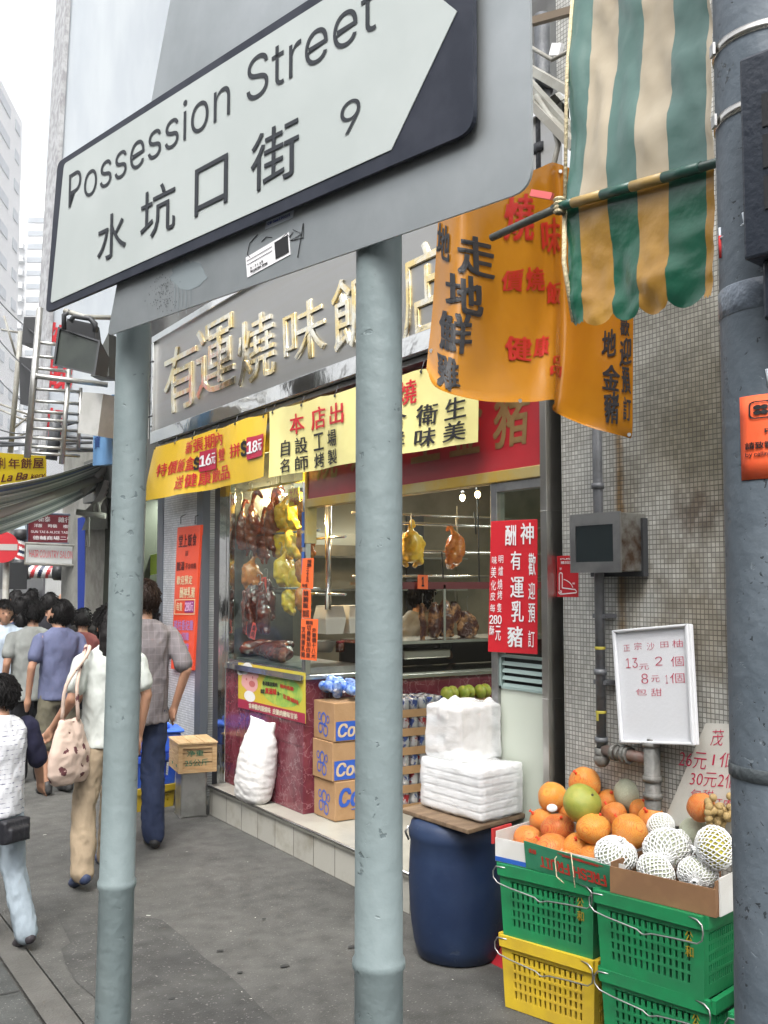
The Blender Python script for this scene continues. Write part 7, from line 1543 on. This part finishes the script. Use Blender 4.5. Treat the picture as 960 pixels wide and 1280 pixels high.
for p, q_ in (((0, 553), (120, 562)), ((0, 548), (60, 545)), ((60, 538), (120, 520)), ((70, 545), (118, 548)), ((0, 557), (115, 553))): mb.cyl(hd(*p, 8.9), hd(*q_, 8.9), .013)
mb.tube([hd(70, 515, 8.8), hd(68, 545, 8.8), hd(64, 575, 8.8)], .05, 8); solo('overhead_bars', mb, mat('dim_bar', (.07, .075, .08), .5), 'dark bars and bracket crossing above the street awning', 'bars')
mb = MB()
for p, q_, sag in (((-5, 372, 12), (192, 452, 8.4), .25), ((-5, 420, 12), (150, 500, 8.4), .2), ((-5, 470, 13), (190, 520, 8.4), .3), ((30, 520, 11), (188, 470, 8.5), .12), ((-5, 535, 12), (120, 506, 9), .15)):
    a, b = hd(*p), hd(*q_); mb.tube([a.lerp(b, i/12)-V((0, 0, sag*4*(i/12)*(1-i/12))) for i in range(13)], .008, 5)
solo('cables', mb, DARK, 'thin black cables sagging between the signs at the left', 'cables')
mb = MB(); pr(mb, ((140, 560), (186, 556), (186, 500), (150, 512)), 9.4, .4); solo('air_conditioner', mb, mat('ac_box', (.30, .31, .30), .6), 'grey air conditioner box in the gap beside the shop sign', 'air conditioner')
# striped street awning
asw = mat('awning_stripe', (.14, .17, .165), .7); t_ = asw.node_tree; N, L = t_.nodes, t_.links; b_ = N['Principled BSDF']
A0, A1, A2, A3 = hd(-40, 612, 8.0), hd(136, 571, 10.3), hd(136, 604, 10.9), hd(-40, 682, 8.8)
sa = thing('street_awning', 'grey and blue striped cloth awning over the pavement beyond the shop', 'awning', tuple((A1+A2)/2)); fn = bil(A3, A2, A1, A0)
cols_ = [mat('awn_grey', (.46, .50, .49), .7), mat('awn_dark', (.22, .26, .26), .7), mat('awn_blue', (.12, .17, .34), .7), mat('awn_pale', (.72, .74, .73), .7)]
mb = MB(); pat = [0, 1, 0, 3, 0, 1, 1, 0, 3, 0, 2, 2, 0, 3, 0, 1, 0, 0, 3, 1, 0, 2, 1, 3]
for i in range(24): mb.grid(lambda u, v, i=i: fn(u, (i+v)/24)+V((0, 0, -.05*math.sin(u*math.pi))), 10, 1, pat[i], True)
part('cloth', mb, cols_, sa, solid=.004)
mb = MB(); mb.cyl(fn(0, .55)+V((0, 0, -.08)), fn(.97, .62)+V((0, 0, -.08)), .04); mb.cyl(fn(.78, .4)+V((0, 0, -.1)), fn(1, .9)+V((0, 0, -.05)), .035); mb.cyl(fn(0, 0), fn(1, 0), .02); part('arm', mb, mat('awning_arm', (.34, .32, .29), .5), sa)
# shop signs down the street
o, f, n = dpanel('bakery_sign', [(-40, 613, 10.6), (58, 598, 11.4), (58, 570, 11.4), (-40, 563, 10.6)], mat('bakery_yellow', (.68, .50, .01), .5), 'yellow bakery sign with dark red characters and a curly line below', 'sign', .12)
mb = MB(); htx(mb, '年餅屋', f(.485, .50), f(.965, .46), f(.485, .83), off=.003, bold=.025); tx(mb, '利', f(.36, .52), f(.45, .51), f(.36, .85), off=.003, bold=.025); tx(mb, 'La Ba', f(.40, .10), f(.74, .08), f(.40, .33), off=.003, bold=.03, shear=.3); tx(mb, 'kery', f(.78, .04), f(.98, .02), f(.78, .26), off=.003, bold=.02, shear=.3); part('lettering', mb, mat('bakery_ink', (.10, .01, .01), .5), o)
def dtx(name, q, d, m, ink, rows, label):
    o, f, n = dpanel(name, [(*p, d) for p in q], m, label, 'sign', .1); mb = MB()
    for s, u0, u1, v0, v1, bd in rows: tx(mb, s, f(u0, v0), f(u1, v0), f(u0, v1), off=.006, bold=bd)
    part('lettering', mb, ink, o); return o, f
o, f = dtx('tailor_sign', ((35, 678), (98, 679), (98, 645), (36, 642)), 12.2, mat('tailor_red', (.16, .015, .025), .5), WHITE, [('新泰', .2, .44, .74, .93, .01), ('雜行', .6, .86, .74, .93, .01), ('洋服', .12, .28, .54, .66, .01), ('時裝', .40, .58, .54, .66, .01), ('禮服', .70, .86, .54, .66, .01), ('SUN TAI & ALICE TAILOR', .06, .92, .34, .42, .01), ('德輔商場二樓', .1, .9, .10, .24, .01)], 'dark red tailor sign with white writing above the salon sign')
mb = MB(); P_ = [hd(x, y, 12.15) for x, y in ((34, 679), (98.5, 680), (98.5, 644), (35, 641))]; mb.tube(P_, .018, 6, closed=True); part('frame', mb, MT['conduit_blue'], o)
o, f = dtx('salon_sign', ((32, 703), (95, 705), (96, 683), (33, 680)), 12.0, mat('salon_white', (.62, .64, .62), .5), mat('salon_pink', (.70, .16, .18), .5), [('HAIR COUNTRY SALON', .07, .93, .30, .70, .005)], 'white salon sign with pink letters')
mb = MB(); P_ = [hd(x, y, 11.95) for x, y in ((31, 705), (96, 707), (97, 682), (32, 679))]; mb.tube(P_, .018, 6, closed=True); part('frame', mb, conm, o)
dtx('street_sign_board', ((-20, 664), (31, 661), (31, 640), (-20, 637)), 14, mat('board_pale_blue', (.55, .65, .70), .5), mat('sign_navy', (.02, .06, .25), .5), [('電器', .45, .95, .25, .75, .01)], 'pale blue white signboard above the no entry sign')
dtx('street_sign_board', ((58, 640), (88, 640), (88, 626), (58, 624)), 18, mat('board_green', (.05, .25, .12), .5), WHITE, [('茶餐廳', .1, .9, .2, .8, .01)], 'small green signboard peeping out under the street awning')
def pole_stripes(name, p, q_, r, label, caps=True):
    a, b = V(p), V(q_); ax = (b-a); Lh = ax.length; ax.normalize(); e1 = ax.cross(V((.3, .5, .8))).normalized(); e2 = ax.cross(e1); t = thing(name, label, 'barber pole', tuple((a+b)/2))
    mb = MB(); nu, nv = 18, 30
    for j in range(nv):
        for i in range(nu):
            g_ = lambda ii, jj: a+ax*(Lh*jj/nv)+(e1*math.cos(2*math.pi*ii/nu)+e2*math.sin(2*math.pi*ii/nu))*r
            k = ((i/nu)+(j/nv)*1.6) % 1.0; mb.add([g_(i, j), g_(i+1, j), g_(i+1, j+1), g_(i, j+1)], [(0, 1, 2, 3)], (0 if (k % .5) < .24 else (1 if k < .5 else 2)), True)
    part('drum', mb, [WHITE, mat('pole_red', (.55, .04, .05), .4), mat('pole_navy', (.02, .03, .07), .4)], t)
    mb = MB(); mb.cyl(a-ax*.12, a, r*1.25); mb.cyl(b, b+ax*.12, r*1.25); part('cap', mb, DARK, t)
pole_stripes('barber_pole', hd(38, 714, 13), hd(68, 715, 13), .085, 'lying red white and navy barber pole under the salon sign')
pole_stripes('barber_pole', hd(26, 699, 12.4), hd(26, 674, 12.4), .065, 'upright striped barber pole beside the no entry sign')
solo('speaker_box', MB().box(hd(17, 720, 12.3), (.25, .3, .32)), DARK, 'black box under the upright barber pole', 'box')
ne = thing('no_entry_sign', 'round red no entry sign on a thin grey post at the left edge', 'road sign', tuple(hd(8, 800, 11)))
c = hd(3, 684, 10.9); dirn = (EYEP-c).normalized(); dirn.z = 0; dirn.normalize(); mb = MB(); r_ = 19.5*10.9/1270; mb.cyl(c, c+dirn*.02, r_, n=36); part('disc', mb, mat('road_sign_red', (.50, .02, .03), .4), ne)
sx_ = V((0, 0, 1)).cross(dirn).normalized(); P = lambda u, v: c+dirn*.024+sx_*u*r_+V((0, 0, v*r_)); part('bar', MB().quad(P(-.82, -.2), P(.9, -.2), P(.9, .2), P(-.82, .2)), mat('bar_greywhite', (.42, .40, .38), .5), ne)
p0 = hd(8, 700, 11); part('post', MB().cyl((p0.x, p0.y, zg(p0.y)), (p0.x, p0.y, c.z+.3), .035), conm, ne)
# railing far left
rl_ = thing('railing', 'grey roadside railing behind the man at the left edge', 'railing', tuple(hd(6, 800, 11.6))); mb = MB()
for z in (.45, 1.05): a, b = hd(-40, 760, 11.6), hd(16, 760, 13.5); mb.cyl((a.x, a.y, z-.1), (b.x, b.y, z-.12), .025)
for k in range(9): p = hd(-40, 760, 11.6).lerp(hd(16, 760, 13.5), k/8); mb.cyl((p.x, p.y, -.2), (p.x, p.y, .95), .02)
part('bars', mb, conm, rl_)

# unseen building added across the street to cut sky light, mirrored in the steel
op = thing('opposite_sky_blocker', 'pale building across the street, mirrored in the steel signs', 'building', (-7.5, 4, 0))
mb = MB(); mb.bb(-12, -7.5, -22, 24, 0, 7.0); part('wall', mb, mat('opposite_render', (.30, .29, .27), .8, var=(.22, .21, .20), vscale=.6), op)
for k in range(9):
    mb = MB(); y = -19+k*4.6; mb.bb(-7.52, -7.46, y, y+2.4, 3.8, 5.0); part('window', mb, mat('opposite_window', (.06, .07, .08), .15), op)
mb = MB(); mb.bb(-7.6, -6.2, -21, 23, 3.1, 3.25); part('canopy', mb, mat('opposite_canopy', (.10, .12, .12), .7), op)
# ================================================================ haze that bleaches the far towers
hz_ = bpy.data.materials.new('haze_air'); hz_.use_nodes = True; N = hz_.node_tree.nodes; L = hz_.node_tree.links; N.clear(); o = N.new('ShaderNodeOutputMaterial'); vp = N.new('ShaderNodeVolumePrincipled')
vp.inputs['Color'].default_value = (.97, .98, 1, 1); vp.inputs['Density'].default_value = .0016; vp.inputs['Anisotropy'].default_value = .3; L.new(vp.outputs[0], o.inputs['Volume'])
struct('haze', MB().bb(-300, 300, -40, 300, -8, 130), hz_, 'stuff')
